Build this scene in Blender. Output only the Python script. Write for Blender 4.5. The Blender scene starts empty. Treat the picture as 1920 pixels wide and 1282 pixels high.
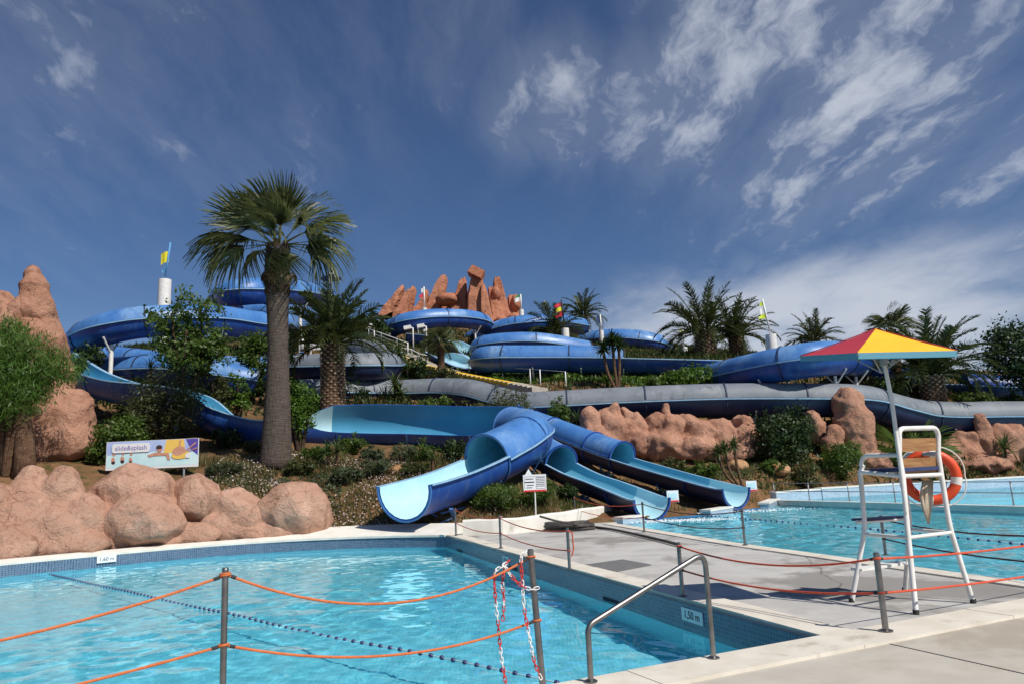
import bpy, bmesh, math, random
import numpy as np
from mathutils import Vector, Matrix

random.seed(7)
rng = np.random.default_rng(7)
R_ = math.radians
scene = bpy.context.scene
col = scene.collection

# ------------------------------------------------------------------ camera
FOC = 1400.0                       # focal length in pixels of a 1920 wide picture
PITCH = math.atan(250 / 1400)
ROLL = R_(2.6)
CAM = np.array([0.0, 0.0, 1.7])
cF = np.array([0, math.cos(PITCH), math.sin(PITCH)])
_u = np.array([0, -math.sin(PITCH), math.cos(PITCH)])
_r = np.array([1.0, 0, 0])
cR = _r * math.cos(ROLL) - _u * math.sin(ROLL)
cU = _u * math.cos(ROLL) + _r * math.sin(ROLL)
cam_data = bpy.data.cameras.new('camera')
cam = bpy.data.objects.new('camera', cam_data)
col.objects.link(cam)
cam_data.sensor_width = 36.0
cam_data.lens = 36.0 * FOC / 1920.0
cam_data.clip_end = 8000
cam_data.clip_start = 0.05
mw = Matrix.Identity(4)
for i in range(3):
    mw[i][0] = cR[i]; mw[i][1] = cU[i]; mw[i][2] = -cF[i]; mw[i][3] = CAM[i]
cam.matrix_world = mw
scene.camera = cam

# ------------------------------------------------------------------ sky, sun, exposure
SUN_EL = R_(48)
SUN_AZ = math.atan2(0.73, -0.68)       # clockwise from +Y
SUN_DIR = Vector((math.sin(SUN_AZ) * math.cos(SUN_EL), math.cos(SUN_AZ) * math.cos(SUN_EL), math.sin(SUN_EL)))
world = bpy.data.worlds.new('World')
scene.world = world
world.use_nodes = True
wt = world.node_tree
wt.nodes.clear()


def wn(kind, **kw):
    n = wt.nodes.new(kind)
    for k, v in kw.items():
        setattr(n, k, v)
    return n


def wmath(op, a, b=None, c=None, clamp=False):
    n = wn('ShaderNodeMath', operation=op, use_clamp=clamp)
    for i, v in enumerate((a, b, c)):
        if v is None:
            continue
        if isinstance(v, (int, float)):
            n.inputs[i].default_value = v
        else:
            wt.links.new(v, n.inputs[i])
    return n.outputs[0]


def pix_dir(x, y):
    d = cF + (x - 960) / FOC * cR + (641 - y) / FOC * cU
    return d / np.linalg.norm(d)


sky = wn('ShaderNodeTexSky', sky_type='NISHITA')
sky.sun_disc = False
sky.sun_elevation = SUN_EL
sky.sun_rotation = SUN_AZ
sky.altitude = 50
sky.air_density = 1.0
sky.dust_density = 0.35
sky.ozone_density = 3.0
tc = wn('ShaderNodeTexCoord')
sep = wn('ShaderNodeSeparateXYZ')
wt.links.new(tc.outputs['Generated'], sep.inputs[0])
zz = wmath('ADD', wmath('MAXIMUM', sep.outputs[2], 0.0), 0.16)
comb = wn('ShaderNodeCombineXYZ')
wt.links.new(wmath('DIVIDE', sep.outputs[0], zz), comb.inputs[0])
wt.links.new(wmath('DIVIDE', sep.outputs[1], zz), comb.inputs[1])


def wnoise(scale, detail, rough, dist, sc=(1, 1, 1), rot=0.0, loc=(0, 0, 0)):
    mp = wn('ShaderNodeMapping')
    mp.inputs['Scale'].default_value = sc
    mp.inputs['Rotation'].default_value = (0, 0, rot)
    mp.inputs['Location'].default_value = loc
    wt.links.new(comb.outputs[0], mp.inputs[0])
    n = wn('ShaderNodeTexNoise')
    n.inputs['Scale'].default_value = scale
    n.inputs['Detail'].default_value = detail
    n.inputs['Roughness'].default_value = rough
    n.inputs['Distortion'].default_value = dist
    wt.links.new(mp.outputs[0], n.inputs['Vector'])
    return n.outputs[0]


def wramp(v, lo, hi):
    m = wn('ShaderNodeMapRange', interpolation_type='SMOOTHSTEP')
    m.inputs[1].default_value = lo
    m.inputs[2].default_value = hi
    wt.links.new(v, m.inputs[0])
    return m.outputs[0]


def wmask(x, y, inner, outer):
    """soft patch of sky round the direction of one point (degrees)"""
    vd = wn('ShaderNodeVectorMath', operation='DOT_PRODUCT')
    nm = wn('ShaderNodeVectorMath', operation='NORMALIZE')
    wt.links.new(tc.outputs['Generated'], nm.inputs[0])
    wt.links.new(nm.outputs[0], vd.inputs[0])
    vd.inputs[1].default_value = tuple(pix_dir(x, y))
    return wramp(vd.outputs['Value'], math.cos(R_(outer)), math.cos(R_(inner)))


base_vec = comb.outputs[0]
warp = wn('ShaderNodeTexNoise')
warp.inputs['Scale'].default_value = 1.3
warp.inputs['Detail'].default_value = 5
warp.inputs['Roughness'].default_value = 0.6
wt.links.new(base_vec, warp.inputs['Vector'])
wsub = wn('ShaderNodeVectorMath', operation='MULTIPLY_ADD')
wt.links.new(warp.outputs['Color'], wsub.inputs[0])
wsub.inputs[1].default_value = (0.34, 0.34, 0)
wt.links.new(base_vec, wsub.inputs[2])
comb = wsub
streak = wnoise(3.0, 12, 0.60, 0.0, sc=(1.9, 0.5, 1), rot=R_(-38))
puff = wnoise(5.6, 12, 0.60, 0.0, sc=(1.4, 0.9, 1), rot=R_(-38), loc=(3, 1, 0))
broad = wnoise(1.2, 4, 0.5, 0.0, loc=(5.2, 1.7, 0))
m_right = wmath('MAXIMUM', wmask(1540, 90, 0, 19), wmath('MAXIMUM', wmask(1260, 190, 0, 9), wmath('MULTIPLY', wmask(1040, 185, 0, 8), 0.9)))
m_left = wmath('MAXIMUM', wmask(120, 20, 0, 20), wmath('MULTIPLY', wmask(480, 190, 0, 14), 0.65))
m_top = wmask(800, -30, 0, 11)
m_far = wmath('MULTIPLY', wmask(1930, 330, 0, 8), 0.8)
patch = wmath('MAXIMUM', wmath('MAXIMUM', m_right, m_far), wmath('MULTIPLY', wmath('MAXIMUM', m_left, m_top), 0.62))
dens = wmath('ADD', wmath('MULTIPLY', streak, 0.58), wmath('MULTIPLY', puff, 0.42))
cirrus = wmath('MULTIPLY', wramp(wmath('ADD', dens, wmath('ADD', wmath('MULTIPLY', patch, 0.15), wmath('MULTIPLY', broad, 0.10))), 0.62, 0.82), wmath('MULTIPLY_ADD', patch, 0.9, 0.05))
veil = wmath('MULTIPLY', wramp(wmath('ADD', streak, wmath('MULTIPLY', patch, 0.3)), 0.42, 0.85), wmath('MULTIPLY_ADD', patch, 0.14, 0.03))
# soft bank of cloud low over the hill to the right
low = wmath('MULTIPLY', wmask(1500, 640, 6, 20), wmath('SUBTRACT', 1.0, wramp(sep.outputs[2], 0.20, 0.30)))
lowc = wmath('MULTIPLY', wramp(wmath('ADD', wnoise(2.3, 10, 0.58, 0.0, sc=(1.1, 0.7, 1), loc=(1.3, 4, 0)), wmath('MULTIPLY', low, 0.34)), 0.46, 0.92), wmath('MULTIPLY', low, 0.85))
hz = wmath('MULTIPLY', wmath('SUBTRACT', 1.0, wramp(sep.outputs[2], 0.03, 0.26)), 0.10)
amt = wmath('MAXIMUM', wmath('MAXIMUM', wmath('MULTIPLY', cirrus, 0.85), veil), wmath('ADD', lowc, hz), clamp=True)
tint = wn('ShaderNodeMix', data_type='RGBA', blend_type='MULTIPLY')
tint.inputs['Factor'].default_value = 1.0
wt.links.new(sky.outputs[0], tint.inputs['A'])
tint.inputs['B'].default_value = (0.68, 0.82, 1.04, 1)
mixc = wn('ShaderNodeMix', data_type='RGBA')
wt.links.new(amt, mixc.inputs['Factor'])
wt.links.new(tint.outputs['Result'], mixc.inputs['A'])
mixc.inputs['B'].default_value = (8.6, 9.2, 10.4, 1)
bg = wn('ShaderNodeBackground')
bg.inputs['Strength'].default_value = 0.069
wt.links.new(mixc.outputs['Result'], bg.inputs['Color'])
wo = wn('ShaderNodeOutputWorld')
wt.links.new(bg.outputs[0], wo.inputs[0])

sun_data = bpy.data.lights.new('sun', 'SUN')
sun_data.energy = 5.0
sun_data.angle = R_(0.5)
sun_data.color = (1.0, 0.95, 0.87)
sun = bpy.data.objects.new('sun', sun_data)
col.objects.link(sun)
sun.rotation_euler = SUN_DIR.to_track_quat('Z', 'Y').to_euler()
sun.location = (20, -20, 40)

vs = scene.view_settings
vs.view_transform = 'Standard'
vs.look = 'None'
vs.exposure = 0.0
vs.gamma = 1.0
vs.use_curve_mapping = False
try:
    scene.cycles.max_bounces = 6
    scene.cycles.transparent_max_bounces = 8
except Exception:
    pass


# ------------------------------------------------------------------ geometry helpers
def P(x, y, Y):
    """point of the place that lies Y metres ahead, seen at photo pixel x, y"""
    d = cF + (x - 960) / FOC * cR + (641 - y) / FOC * cU
    return CAM + d * (Y / d[1])


def G(x, y, z=0.0):
    """point of the level z seen at photo pixel x, y"""
    d = cF + (x - 960) / FOC * cR + (641 - y) / FOC * cU
    return CAM + d * ((z - CAM[2]) / d[2])


def V(*a):
    return np.array(a, float)


def nrm(v):
    v = np.asarray(v, float)
    return v / max(1e-9, np.linalg.norm(v))


def abs_loc(o):
    l = Vector((0, 0, 0))
    while o is not None:
        l = l + o.location
        o = o.parent
    return l


def tag(o, label=None, cat=None, group=None, kind=None):
    if label: o['label'] = label
    if cat: o['category'] = cat
    if group: o['group'] = group
    if kind: o['kind'] = kind
    return o


def empty(name, loc, label=None, cat=None, group=None, kind=None):
    o = bpy.data.objects.new(name, None)
    col.objects.link(o)
    o.location = tuple(float(c) for c in loc)
    o.empty_display_size = 0.2
    return tag(o, label, cat, group, kind)


def link(name, me, parent=None, loc=None):
    o = bpy.data.objects.new(name, me)
    col.objects.link(o)
    if parent is not None: o.parent = parent
    if loc is not None: o.location = tuple(float(c) for c in loc)
    return o


def copy_tree(o, parent=None):
    c = o.copy()
    col.objects.link(c)
    c.parent = parent
    for ch in list(o.children):
        copy_tree(ch, c)
    return c


class MB:
    """collects faces; build() links them as one mesh object"""
    def __init__(self):
        self.v = []; self.f = []; self.m = []

    def add(self, verts, faces, mi=0):
        b = len(self.v)
        self.v.extend([tuple(float(c) for c in p) for p in verts])
        for k, f in enumerate(faces):
            self.f.append(tuple(b + i for i in f))
            self.m.append(mi if isinstance(mi, int) else mi[k])

    def box(self, c, s, ax=None, mi=0, taper=1.0):
        """centre, full sizes, axes (3 vectors)"""
        c = np.asarray(c, float)
        if ax is None: ax = np.eye(3)
        ax = [np.asarray(a, float) for a in ax]
        vs_ = []
        for k in (-1, 1):
            t = taper if k > 0 else 1.0
            for (i, j) in ((-1, -1), (1, -1), (1, 1), (-1, 1)):
                vs_.append(c + ax[0] * i * s[0] / 2 * t + ax[1] * j * s[1] / 2 * t + ax[2] * k * s[2] / 2)
        self.add(vs_, [(3, 2, 1, 0), (4, 5, 6, 7), (0, 1, 5, 4), (1, 2, 6, 5), (2, 3, 7, 6), (3, 0, 4, 7)], mi)

    def bar(self, a, b, w, h, up=(0, 0, 1), mi=0):
        a = np.asarray(a, float); b = np.asarray(b, float)
        t = nrm(b - a); s = np.cross(t, up)
        if np.linalg.norm(s) < 1e-5: s = np.array([1.0, 0, 0])
        s = nrm(s); u = np.cross(s, t)
        self.box((a + b) / 2, (w, np.linalg.norm(b - a), h), (s, t, u), mi)

    def tube(self, path, r, n=8, mi=0, cap=True, closed=False):
        path = np.asarray(path, float)
        N = len(path)
        rr = np.full(N, r, float) if np.isscalar(r) else np.asarray(r, float)
        T = np.gradient(path, axis=0) if not closed else np.roll(path, -1, 0) - np.roll(path, 1, 0)
        T /= np.maximum(1e-9, np.linalg.norm(T, axis=1))[:, None]
        ref = np.array([0, 0, 1.0]) if abs(T[0][2]) < 0.9 else np.array([1.0, 0, 0])
        s = nrm(np.cross(T[0], ref))
        verts = []
        for i in range(N):
            s = s - T[i] * np.dot(s, T[i]); s = nrm(s)
            u = np.cross(s, T[i])
            for k in range(n):
                a = 2 * math.pi * k / n
                verts.append(path[i] + rr[i] * (math.cos(a) * s + math.sin(a) * u))
        faces = []
        M = N if closed else N - 1
        for i in range(M):
            j = (i + 1) % N
            for k in range(n):
                k2 = (k + 1) % n
                faces.append((i * n + k, i * n + k2, j * n + k2, j * n + k))
        if cap and not closed:
            faces.append(tuple(range(n - 1, -1, -1)))
            faces.append(tuple((N - 1) * n + k for k in range(n)))
        self.add(verts, faces, mi)

    def lathe(self, base, prof, n=16, mi=0, axis=(0, 0, 1)):
        """prof: (radius, height) pairs from bottom to top"""
        base = np.asarray(base, float); w = nrm(axis)
        s = nrm(np.cross(w, (0, 1, 0))) if abs(w[1]) < 0.9 else np.array([1.0, 0, 0])
        u = np.cross(w, s)
        verts = []; faces = []
        for (r, h) in prof:
            for k in range(n):
                a = 2 * math.pi * k / n
                verts.append(base + w * h + r * (math.cos(a) * s + math.sin(a) * u))
        for i in range(len(prof) - 1):
            for k in range(n):
                k2 = (k + 1) % n
                faces.append((i * n + k, i * n + k2, (i + 1) * n + k2, (i + 1) * n + k))
        faces.append(tuple(range(n - 1, -1, -1)))
        faces.append(tuple((len(prof) - 1) * n + k for k in range(n)))
        self.add(verts, faces, mi)

    def poly_prism(self, pts, z0, z1, mi=0, mside=None):
        """pts counter-clockwise (x, y)"""
        n = len(pts)
        verts = [(p[0], p[1], z0) for p in pts] + [(p[0], p[1], z1) for p in pts]
        faces = [tuple(range(n - 1, -1, -1)), tuple(range(n, 2 * n))] + [(i, (i + 1) % n, n + (i + 1) % n, n + i) for i in range(n)]
        self.add(verts, faces, [mi, mi] + [mi if mside is None else mside] * n)

    def build(self, name, mats, parent=None, smooth=False, world=True, angle=None, loc=None):
        me = bpy.data.meshes.new(name)
        off = abs_loc(parent) if (world and parent is not None) else Vector((0, 0, 0))
        if loc is not None: off = Vector(tuple(float(c) for c in loc))
        me.from_pydata([(p[0] - off.x, p[1] - off.y, p[2] - off.z) for p in self.v], [], self.f)
        if not isinstance(mats, (list, tuple)): mats = [mats]
        for m in mats: me.materials.append(m)
        if any(self.m): me.polygons.foreach_set('material_index', self.m)
        if smooth:
            if angle is not None and hasattr(me, 'set_sharp_from_angle'):
                me.polygons.foreach_set('use_smooth', [True] * len(me.polygons))
                me.set_sharp_from_angle(angle=R_(angle))
            else:
                me.polygons.foreach_set('use_smooth', [True] * len(me.polygons))
        me.update()
        o = link(name, me, parent)
        if loc is not None and parent is None: o.location = off
        return o


def np_mesh(name, verts, quads, mats, smooth=False, mi=None):
    me = bpy.data.meshes.new(name)
    verts = np.asarray(verts, np.float32).reshape(-1, 3)
    quads = np.asarray(quads, np.int32)
    k = quads.shape[1]
    me.vertices.add(len(verts)); me.vertices.foreach_set('co', verts.ravel())
    me.loops.add(quads.size); me.loops.foreach_set('vertex_index', quads.ravel())
    me.polygons.add(len(quads))
    me.polygons.foreach_set('loop_start', np.arange(0, quads.size, k, dtype=np.int32))
    me.polygons.foreach_set('loop_total', np.full(len(quads), k, np.int32))
    if not isinstance(mats, (list, tuple)): mats = [mats]
    for m in mats: me.materials.append(m)
    if mi is not None: me.polygons.foreach_set('material_index', np.asarray(mi, np.int32))
    if smooth: me.polygons.foreach_set('use_smooth', np.ones(len(quads), bool))
    me.update(calc_edges=True)
    me.validate()
    return me


def catmull(ctrl, step=0.35):
    """smooth path through rows of control values, even spacing by the first three columns"""
    c = np.asarray(ctrl, float)
    p = np.vstack([2 * c[0] - c[1], c, 2 * c[-1] - c[-2]])
    out = []
    for i in range(1, len(p) - 2):
        for t in np.linspace(0, 1, 24, endpoint=False):
            a, b, d, e = p[i - 1], p[i], p[i + 1], p[i + 2]
            out.append(0.5 * ((2 * b) + (-a + d) * t + (2 * a - 5 * b + 4 * d - e) * t * t + (-a + 3 * b - 3 * d + e) * t ** 3))
    out.append(c[-1])
    out = np.array(out)
    L = np.concatenate([[0], np.cumsum(np.linalg.norm(np.diff(out[:, :3], axis=0), axis=1))])
    n = max(4, int(round(L[-1] / step)) + 1)
    s = np.linspace(0, L[-1], n)
    return np.stack([np.interp(s, L, out[:, k]) for k in range(out.shape[1])], 1)


# ------------------------------------------------------------------ materials
MATS = {}


def nodes_of(name):
    m = bpy.data.materials.new(name)
    m.use_nodes = True
    nt = m.node_tree
    nt.nodes.clear()
    out = nt.nodes.new('ShaderNodeOutputMaterial')
    MATS[name] = m
    return m, nt, out


def N(nt, kind, ins=None, **kw):
    n = nt.nodes.new(kind)
    for k, v in kw.items(): setattr(n, k, v)
    for k, v in (ins or {}).items():
        if hasattr(v, 'is_output') or isinstance(v, bpy.types.NodeSocket):
            nt.links.new(v, n.inputs[k])
        else:
            n.inputs[k].default_value = v
    return n


def c4(c): return (c[0], c[1], c[2], 1.0)


def noise(nt, scale, detail=5, rough=0.55, dist=0.0, vec=None, sc=None):
    if vec is None: vec = N(nt, 'ShaderNodeTexCoord').outputs['Object']
    if sc is not None: vec = N(nt, 'ShaderNodeMapping', {'Vector': vec, 'Scale': sc}).outputs[0]
    return N(nt, 'ShaderNodeTexNoise', {'Vector': vec, 'Scale': scale, 'Detail': detail, 'Roughness': rough, 'Distortion': dist}).outputs[0]


def ramp(nt, v, lo, hi):
    return N(nt, 'ShaderNodeMapRange', {0: v, 1: lo, 2: hi}, interpolation_type='SMOOTHSTEP').outputs[0]


def mixc_(nt, f, a, b, blend='MIX'):
    n = N(nt, 'ShaderNodeMix', data_type='RGBA', blend_type=blend)
    for k, v in (('Factor', f), ('A', a), ('B', b)):
        if isinstance(v, bpy.types.NodeSocket): nt.links.new(v, n.inputs[k])
        elif k == 'Factor': n.inputs[k].default_value = v
        else: n.inputs[k].default_value = c4(v)
    return n.outputs['Result']


def pmat(name, a, b=None, scale=2.0, rough=0.6, metal=0.0, bump=0.0, bscale=8.0, lo=0.35, hi=0.65, wear=None, wscale=1.0, wlo=0.55, whi=0.75, spec=0.5, bdist=0.05, sc=None, coat=0.0, rv=0.0):
    m, nt, out = nodes_of(name)
    bs = N(nt, 'ShaderNodeBsdfPrincipled', {'Roughness': rough, 'Metallic': metal, 'Specular IOR Level': spec, 'Coat Weight': coat})
    colr = None
    if b is not None:
        colr = mixc_(nt, ramp(nt, noise(nt, scale, sc=sc), lo, hi), a, b)
    if wear is not None:
        colr = mixc_(nt, ramp(nt, noise(nt, wscale, 7, 0.65, 0.3, sc=sc), wlo, whi), colr if colr is not None else a, wear)
    if colr is not None: nt.links.new(colr, bs.inputs['Base Color'])
    else: bs.inputs['Base Color'].default_value = c4(a)
    if rv:
        nt.links.new(N(nt, 'ShaderNodeMath', {0: noise(nt, scale * 2.3), 1: rv, 2: rough - rv / 2}, operation='MULTIPLY_ADD').outputs[0], bs.inputs['Roughness'])
    if bump:
        bn = N(nt, 'ShaderNodeBump', {'Height': noise(nt, bscale, 8, 0.62), 'Strength': bump, 'Distance': bdist})
        nt.links.new(bn.outputs[0], bs.inputs['Normal'])
    nt.links.new(bs.outputs[0], out.inputs[0])
    return m


def leafmat(name, a, b, c=None, rough=0.5, trans=0.35):
    """leaves: colour varies from leaf to leaf, some light passes through"""
    m, nt, out = nodes_of(name)
    g = N(nt, 'ShaderNodeNewGeometry').outputs['Random Per Island']
    cr = mixc_(nt, g, a, b)
    if c is not None:
        cr = mixc_(nt, ramp(nt, g, 0.86, 0.93), cr, c)
    cr = mixc_(nt, ramp(nt, noise(nt, 1.3, 3), 0.35, 0.7), cr, tuple(0.72 * x for x in a))
    bs = N(nt, 'ShaderNodeBsdfPrincipled', {'Base Color': cr, 'Roughness': rough, 'Specular IOR Level': 0.35})
    tr = N(nt, 'ShaderNodeBsdfTranslucent', {'Color': mixc_(nt, 0.5, cr, tuple(min(1, x * 1.6) for x in b))})
    mx = N(nt, 'ShaderNodeMixShader', {0: trans, 1: bs.outputs[0], 2: tr.outputs[0]})
    nt.links.new(mx.outputs[0], out.inputs[0])
    return m


def rockmat(name, a, b, dark, bump=0.9, s=1.0, dd=0.22):
    m, nt, out = nodes_of(name)
    co = N(nt, 'ShaderNodeTexCoord').outputs['Object']
    big = noise(nt, 0.7 * s, 6, 0.6, 0.4, co)
    fine_ = noise(nt, 6.0 * s, 10, 0.7, 0.2, co)
    vor = N(nt, 'ShaderNodeTexVoronoi', {'Vector': mixv(nt, co, noise_c(nt, 2.0 * s, co), 0.35), 'Scale': 2.2 * s}, feature='DISTANCE_TO_EDGE').outputs['Distance']
    crack = N(nt, 'ShaderNodeMath', {0: ramp(nt, vor, 0.0, 0.035), 1: ramp(nt, big, 0.36, 0.46)}, operation='MAXIMUM').outputs[0]
    cr = mixc_(nt, ramp(nt, big, 0.35, 0.65), a, b)
    cr = mixc_(nt, ramp(nt, fine_, 0.52, 0.72), cr, dark)
    run = N(nt, 'ShaderNodeMath', {0: ramp(nt, noise(nt, 2.4 * s, 8, 0.65, 0.3, co, (1, 1, 0.22)), 0.55, 0.70), 1: 0.55}, operation='MULTIPLY').outputs[0]
    cr = mixc_(nt, run, cr, tuple(0.55 * x for x in dark))
    pale = N(nt, 'ShaderNodeMath', {0: ramp(nt, noise(nt, 1.1 * s, 7, 0.6, 0.6, co), 0.58, 0.70), 1: 0.5}, operation='MULTIPLY').outputs[0]
    cr = mixc_(nt, pale, cr, tuple(min(1, 1.25 * x + 0.03) for x in b))
    cr = mixc_(nt, N(nt, 'ShaderNodeMath', {0: N(nt, 'ShaderNodeMath', {0: 1.0, 1: crack}, operation='SUBTRACT').outputs[0], 1: 0.22}, operation='MULTIPLY').outputs[0], cr, tuple(0.4 * x for x in dark))
    pit = noise(nt, 16.0 * s, 6, 0.7, 0.0, co)
    h = N(nt, 'ShaderNodeMath', {0: N(nt, 'ShaderNodeMath', {0: fine_, 1: 0.8, 2: N(nt, 'ShaderNodeMath', {0: pit, 1: 0.25}, operation='MULTIPLY').outputs[0]}, operation='MULTIPLY_ADD').outputs[0], 1: N(nt, 'ShaderNodeMath', {0: crack, 1: 0.18}, operation='MULTIPLY').outputs[0]}, operation='ADD').outputs[0]
    bn = N(nt, 'ShaderNodeBump', {'Height': h, 'Strength': bump, 'Distance': dd / s})
    bs = N(nt, 'ShaderNodeBsdfPrincipled', {'Base Color': cr, 'Roughness': 0.9, 'Specular IOR Level': 0.15, 'Normal': bn.outputs[0]})
    nt.links.new(bs.outputs[0], out.inputs[0])
    return m


def noise_c(nt, scale, vec):
    return N(nt, 'ShaderNodeTexNoise', {'Vector': vec, 'Scale': scale, 'Detail': 3.0}).outputs['Color']


def mixv(nt, a, b, f):
    n = N(nt, 'ShaderNodeMix', data_type='VECTOR')
    n.inputs['Factor'].default_value = f
    nt.links.new(a, n.inputs['A']); nt.links.new(b, n.inputs['B'])
    return n.outputs['Result']


def tilemat(name, a, b, grout, size, rough=0.25):
    """small glass mosaic: tiles too small to pick apart"""
    m, nt, out = nodes_of(name)
    co = N(nt, 'ShaderNodeTexCoord').outputs['Object']
    sc_ = N(nt, 'ShaderNodeVectorMath', {0: co, 1: (1 / size,) * 3}, operation='MULTIPLY').outputs[0]
    wnz = N(nt, 'ShaderNodeTexWhiteNoise', {'Vector': N(nt, 'ShaderNodeVectorMath', {0: sc_}, operation='FLOOR').outputs[0]}).outputs['Value']
    fr = N(nt, 'ShaderNodeSeparateXYZ', {0: N(nt, 'ShaderNodeVectorMath', {0: sc_}, operation='FRACTION').outputs[0]})
    nn = N(nt, 'ShaderNodeNewGeometry').outputs['Normal']
    sn = N(nt, 'ShaderNodeSeparateXYZ', {0: N(nt, 'ShaderNodeVectorMath', {0: nn}, operation='ABSOLUTE').outputs[0]})
    g = None
    for k in range(3):
        e = N(nt, 'ShaderNodeMath', {0: N(nt, 'ShaderNodeMath', {0: fr.outputs[k], 1: 0.12}, operation='LESS_THAN').outputs[0], 1: N(nt, 'ShaderNodeMath', {0: sn.outputs[k], 1: 0.75}, operation='LESS_THAN').outputs[0]}, operation='MULTIPLY').outputs[0]
        g = e if g is None else N(nt, 'ShaderNodeMath', {0: g, 1: e}, operation='MAXIMUM').outputs[0]
    cr = mixc_(nt, g, mixc_(nt, wnz, a, b), grout)
    cr = mixc_(nt, N(nt, 'ShaderNodeMath', {0: ramp(nt, noise(nt, 0.5, 3, vec=co), 0.4, 0.7), 1: 0.25}, operation='MULTIPLY').outputs[0], cr, grout)
    bs = N(nt, 'ShaderNodeBsdfPrincipled', {'Base Color': cr, 'Roughness': rough})
    nt.links.new(bs.outputs[0], out.inputs[0])
    return m


def watermat(name, tintc, s, strength):
    m, nt, out = nodes_of(name)
    co = N(nt, 'ShaderNodeTexCoord').outputs['Object']
    n1 = noise(nt, 2.2 * s, 4, 0.55, 0.8, co)
    n2 = noise(nt, 9.0 * s, 5, 0.65, 0.8, co)
    h = N(nt, 'ShaderNodeMath', {0: n1, 1: 1.6, 2: n2}, operation='MULTIPLY_ADD').outputs[0]
    calm = ramp(nt, noise(nt, 0.22, 3, vec=co), 0.35, 0.65)
    st = N(nt, 'ShaderNodeMath', {0: calm, 1: strength * 0.75, 2: strength * 0.4}, operation='MULTIPLY_ADD').outputs[0]
    bn = N(nt, 'ShaderNodeBump', {'Height': h, 'Strength': st, 'Distance': 0.065}).outputs[0]
    fr = N(nt, 'ShaderNodeFresnel', {'IOR': 1.33, 'Normal': bn}).outputs[0]
    tr = N(nt, 'ShaderNodeBsdfTransparent', {'Color': c4(tintc)}).outputs[0]
    gl = N(nt, 'ShaderNodeBsdfGlossy', {'Color': (1, 1, 1, 1), 'Roughness': 0.03, 'Normal': bn}).outputs[0]
    mx = N(nt, 'ShaderNodeMixShader', {0: fr, 1: tr, 2: gl})
    nt.links.new(mx.outputs[0], out.inputs[0])
    return m


def barkmat(name, a, b, ring, bump=0.8):
    m, nt, out = nodes_of(name)
    co = N(nt, 'ShaderNodeTexCoord').outputs['Object']
    n1 = noise(nt, 3.0, 7, 0.65, 0.3, co, (1, 1, ring))
    n2 = noise(nt, 9.0, 6, 0.6, 0.2, co, (2.5, 2.5, 0.35))
    h = N(nt, 'ShaderNodeMath', {0: n1, 1: n2}, operation='ADD').outputs[0]
    cr = mixc_(nt, ramp(nt, n1, 0.35, 0.68), a, b)
    cr = mixc_(nt, ramp(nt, n2, 0.52, 0.7), cr, tuple(0.55 * x for x in a))
    bn = N(nt, 'ShaderNodeBump', {'Height': h, 'Strength': bump, 'Distance': 0.06}).outputs[0]
    bs = N(nt, 'ShaderNodeBsdfPrincipled', {'Base Color': cr, 'Roughness': 0.9, 'Normal': bn, 'Specular IOR Level': 0.2})
    nt.links.new(bs.outputs[0], out.inputs[0])
    return m


pmat('concrete', (0.42, 0.405, 0.38), (0.49, 0.475, 0.445), 1.2, 0.85, bump=0.25, bscale=60, wear=(0.33, 0.31, 0.285), wscale=0.45, wlo=0.52, whi=0.7, bdist=0.01, spec=0.3)
def concrete_stains(name, wet):
    """dark wet stains and fine cracks laid over a concrete material"""
    nt = MATS[name].node_tree
    bs = [n for n in nt.nodes if n.type == 'BSDF_PRINCIPLED'][0]
    src = bs.inputs['Base Color'].links[0].from_socket
    co = N(nt, 'ShaderNodeTexCoord').outputs['Object']
    st = ramp(nt, noise(nt, 0.30, 7, 0.62, 0.5, co), 0.51, 0.59)
    sp = ramp(nt, noise(nt, 5.0, 6, 0.7, 0.2, co), 0.60, 0.72)
    c_ = mixc_(nt, N(nt, 'ShaderNodeMath', {0: st, 1: 0.85}, operation='MULTIPLY').outputs[0], src, wet)
    c_ = mixc_(nt, N(nt, 'ShaderNodeMath', {0: sp, 1: 0.4}, operation='MULTIPLY').outputs[0], c_, tuple(0.8 * x for x in wet))
    vor = N(nt, 'ShaderNodeTexVoronoi', {'Vector': mixv(nt, co, noise_c(nt, 1.2, co), 0.25), 'Scale': 0.22}, feature='DISTANCE_TO_EDGE').outputs['Distance']
    c_ = mixc_(nt, N(nt, 'ShaderNodeMath', {0: ramp(nt, vor, 0.004, 0.0), 1: 0.7}, operation='MULTIPLY').outputs[0], c_, (0.10, 0.09, 0.08))
    nt.links.new(c_, bs.inputs['Base Color'])


pmat('near_concrete', (0.45, 0.415, 0.355), (0.51, 0.47, 0.405), 1.5, 0.85, bump=0.3, bscale=70, wear=(0.40, 0.355, 0.28), wscale=0.7, wlo=0.5, whi=0.72, bdist=0.01, spec=0.3)
concrete_stains('concrete', (0.23, 0.215, 0.195))
concrete_stains('near_concrete', (0.36, 0.315, 0.25))
pmat('coping', (0.61, 0.56, 0.465), (0.69, 0.64, 0.545), 3.0, 0.75, bump=0.2, bscale=40, wear=(0.36, 0.32, 0.25), wscale=1.3, wlo=0.54, whi=0.72, bdist=0.01)
pmat('white_wall', (0.74, 0.71, 0.64), (0.66, 0.63, 0.56), 2.0, 0.8, bump=0.25, bscale=18, wear=(0.45, 0.41, 0.34), wscale=1.1, wlo=0.6, whi=0.8, bdist=0.02)
pmat('white_paint', (0.78, 0.77, 0.74), (0.68, 0.67, 0.62), 5.0, 0.45, wear=(0.42, 0.30, 0.19), wscale=7.0, wlo=0.66, whi=0.76, bump=0.1, bscale=30, bdist=0.004)
pmat('board_white', (0.80, 0.80, 0.80), rough=0.5)
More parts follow.
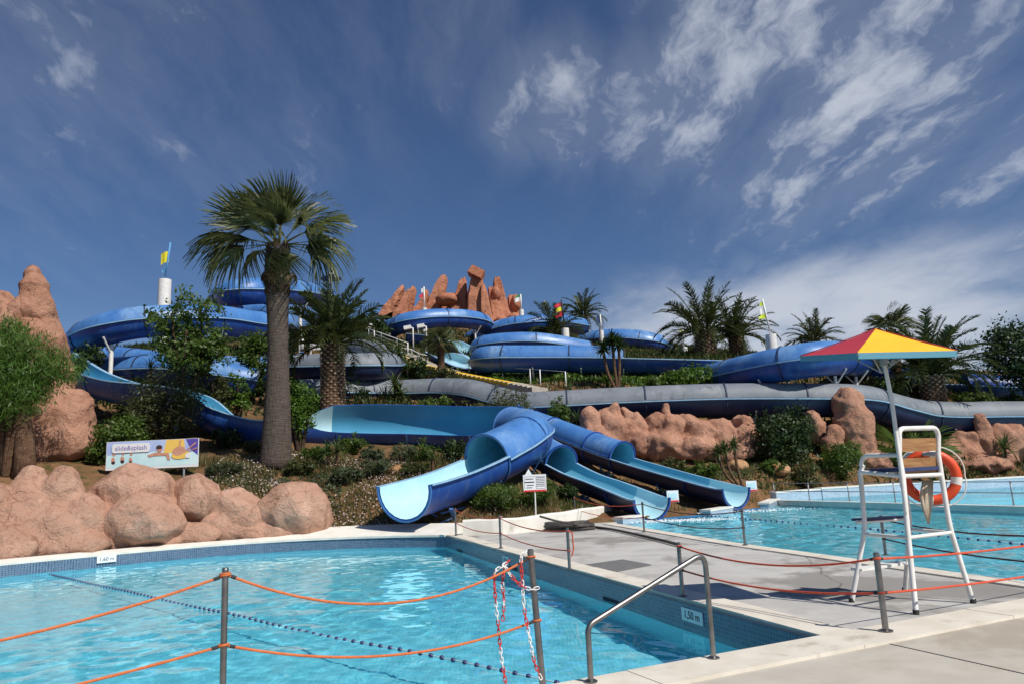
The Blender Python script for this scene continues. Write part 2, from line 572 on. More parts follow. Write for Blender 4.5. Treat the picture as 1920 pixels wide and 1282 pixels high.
pmat('steel', (0.30, 0.29, 0.28), (0.20, 0.195, 0.19), 6.0, 0.42, metal=1.0, rv=0.2)
pmat('grey_rail', (0.35, 0.36, 0.38), (0.28, 0.29, 0.31), 3.0, 0.5, metal=0.3)
tilemat('tile_band', (0.035, 0.075, 0.15), (0.08, 0.14, 0.23), (0.24, 0.29, 0.34), 0.05)
tilemat('tile_mid', (0.02, 0.10, 0.22), (0.04, 0.16, 0.32), (0.08, 0.22, 0.36), 0.06)  # darker blue puts the dark reflection under the divider into the wall colour
tilemat('tile_pale', (0.20, 0.30, 0.42), (0.34, 0.44, 0.55), (0.55, 0.60, 0.62), 0.06)
tilemat('pool_floor', (0.17, 0.66, 0.80), (0.30, 0.80, 0.90), (0.45, 0.85, 0.92), 0.06, 0.5)
watermat('water', (0.70, 0.95, 0.99), 1.0, 0.75)
watermat('water_busy', (0.72, 0.95, 0.99), 1.1, 0.8)
m, nt, out = nodes_of('clear_water')
nt.links.new(N(nt, 'ShaderNodeBsdfGlass', {'IOR': 1.33, 'Roughness': 0.0, 'Color': (0.80, 0.97, 1, 1)}).outputs[0], out.inputs[0])
rockmat('rock', (0.52, 0.295, 0.205), (0.62, 0.375, 0.27), (0.40, 0.20, 0.13), 0.95)
rockmat('rock_red', (0.43, 0.215, 0.14), (0.51, 0.28, 0.19), (0.33, 0.145, 0.09), 0.9, 0.8)
rockmat('rock_far', (0.42, 0.165, 0.095), (0.48, 0.215, 0.13), (0.33, 0.115, 0.065), 0.7, 0.45)
rockmat('soil_stone', (0.42, 0.22, 0.10), (0.50, 0.30, 0.16), (0.30, 0.14, 0.07), 0.9, 2.0)
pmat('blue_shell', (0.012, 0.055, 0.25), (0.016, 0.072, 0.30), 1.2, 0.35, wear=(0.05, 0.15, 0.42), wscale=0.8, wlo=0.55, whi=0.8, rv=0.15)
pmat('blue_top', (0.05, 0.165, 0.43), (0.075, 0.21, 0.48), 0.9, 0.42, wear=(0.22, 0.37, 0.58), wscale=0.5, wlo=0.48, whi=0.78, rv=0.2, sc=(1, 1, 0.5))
def streaks(name, dirt, amount):
    """rain streaks and chalky patches running down a shell"""
    nt = MATS[name].node_tree
    bs = [n for n in nt.nodes if n.type == 'BSDF_PRINCIPLED'][0]
    src = bs.inputs['Base Color'].links[0].from_socket
    co = N(nt, 'ShaderNodeTexCoord').outputs['Object']
    a = ramp(nt, noise(nt, 3.2, 7, 0.62, 0.1, co, (1, 1, 0.16)), 0.50, 0.68)
    b_ = ramp(nt, noise(nt, 0.45, 5, 0.6, 0.3, co), 0.40, 0.62)
    f = N(nt, 'ShaderNodeMath', {0: N(nt, 'ShaderNodeMath', {0: a, 1: b_}, operation='MULTIPLY').outputs[0], 1: amount}, operation='MULTIPLY').outputs[0]
    nt.links.new(mixc_(nt, f, src, dirt), bs.inputs['Base Color'])


streaks('blue_top', (0.035, 0.075, 0.16), 0.75)
streaks('blue_shell', (0.10, 0.16, 0.28), 0.55)
pmat('navy_shell', (0.008, 0.016, 0.06), (0.012, 0.024, 0.08), 1.2, 0.45)
pmat('grey_top', (0.135, 0.155, 0.18), (0.175, 0.195, 0.22), 0.8, 0.6, wear=(0.25, 0.27, 0.285), wscale=0.9, wlo=0.5, whi=0.75, bump=0.1, bscale=10)
streaks('grey_top', (0.07, 0.075, 0.08), 0.8)
pmat('chute_inner', (0.17, 0.50, 0.66), (0.22, 0.57, 0.72), 0.8, 0.3, wear=(0.30, 0.64, 0.76), wscale=0.6, wlo=0.5, whi=0.75, rv=0.15)
pmat('chute_pale', (0.42, 0.70, 0.78), (0.50, 0.76, 0.83), 0.9, 0.3, rv=0.15)
pmat('rim_pale', (0.22, 0.40, 0.58), (0.30, 0.48, 0.64), 3, 0.5)
pmat('trough_shaded', (0.055, 0.27, 0.45), (0.07, 0.31, 0.50), 0.6, 0.35, rv=0.15, wear=(0.09, 0.32, 0.50), wscale=0.5, wlo=0.55, whi=0.8)  # shade inside the upper trough, put into its colour
pmat('chute_mid', (0.14, 0.42, 0.57), (0.18, 0.47, 0.61), 0.8, 0.3, rv=0.15)
pmat('inner_blue', (0.03, 0.20, 0.46), (0.04, 0.25, 0.52), 0.8, 0.3, rv=0.15)
pmat('joint', (0.02, 0.035, 0.08), rough=0.6)
pmat('blue_paint', (0.05, 0.16, 0.42), (0.08, 0.20, 0.46), 2.0, 0.45)
pmat('rope', (0.55, 0.13, 0.035), (0.62, 0.18, 0.06), 20, 0.8, bump=0.3, bscale=80, bdist=0.005)
pmat('rope_red', (0.56, 0.07, 0.028), (0.64, 0.10, 0.04), 20, 0.8)
pmat('rope_dark', (0.10, 0.025, 0.02), (0.06, 0.02, 0.02), 6, 0.8)
pmat('chain_red', (0.60, 0.03, 0.02), rough=0.45)
pmat('chain_white', (0.80, 0.78, 0.76), rough=0.45)
pmat('float_blue', (0.02, 0.03, 0.10), (0.05, 0.06, 0.16), 30, 0.4)
pmat('cord', (0.55, 0.60, 0.62), rough=0.7)
pmat('hose', (0.035, 0.032, 0.03), (0.07, 0.06, 0.05), 8, 0.6)
pmat('cloth_red', (0.50, 0.035, 0.06), (0.45, 0.03, 0.05), 4, 0.7)
pmat('cloth_yellow', (0.85, 0.46, 0.012), (0.80, 0.42, 0.012), 4, 0.7)
pmat('cloth_teal', (0.10, 0.30, 0.40), rough=0.7)
pmat('seat_navy', (0.015, 0.025, 0.08), (0.03, 0.04, 0.11), 9, 0.5)
pmat('wood', (0.36, 0.19, 0.075), (0.25, 0.115, 0.04), 3.0, 0.55, bump=0.3, bscale=20, sc=(1, 1, 9), wear=(0.50, 0.30, 0.13), wscale=2.0)
pmat('ring_orange', (0.72, 0.075, 0.015), (0.65, 0.06, 0.012), 5, 0.5)
pmat('ring_white', (0.75, 0.72, 0.66), rough=0.6)
pmat('old_cloth', (0.42, 0.35, 0.25), (0.55, 0.47, 0.36), 8, 0.9)
pmat('rubber', (0.03, 0.03, 0.03), rough=0.8)
pmat('yellow_paint', (0.75, 0.50, 0.015), (0.62, 0.38, 0.02), 3, 0.7)
pmat('stair_grey', (0.42, 0.38, 0.33), (0.34, 0.30, 0.26), 2, 0.85)
pmat('flag_yellow', (0.80, 0.70, 0.03), rough=0.8)
pmat('flag_lime', (0.62, 0.75, 0.05), rough=0.8)
pmat('flag_blue', (0.10, 0.30, 0.55), rough=0.8)
pmat('flag_red', (0.70, 0.03, 0.06), rough=0.8)
pmat('flag_navy', (0.02, 0.05, 0.14), rough=0.8)
pmat('flag_white', (0.75, 0.76, 0.74), rough=0.8)
pmat('flag_green', (0.03, 0.25, 0.10), rough=0.8)
pmat('print_dark', (0.02, 0.02, 0.03), rough=0.6)
pmat('print_purple', (0.22, 0.16, 0.42), rough=0.6)
pmat('print_violet', (0.10, 0.07, 0.36), rough=0.6)
pmat('print_sky', (0.36, 0.45, 0.75), (0.50, 0.58, 0.82), 0.8, 0.6)
pmat('print_water', (0.50, 0.76, 0.80), (0.66, 0.84, 0.84), 1.2, 0.6)
pmat('print_yellow', (0.85, 0.55, 0.12), rough=0.6)
pmat('print_skin', (0.55, 0.24, 0.15), (0.62, 0.32, 0.22), 5, 0.6)
pmat('print_red', (0.62, 0.03, 0.02), rough=0.6)
pmat('print_hair', (0.05, 0.03, 0.03), rough=0.6)
pmat('drain', (0.01, 0.015, 0.03), rough=0.8)
pmat('foam', (0.85, 0.90, 0.92), rough=0.6)
leafmat('leaf_mid', (0.055, 0.10, 0.013), (0.11, 0.18, 0.028), (0.12, 0.17, 0.05))
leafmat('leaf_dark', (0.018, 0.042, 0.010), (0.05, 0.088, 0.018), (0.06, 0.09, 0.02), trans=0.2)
leafmat('leaf_bright', (0.06, 0.13, 0.012), (0.11, 0.20, 0.02), (0.18, 0.24, 0.05))
leafmat('leaf_olive', (0.06, 0.075, 0.020), (0.10, 0.115, 0.035), (0.16, 0.16, 0.07))
leafmat('leaf_grey', (0.06, 0.08, 0.035), (0.11, 0.135, 0.06), (0.20, 0.20, 0.12))
leafmat('leaf_willow', (0.06, 0.125, 0.014), (0.115, 0.21, 0.03), (0.13, 0.21, 0.05))
leafmat('palm_leaf', (0.07, 0.088, 0.026), (0.15, 0.17, 0.065), (0.34, 0.33, 0.17), trans=0.25, rough=0.42)
leafmat('date_leaf', (0.036, 0.055, 0.016), (0.095, 0.12, 0.034), (0.12, 0.13, 0.05), trans=0.18, rough=0.4)
leafmat('yucca_leaf', (0.05, 0.085, 0.02), (0.11, 0.16, 0.05), (0.24, 0.24, 0.12), trans=0.2, rough=0.4)
leafmat('fan_leaf_green', (0.07, 0.13, 0.02), (0.15, 0.22, 0.05), (0.30, 0.32, 0.12), trans=0.3)
leafmat('dry_grass', (0.16, 0.13, 0.045), (0.26, 0.20, 0.09), (0.36, 0.28, 0.16), trans=0.3)
leafmat('green_grass', (0.06, 0.085, 0.016), (0.11, 0.13, 0.03), (0.18, 0.17, 0.06), trans=0.3)
leafmat('petal', (0.62, 0.45, 0.42), (0.72, 0.66, 0.60), (0.62, 0.34, 0.36), trans=0.3)
leafmat('dead_frond', (0.16, 0.10, 0.05), (0.26, 0.18, 0.10), (0.32, 0.24, 0.14), trans=0.15)
barkmat('bark_fan', (0.082, 0.062, 0.050), (0.125, 0.097, 0.078), 6.0, 0.9)
barkmat('bark_brown', (0.10, 0.055, 0.032), (0.17, 0.10, 0.06), 2.5, 0.9)
barkmat('bark_dark', (0.055, 0.035, 0.022), (0.09, 0.06, 0.04), 1.0, 0.9)
barkmat('boot_scar', (0.30, 0.24, 0.17), (0.42, 0.35, 0.26), 1.0, 0.6)
X = MATS


# ------------------------------------------------------------------ terrain
FRONT = [(-60, -6), (-20.5, 8), (-18.4, 15.6), (-14.2, 20.9), (-12.6, 22.4), (-9.7, 24.5), (-6.4, 25.2), (-2.3, 25.4), (1.2, 25.9), (3.2, 26.3), (5.5, 28.4), (7.6, 30.9), (9.6, 31.6), (11.2, 35.2), (14, 36.9), (26, 40.4), (60, 50.5), (300, 122)]
FX = np.array([p[0] for p in FRONT]); FY = np.array([p[1] for p in FRONT])
TC = [  # photo x, photo y, metres ahead
    (430, 930, 26.6), (680, 945, 26.4), (560, 900, 27.6), (420, 875, 28.5), (517, 862, 28.6), (700, 872, 29), (800, 900, 28.4), (930, 955, 27.2),
    (1040, 955, 27.6), (250, 890, 28.5), (100, 868, 28), (20, 875, 27), (-150, 870, 27), (-400, 860, 27),
    (640, 846, 33), (820, 858, 32.5), (960, 880, 31), (450, 840, 33.5), (300, 800, 35), (150, 800, 36), (1040, 925, 32.6), (1090, 945, 31), (1140, 958, 29.7), (1180, 966, 28.6), (1110, 892, 37.5), (1165, 912, 35.9), (1240, 930, 33.6), (1310, 942, 31.9), (1362, 952, 30.6), (1170, 935, 33.2), (1230, 948, 31.2), (1280, 905, 36.5), (1340, 905, 35.5),
    (1480, 893, 36), (1430, 915, 34), (1560, 884, 38), (1700, 882, 41), (1900, 876, 43), (2200, 868, 46),
    (1200, 855, 40), (1400, 850, 41), (1600, 850, 41.5), (1800, 850, 44), (1000, 820, 43), (1300, 808, 44), (1700, 815, 45), (1950, 815, 46),
    (1000, 730, 47), (1100, 728, 46), (1200, 732, 46), (1050, 702, 53), (1230, 702, 52), (850, 722, 50), (800, 690, 56), (735, 660, 60), (700, 745, 46), (620, 765, 41),
    (500, 745, 45), (420, 735, 46), (300, 745, 42), (180, 745, 42), (60, 740, 42), (400, 660, 58), (250, 660, 58), (560, 650, 62), (660, 640, 62), (830, 655, 72), (900, 632, 80),
    (850, 612, 88), (740, 605, 90), (970, 605, 90), (850, 610, 100), (1050, 650, 75), (1150, 665, 70), (1330, 700, 52), (1330, 668, 62), (1400, 668, 62), (1450, 722, 46), (1550, 712, 47),
    (1650, 742, 47), (1760, 748, 45), (1850, 748, 46), (1950, 748, 46), (1700, 730, 60), (1900, 735, 60), (1530, 680, 70), (1250, 668, 75), (300, 650, 75), (100, 660, 75), (2200, 740, 60), (-300, 760, 50)]
TP = np.array([P(*t) for t in TC])
_d = np.linalg.norm(TP[:, None, :2] - TP[None, :, :2], axis=2)
_n = len(TP)
_A = np.zeros((_n + 1, _n + 1)); _A[:_n, :_n] = _d - 0.9 * np.eye(_n); _A[:_n, _n] = 1; _A[_n, :_n] = 1
TW = np.linalg.solve(_A, np.append(TP[:, 2], 0))


def sstep(t):
    t = np.clip(t, 0, 1)
    return t * t * (3 - 2 * t)


def height(x, y):
    x = np.asarray(x, float); y = np.asarray(y, float)
    shp = x.shape
    q = np.stack([x.ravel(), y.ravel()], 1)
    h = np.zeros(len(q))
    for i in range(0, len(q), 20000):
        dd = np.linalg.norm(q[i:i + 20000, None, :] - TP[None, :, :2], axis=2)
        h[i:i + 20000] = dd @ TW[:_n] + TW[_n]
    h = np.clip(h, 0.0, 21.0)
    cx, cy = 3.0, 55.0
    far = sstep((np.hypot((q[:, 0] - cx) * 0.8, q[:, 1] - cy) - 52) / 60)
    h = h * (1 - far) + 1.0 * far
    nz = 0.09 * np.sin(q[:, 0] * 1.7 + 0.6 * np.sin(q[:, 1] * 1.1)) * np.sin(q[:, 1] * 1.9 + 0.8 * np.sin(q[:, 0] * 0.9)) + 0.05 * np.sin(q[:, 0] * 4.3 + q[:, 1] * 2.2) * np.sin(q[:, 1] * 3.7 - q[:, 0] * 1.3)
    e = q[:, 1] - np.interp(q[:, 0], FX, FY)
    k = sstep(e / 1.6)
    h = np.where(e > 0, (h + nz) * k + 0.06, -2.6 * sstep(-e / 0.5) + 0.06 * (1 - sstep(-e / 0.5)))
    h = np.where((q[:, 1] < 4) & (e < 0), -2.6, h)
    return h.reshape(shp)


def gz(x, y):
    return float(height(np.array([x]), np.array([y]))[0])


def ground_at(px, py, d):
    p = P(px, py, d)
    p[2] = gz(p[0], p[1])
    return p


def axis_vals(lo, hi, step, far):
    a = list(np.arange(lo, hi, step))
    s = step; v = a[-1]
    while v < far:
        s *= 1.35; v += s; a.append(v)
    s = step; v = a[0]
    while v > -far:
        s *= 1.35; v -= s; a.insert(0, v)
    return np.array(a)


xs = axis_vals(-42, 62, 0.5, 4000); ys = axis_vals(14, 112, 0.5, 4000)
XX, YY = np.meshgrid(xs, ys)
ZZ = height(XX, YY)
nx, ny = len(xs), len(ys)
idx = np.arange(nx * ny).reshape(ny, nx)
qd = np.stack([idx[:-1, :-1], idx[:-1, 1:], idx[1:, 1:], idx[1:, :-1]], -1).reshape(-1, 4)
m, nt, out = nodes_of('soil')
_co = N(nt, 'ShaderNodeTexCoord').outputs['Object']
_n1 = noise(nt, 0.35, 5, 0.6, 0.3, _co); _n2 = noise(nt, 2.2, 8, 0.65, 0.2, _co); _n3 = noise(nt, 9.0, 6, 0.7, 0.0, _co)
_c = mixc_(nt, ramp(nt, _n1, 0.4, 0.6), (0.15, 0.082, 0.04), (0.24, 0.13, 0.065))
_c = mixc_(nt, ramp(nt, _n2, 0.45, 0.65), _c, (0.075, 0.07, 0.025))
_c = mixc_(nt, ramp(nt, _n3, 0.58, 0.72), _c, (0.28, 0.18, 0.10))
_bn = N(nt, 'ShaderNodeBump', {'Height': _n3, 'Strength': 0.8, 'Distance': 0.1}).outputs[0]
_bs = N(nt, 'ShaderNodeBsdfPrincipled', {'Base Color': _c, 'Roughness': 0.95, 'Normal': _bn, 'Specular IOR Level': 0.1})
nt.links.new(_bs.outputs[0], out.inputs[0])
tag(link('ground', np_mesh('ground', np.stack([XX, YY, ZZ], -1), qd, X['soil'], True)), 'orange brown earth hillside under the slides and planting', None, None, 'structure')

# ------------------------------------------------------------------ pools and decks
c0 = G(1537, 1197)[:2]
near_dir = nrm(c0 - G(1200, 1259)[:2])          # along the near pool edge
near_n = V(near_dir[1], -near_dir[0])           # towards the camera
c1 = G(835, 1004)[:2]
rp_dir = nrm(G(1920, 1092)[:2] - G(1398, 1021)[:2])
WL, WR, WB = -0.31, -0.07, 0.06                 # water levels: left, right, upper right pool


def hit(p, d, q, e):
    t = np.cross(q - p, e) / np.cross(d, e)
    return p + d * t


rp0 = G(1150, 981)[:2]
rp1 = G(1398, 1021)[:2]
tip = hit(rp1, rp_dir, c0, near_dir)
far_l = c0 - near_dir * 19.5
kp = [c1, V(-3.6, 23.85), V(-5.0, 24.2), V(-6.4, 24.3), V(-8.0, 24.15), V(-9.5, 23.65), V(-10.9, 22.85), V(-12.2, 21.75), V(-13.8, 20.25), V(-15.6, 18.1), V(-17.0, 15.5)]
kk = catmull([(p[0], p[1], 0) for p in kp], 0.4)[:, :2]
left_poly = [far_l, c0] + list(kk) + [V(-17.8, 12), V(-18, 6)]
far_r = tip + near_dir * 26
d0 = G(1445, 936, 0.12)[:2]; d1 = G(1920, 948, 0.12)[:2]
f0 = G(1530, 914, 0.5)[:2]; f1 = G(1920, 892, 0.5)[:2]
div_dir = nrm(d1 - d0)
div_end = hit(d0, div_dir, far_r, near_dir)
exL = V(4.2, 27.2); exM = V(6.8, 28.3); exR = G(1425, 950, 0.0)[:2]
right_poly = [tip, div_end, d0, exR, V(8.2, 30.1), exM, V(5.2, 27.6), exL, V(3.3, 26.2), rp0, rp1]
far_e = f1 + nrm(f1 - f0) * 30
upper_poly = [d0, div_end, far_r + near_dir * 1 + V(2, 6), far_e, f1, f0]


def basin(name, poly, zf, zt, label, band=0.55, mb=None, slope=0.0, wm=None):
    """walls and floor of one pool, facing inwards; the floor may rise away from the camera"""
    e = empty(name, (poly[1][0], poly[1][1], zf), label, None, None, 'structure')
    b = MB(); n = len(poly)
    fl_ = lambda p: zf + slope * (p[1] - 7)
    b.add([(p[0], p[1], fl_(p)) for p in poly], [tuple(range(n))])
    b.build('pool_floor', X['pool_floor'], e)
    w = MB(); t = MB()
    for i in range(n):
        p, q = poly[i], poly[(i + 1) % n]
        w.add([(p[0], p[1], fl_(p)), (q[0], q[1], fl_(q)), (q[0], q[1], zt - band), (p[0], p[1], zt - band)], [(3, 2, 1, 0)])
        t.add([(p[0], p[1], zt - band), (q[0], q[1], zt - band), (q[0], q[1], zt), (p[0], p[1], zt)], [(3, 2, 1, 0)])
    w.build('pool_wall', wm or X['pool_floor'], e)
    t.build('tile_band', mb or X['tile_band'], e)
    return e


lpb = basin('left_pool_basin', left_poly, WL - 1.30, -0.02, 'blue mosaic basin of the left splash pool', 0.52, None, 0.012)
rpb = basin('right_pool_basin', right_poly, WR - 0.9, -0.02, 'pale blue basin of the right splash pool', 0.14, X['tile_mid'], 0.0, X['tile_mid'])
basin('upper_pool_basin', upper_poly, WB - 0.24, 0.1, 'pale basin of the raised pool at the far right', 0.12, X['tile_pale'])


def inside(pl, x, y):
    r = np.zeros(x.shape, bool); n = len(pl); j = n - 1
    for i in range(n):
        (xi, yi), (xj, yj) = pl[i], pl[j]
        r ^= ((yi > y) != (yj > y)) & (x < (xj - xi) * (y - yi) / (yj - yi + 1e-12) + xi)
        j = i
    return r


def rippled(label, poly, z, step, amp, seed, lim, basin_, lmin, lmax, heading):
    """water surface with real waves, so that it refracts and throws light patterns on the floor"""
    pl = np.array([p[:2] for p in poly])
    gx = np.arange(lim[0], lim[1], step); gy = np.arange(lim[2], lim[3], step)
    GX, GY = np.meshgrid(gx, gy)
    g = np.random.default_rng(seed); Z = np.zeros_like(GX)
    for k in range(64):
        L = lmin * (lmax / lmin) ** g.random(); a = g.normal(heading, 0.9)
        kx, ky = math.cos(a) * 2 * math.pi / L, math.sin(a) * 2 * math.pi / L
        Z += amp * L * np.sin(kx * GX + ky * GY + g.uniform(0, 6.28) + 0.8 * np.sin(0.7 * GX + k) + 0.6 * np.sin(0.9 * GY - k))
    Z *= 0.75 + 0.45 * np.sin(0.35 * GX + 1.2 * np.sin(0.27 * GY)) * np.sin(0.31 * GY + 0.9)
    ny_, nx_ = GX.shape
    ii = np.arange(nx_ * ny_).reshape(ny_, nx_)
    qq = np.stack([ii[:-1, :-1], ii[:-1, 1:], ii[1:, 1:], ii[1:, :-1]], -1).reshape(-1, 4)
    cx = (GX[:-1, :-1] + step / 2).ravel(); cy = (GY[:-1, :-1] + step / 2).ravel()
    keep = np.zeros(len(qq), bool)
    for dx in (-step, 0, step):
        for dy in (-step, 0, step): keep |= inside(pl, cx + dx, cy + dy)
    qq = qq[keep]
    used = np.unique(qq); mp = np.zeros(nx_ * ny_, int); mp[used] = np.arange(len(used))
    o = link('water', np_mesh('water', np.stack([GX, GY, z + Z], -1).reshape(-1, 3)[used], mp[qq], X['clear_water'], True))
    o.cycles.is_caustics_caster = True
    for c in basin_.children: c.cycles.is_caustics_receiver = True
    return tag(o, label, None, None, 'structure')


sun_data.cycles.is_caustics_light = True
rippled('rippled turquoise water of the left splash pool', left_poly, WL, 0.065, 0.00120, 4, (-14.5, 3.2, 2.5, 24.8), lpb, 0.16, 1.3, 0.6)
rippled('choppy turquoise water of the right splash pool', right_poly, WR, 0.085, 0.0019, 5, (2.8, 17.5, 9.0, 35.0), rpb, 0.22, 1.5, 0.2)
b = MB(); b.add([(p[0], p[1], WB) for p in upper_poly], [tuple(range(len(upper_poly)))])
tag(b.build('water', X['water']), 'calm pale water of the raised pool at the far right', None, None, 'structure')

# decks
mid_poly = [c0 + near_dir * 0.02, tip, rp1, rp0, V(3.3, 26.1), V(1.2, 26.0), V(-2.3, 25.4), V(-2.55, 24.1), c1]
b = MB(); b.poly_prism(mid_poly, -1.9, 0.0, 0)
tag(b.build('pavement', X['concrete']), 'grey concrete walkway between the two pools', None, None, 'structure')
s0 = far_l - near_dir * 30; s1 = far_r + near_dir * 10
b = MB(); b.poly_prism([s0 + near_n * 0.5, s0 + near_n * 30, s1 + near_n * 40, s1 + near_n * 0.5], -1.9, 0.004, 0)
tag(b.build('deck', X['near_concrete']), 'beige concrete deck in the near right corner', None, None, 'structure')


q0_, q1_ = G(1668, 1206, 0.006), G(2100, 1302, 0.006)
b = MB(); b.bar(q0_, q1_, 0.012, 0.004)
tag(b.build('expansion_joint', X['drain'], loc=tuple(q0_)), 'dark expansion joint across the near deck', None, None, 'structure')


def coping(name, label, pts, width, z0, z1, mat_, L=1.0, gap=0.012, side=1):
    """row of slabs laid along a line, width to the given side (+1 = right of travel)"""
    e = empty(name, (pts[0][0], pts[0][1], z0), label, None, None, 'structure')
    pts = [np.asarray(p, float)[:2] for p in pts]
    nn = []
    for i in range(len(pts)):
        t = nrm(pts[min(i + 1, len(pts) - 1)] - pts[max(i - 1, 0)])
        nn.append(V(t[1], -t[0]) * side)
    for i in range(len(pts) - 1):
        a, c = pts[i], pts[i + 1]
        n = max(1, int(round(np.linalg.norm(c - a) / L)))
        for k in range(n):
            t0, t1 = k / n, (k + 1) / n
            g = gap / max(0.1, np.linalg.norm(c - a))
            p0 = a + (c - a) * (t0 + g / 2); p1 = a + (c - a) * (t1 - g / 2)
            q0 = p0 + (nn[i] * (1 - t0) + nn[i + 1] * t0) * width; q1 = p1 + (nn[i] * (1 - t1) + nn[i + 1] * t1) * width
            b = MB(); zj = z1 + random.uniform(-0.003, 0.003)
            pl = [p0, p1, q1, q0]
            if np.cross(p1 - p0, q1 - p0) < 0: pl = pl[::-1]
            b.poly_prism(pl, z0, zj)
            b.build('coping_slab', X[mat_], e)
    return e


coping('near_coping', 'cream coping strip along the near edge of the pools', [c0 - near_dir * 18, c0 - near_dir * 0.0, tip, tip + near_dir * 14], 0.52, -0.06, 0.035, 'coping', 2.4, 0.006)
coping('left_pool_coping', 'cream coping along the walkway side of the left pool', [c0 + near_dir * 0.03, c1 + V(0.02, 0)], 0.42, -0.06, 0.03, 'coping', 1.3, 0.008, 1)
coping('right_pool_coping', 'stained coping along the walkway side of the right pool', [rp0, rp1, tip], 0.36, -0.06, 0.025, 'coping', 1.4, 0.008, 1)
# white kerb behind the left pool
e = empty('pool_kerb', (kp[0][0], kp[0][1], 0), 'white rendered kerb behind the left pool', None, None, 'structure')
b = MB()
prof = [(-0.03, -0.03), (-0.03, 0.03), (0.12, 0.05), (0.55, 0.16), (1.25, 0.30), (1.45, 0.26), (1.5, -0.4)]
tt = np.gradient(kk, axis=0); tt /= np.linalg.norm(tt, axis=1)[:, None]
vv = []
for i in range(len(kk)):
    nrm_ = V(tt[i][1], -tt[i][0])
    w = 1.0 if kk[i][0] > -6.5 else max(0.35, 1 - (-6.5 - kk[i][0]) * 0.3)
    for (o_, z_) in prof:
        p = kk[i] + nrm_ * o_ * w
        vv.append((p[0], p[1], z_ * (w if z_ > 0.04 else 1)))
n = len(prof)
b.add(vv, [(i * n + k, i * n + k + 1, (i + 1) * n + k + 1, (i + 1) * n + k) for i in range(len(kk) - 1) for k in range(n - 1)])
b.add([vv[k] for k in range(n)], [tuple(range(n))])
b.build('kerb', X['white_wall'], e)
# low white planter wall behind the walkway
wp = catmull([tuple(G(868, 1004)), tuple(G(960, 1000)), tuple(G(1030, 991)), tuple(G(1090, 980)), tuple(G(1148, 969))], 0.3)[:, :2]
wt_ = np.gradient(wp, axis=0); wt_ /= np.linalg.norm(wt_, axis=1)[:, None]
b = MB(); vv = []
for i in range(len(wp)):
    nn_ = V(-wt_[i][1], wt_[i][0]); hh = 0.46 + 0.012 * math.sin(i * 0.7)
    for (o_, z_) in ((0, -0.1), (0.02, hh - 0.05), (0.06, hh), (0.26, hh), (0.30, hh - 0.05), (0.3, -0.1)):
        p = wp[i] + nn_ * o_; vv.append((p[0], p[1], z_))
b.add(vv, [(i * 6 + k, (i + 1) * 6 + k, (i + 1) * 6 + (k + 1) % 6, i * 6 + (k + 1) % 6) for i in range(len(wp) - 1) for k in range(6)])
b.add([vv[k] for k in range(6)] + [vv[-6 + k] for k in range(6)], [(0, 1, 2, 3, 4, 5), (11, 10, 9, 8, 7, 6)])
tag(b.build('planter_wall', X['white_wall'], loc=(wp[0][0], wp[0][1], 0)), 'low white curved planter wall below the green bushes', 'wall')
# far copings of the right pools
def kerb_wall(name, label, pts, w, z0, z1):
    e = empty(name, (pts[0][0], pts[0][1], z0), label, 'wall')
    for i in range(len(pts) - 1):
        a = np.append(pts[i], 0); c = np.append(pts[i + 1], 0)
        t = nrm(c - a); s = V(-t[1], t[0], 0)
        L = np.linalg.norm(c - a)
        bb = MB(); bb.box((a + c) / 2 + s * (w / 2 + 0.01) + V(0, 0, (z0 + z1 - 0.07) / 2), (L, w, z1 - z0 - 0.07), (t, s, V(0, 0, 1))); bb.build('wall_body', X['tile_pale'], e)
        bb = MB(); bb.box((a + c) / 2 + s * (w / 2 - 0.02) + V(0, 0, z1 - 0.035), (L + 0.06, w + 0.1, 0.07), (t, s, V(0, 0, 1))); bb.build('cap', X['white_wall'], e)
    return e


kerb_wall('pool_edge_wall', 'short white pool edge left of the raised pool', [d0 + V(0.02, 0.05), exR + V(0.0, 0.02)], 0.35, -0.6, 0.18)
kerb_wall('pool_edge_wall', 'short white pool edge between the two chute exits', [V(8.0, 30.0), exM + V(-0.1, 0)], 0.35, -0.6, 0.16)
kerb_wall('pool_edge_wall', 'white pool edge left of the middle chute exit', [V(4.1, 27.15), V(3.2, 26.15)], 0.35, -0.6, 0.16)
kerb_wall('pool_edge_wall', 'long white coping wall behind the raised pool', [far_e, f1, f0], 0.4, -0.6, 0.52)
kerb_wall('pool_edge_wall', 'white end wall at the left of the raised pool', [f0, d0], 0.35, -0.6, 0.48)
b = MB(); a_ = np.append(d0, 0); e_ = np.append(div_end, 0); t = nrm(e_ - a_); s = V(-t[1], t[0], 0)
b.box((a_ + e_) / 2 + V(0, 0, -0.02), (np.linalg.norm(e_ - a_), 0.36, 0.28), (t, s, V(0, 0, 1)))
tag(b.build('divider_wall', X['white_wall'], loc=(d0[0], d0[1], -0.16)), 'low divider wall between the right pool and the raised pool', 'wall')


# ------------------------------------------------------------------ water slides
def frames(path):
    p = path[:, :3]
    T = np.gradient(p, axis=0); T /= np.linalg.norm(T, axis=1)[:, None]
    S = np.cross(T, V(0, 0, 1)); S /= np.maximum(1e-6, np.linalg.norm(S, axis=1))[:, None]
    U = np.cross(S, T)
    bk = np.radians(path[:, 3]) if path.shape[1] > 3 else np.zeros(len(p))
    S2 = S * np.cos(bk)[:, None] + U * np.sin(bk)[:, None]
    U2 = U * np.cos(bk)[:, None] - S * np.sin(bk)[:, None]
    return p, T, S2, U2


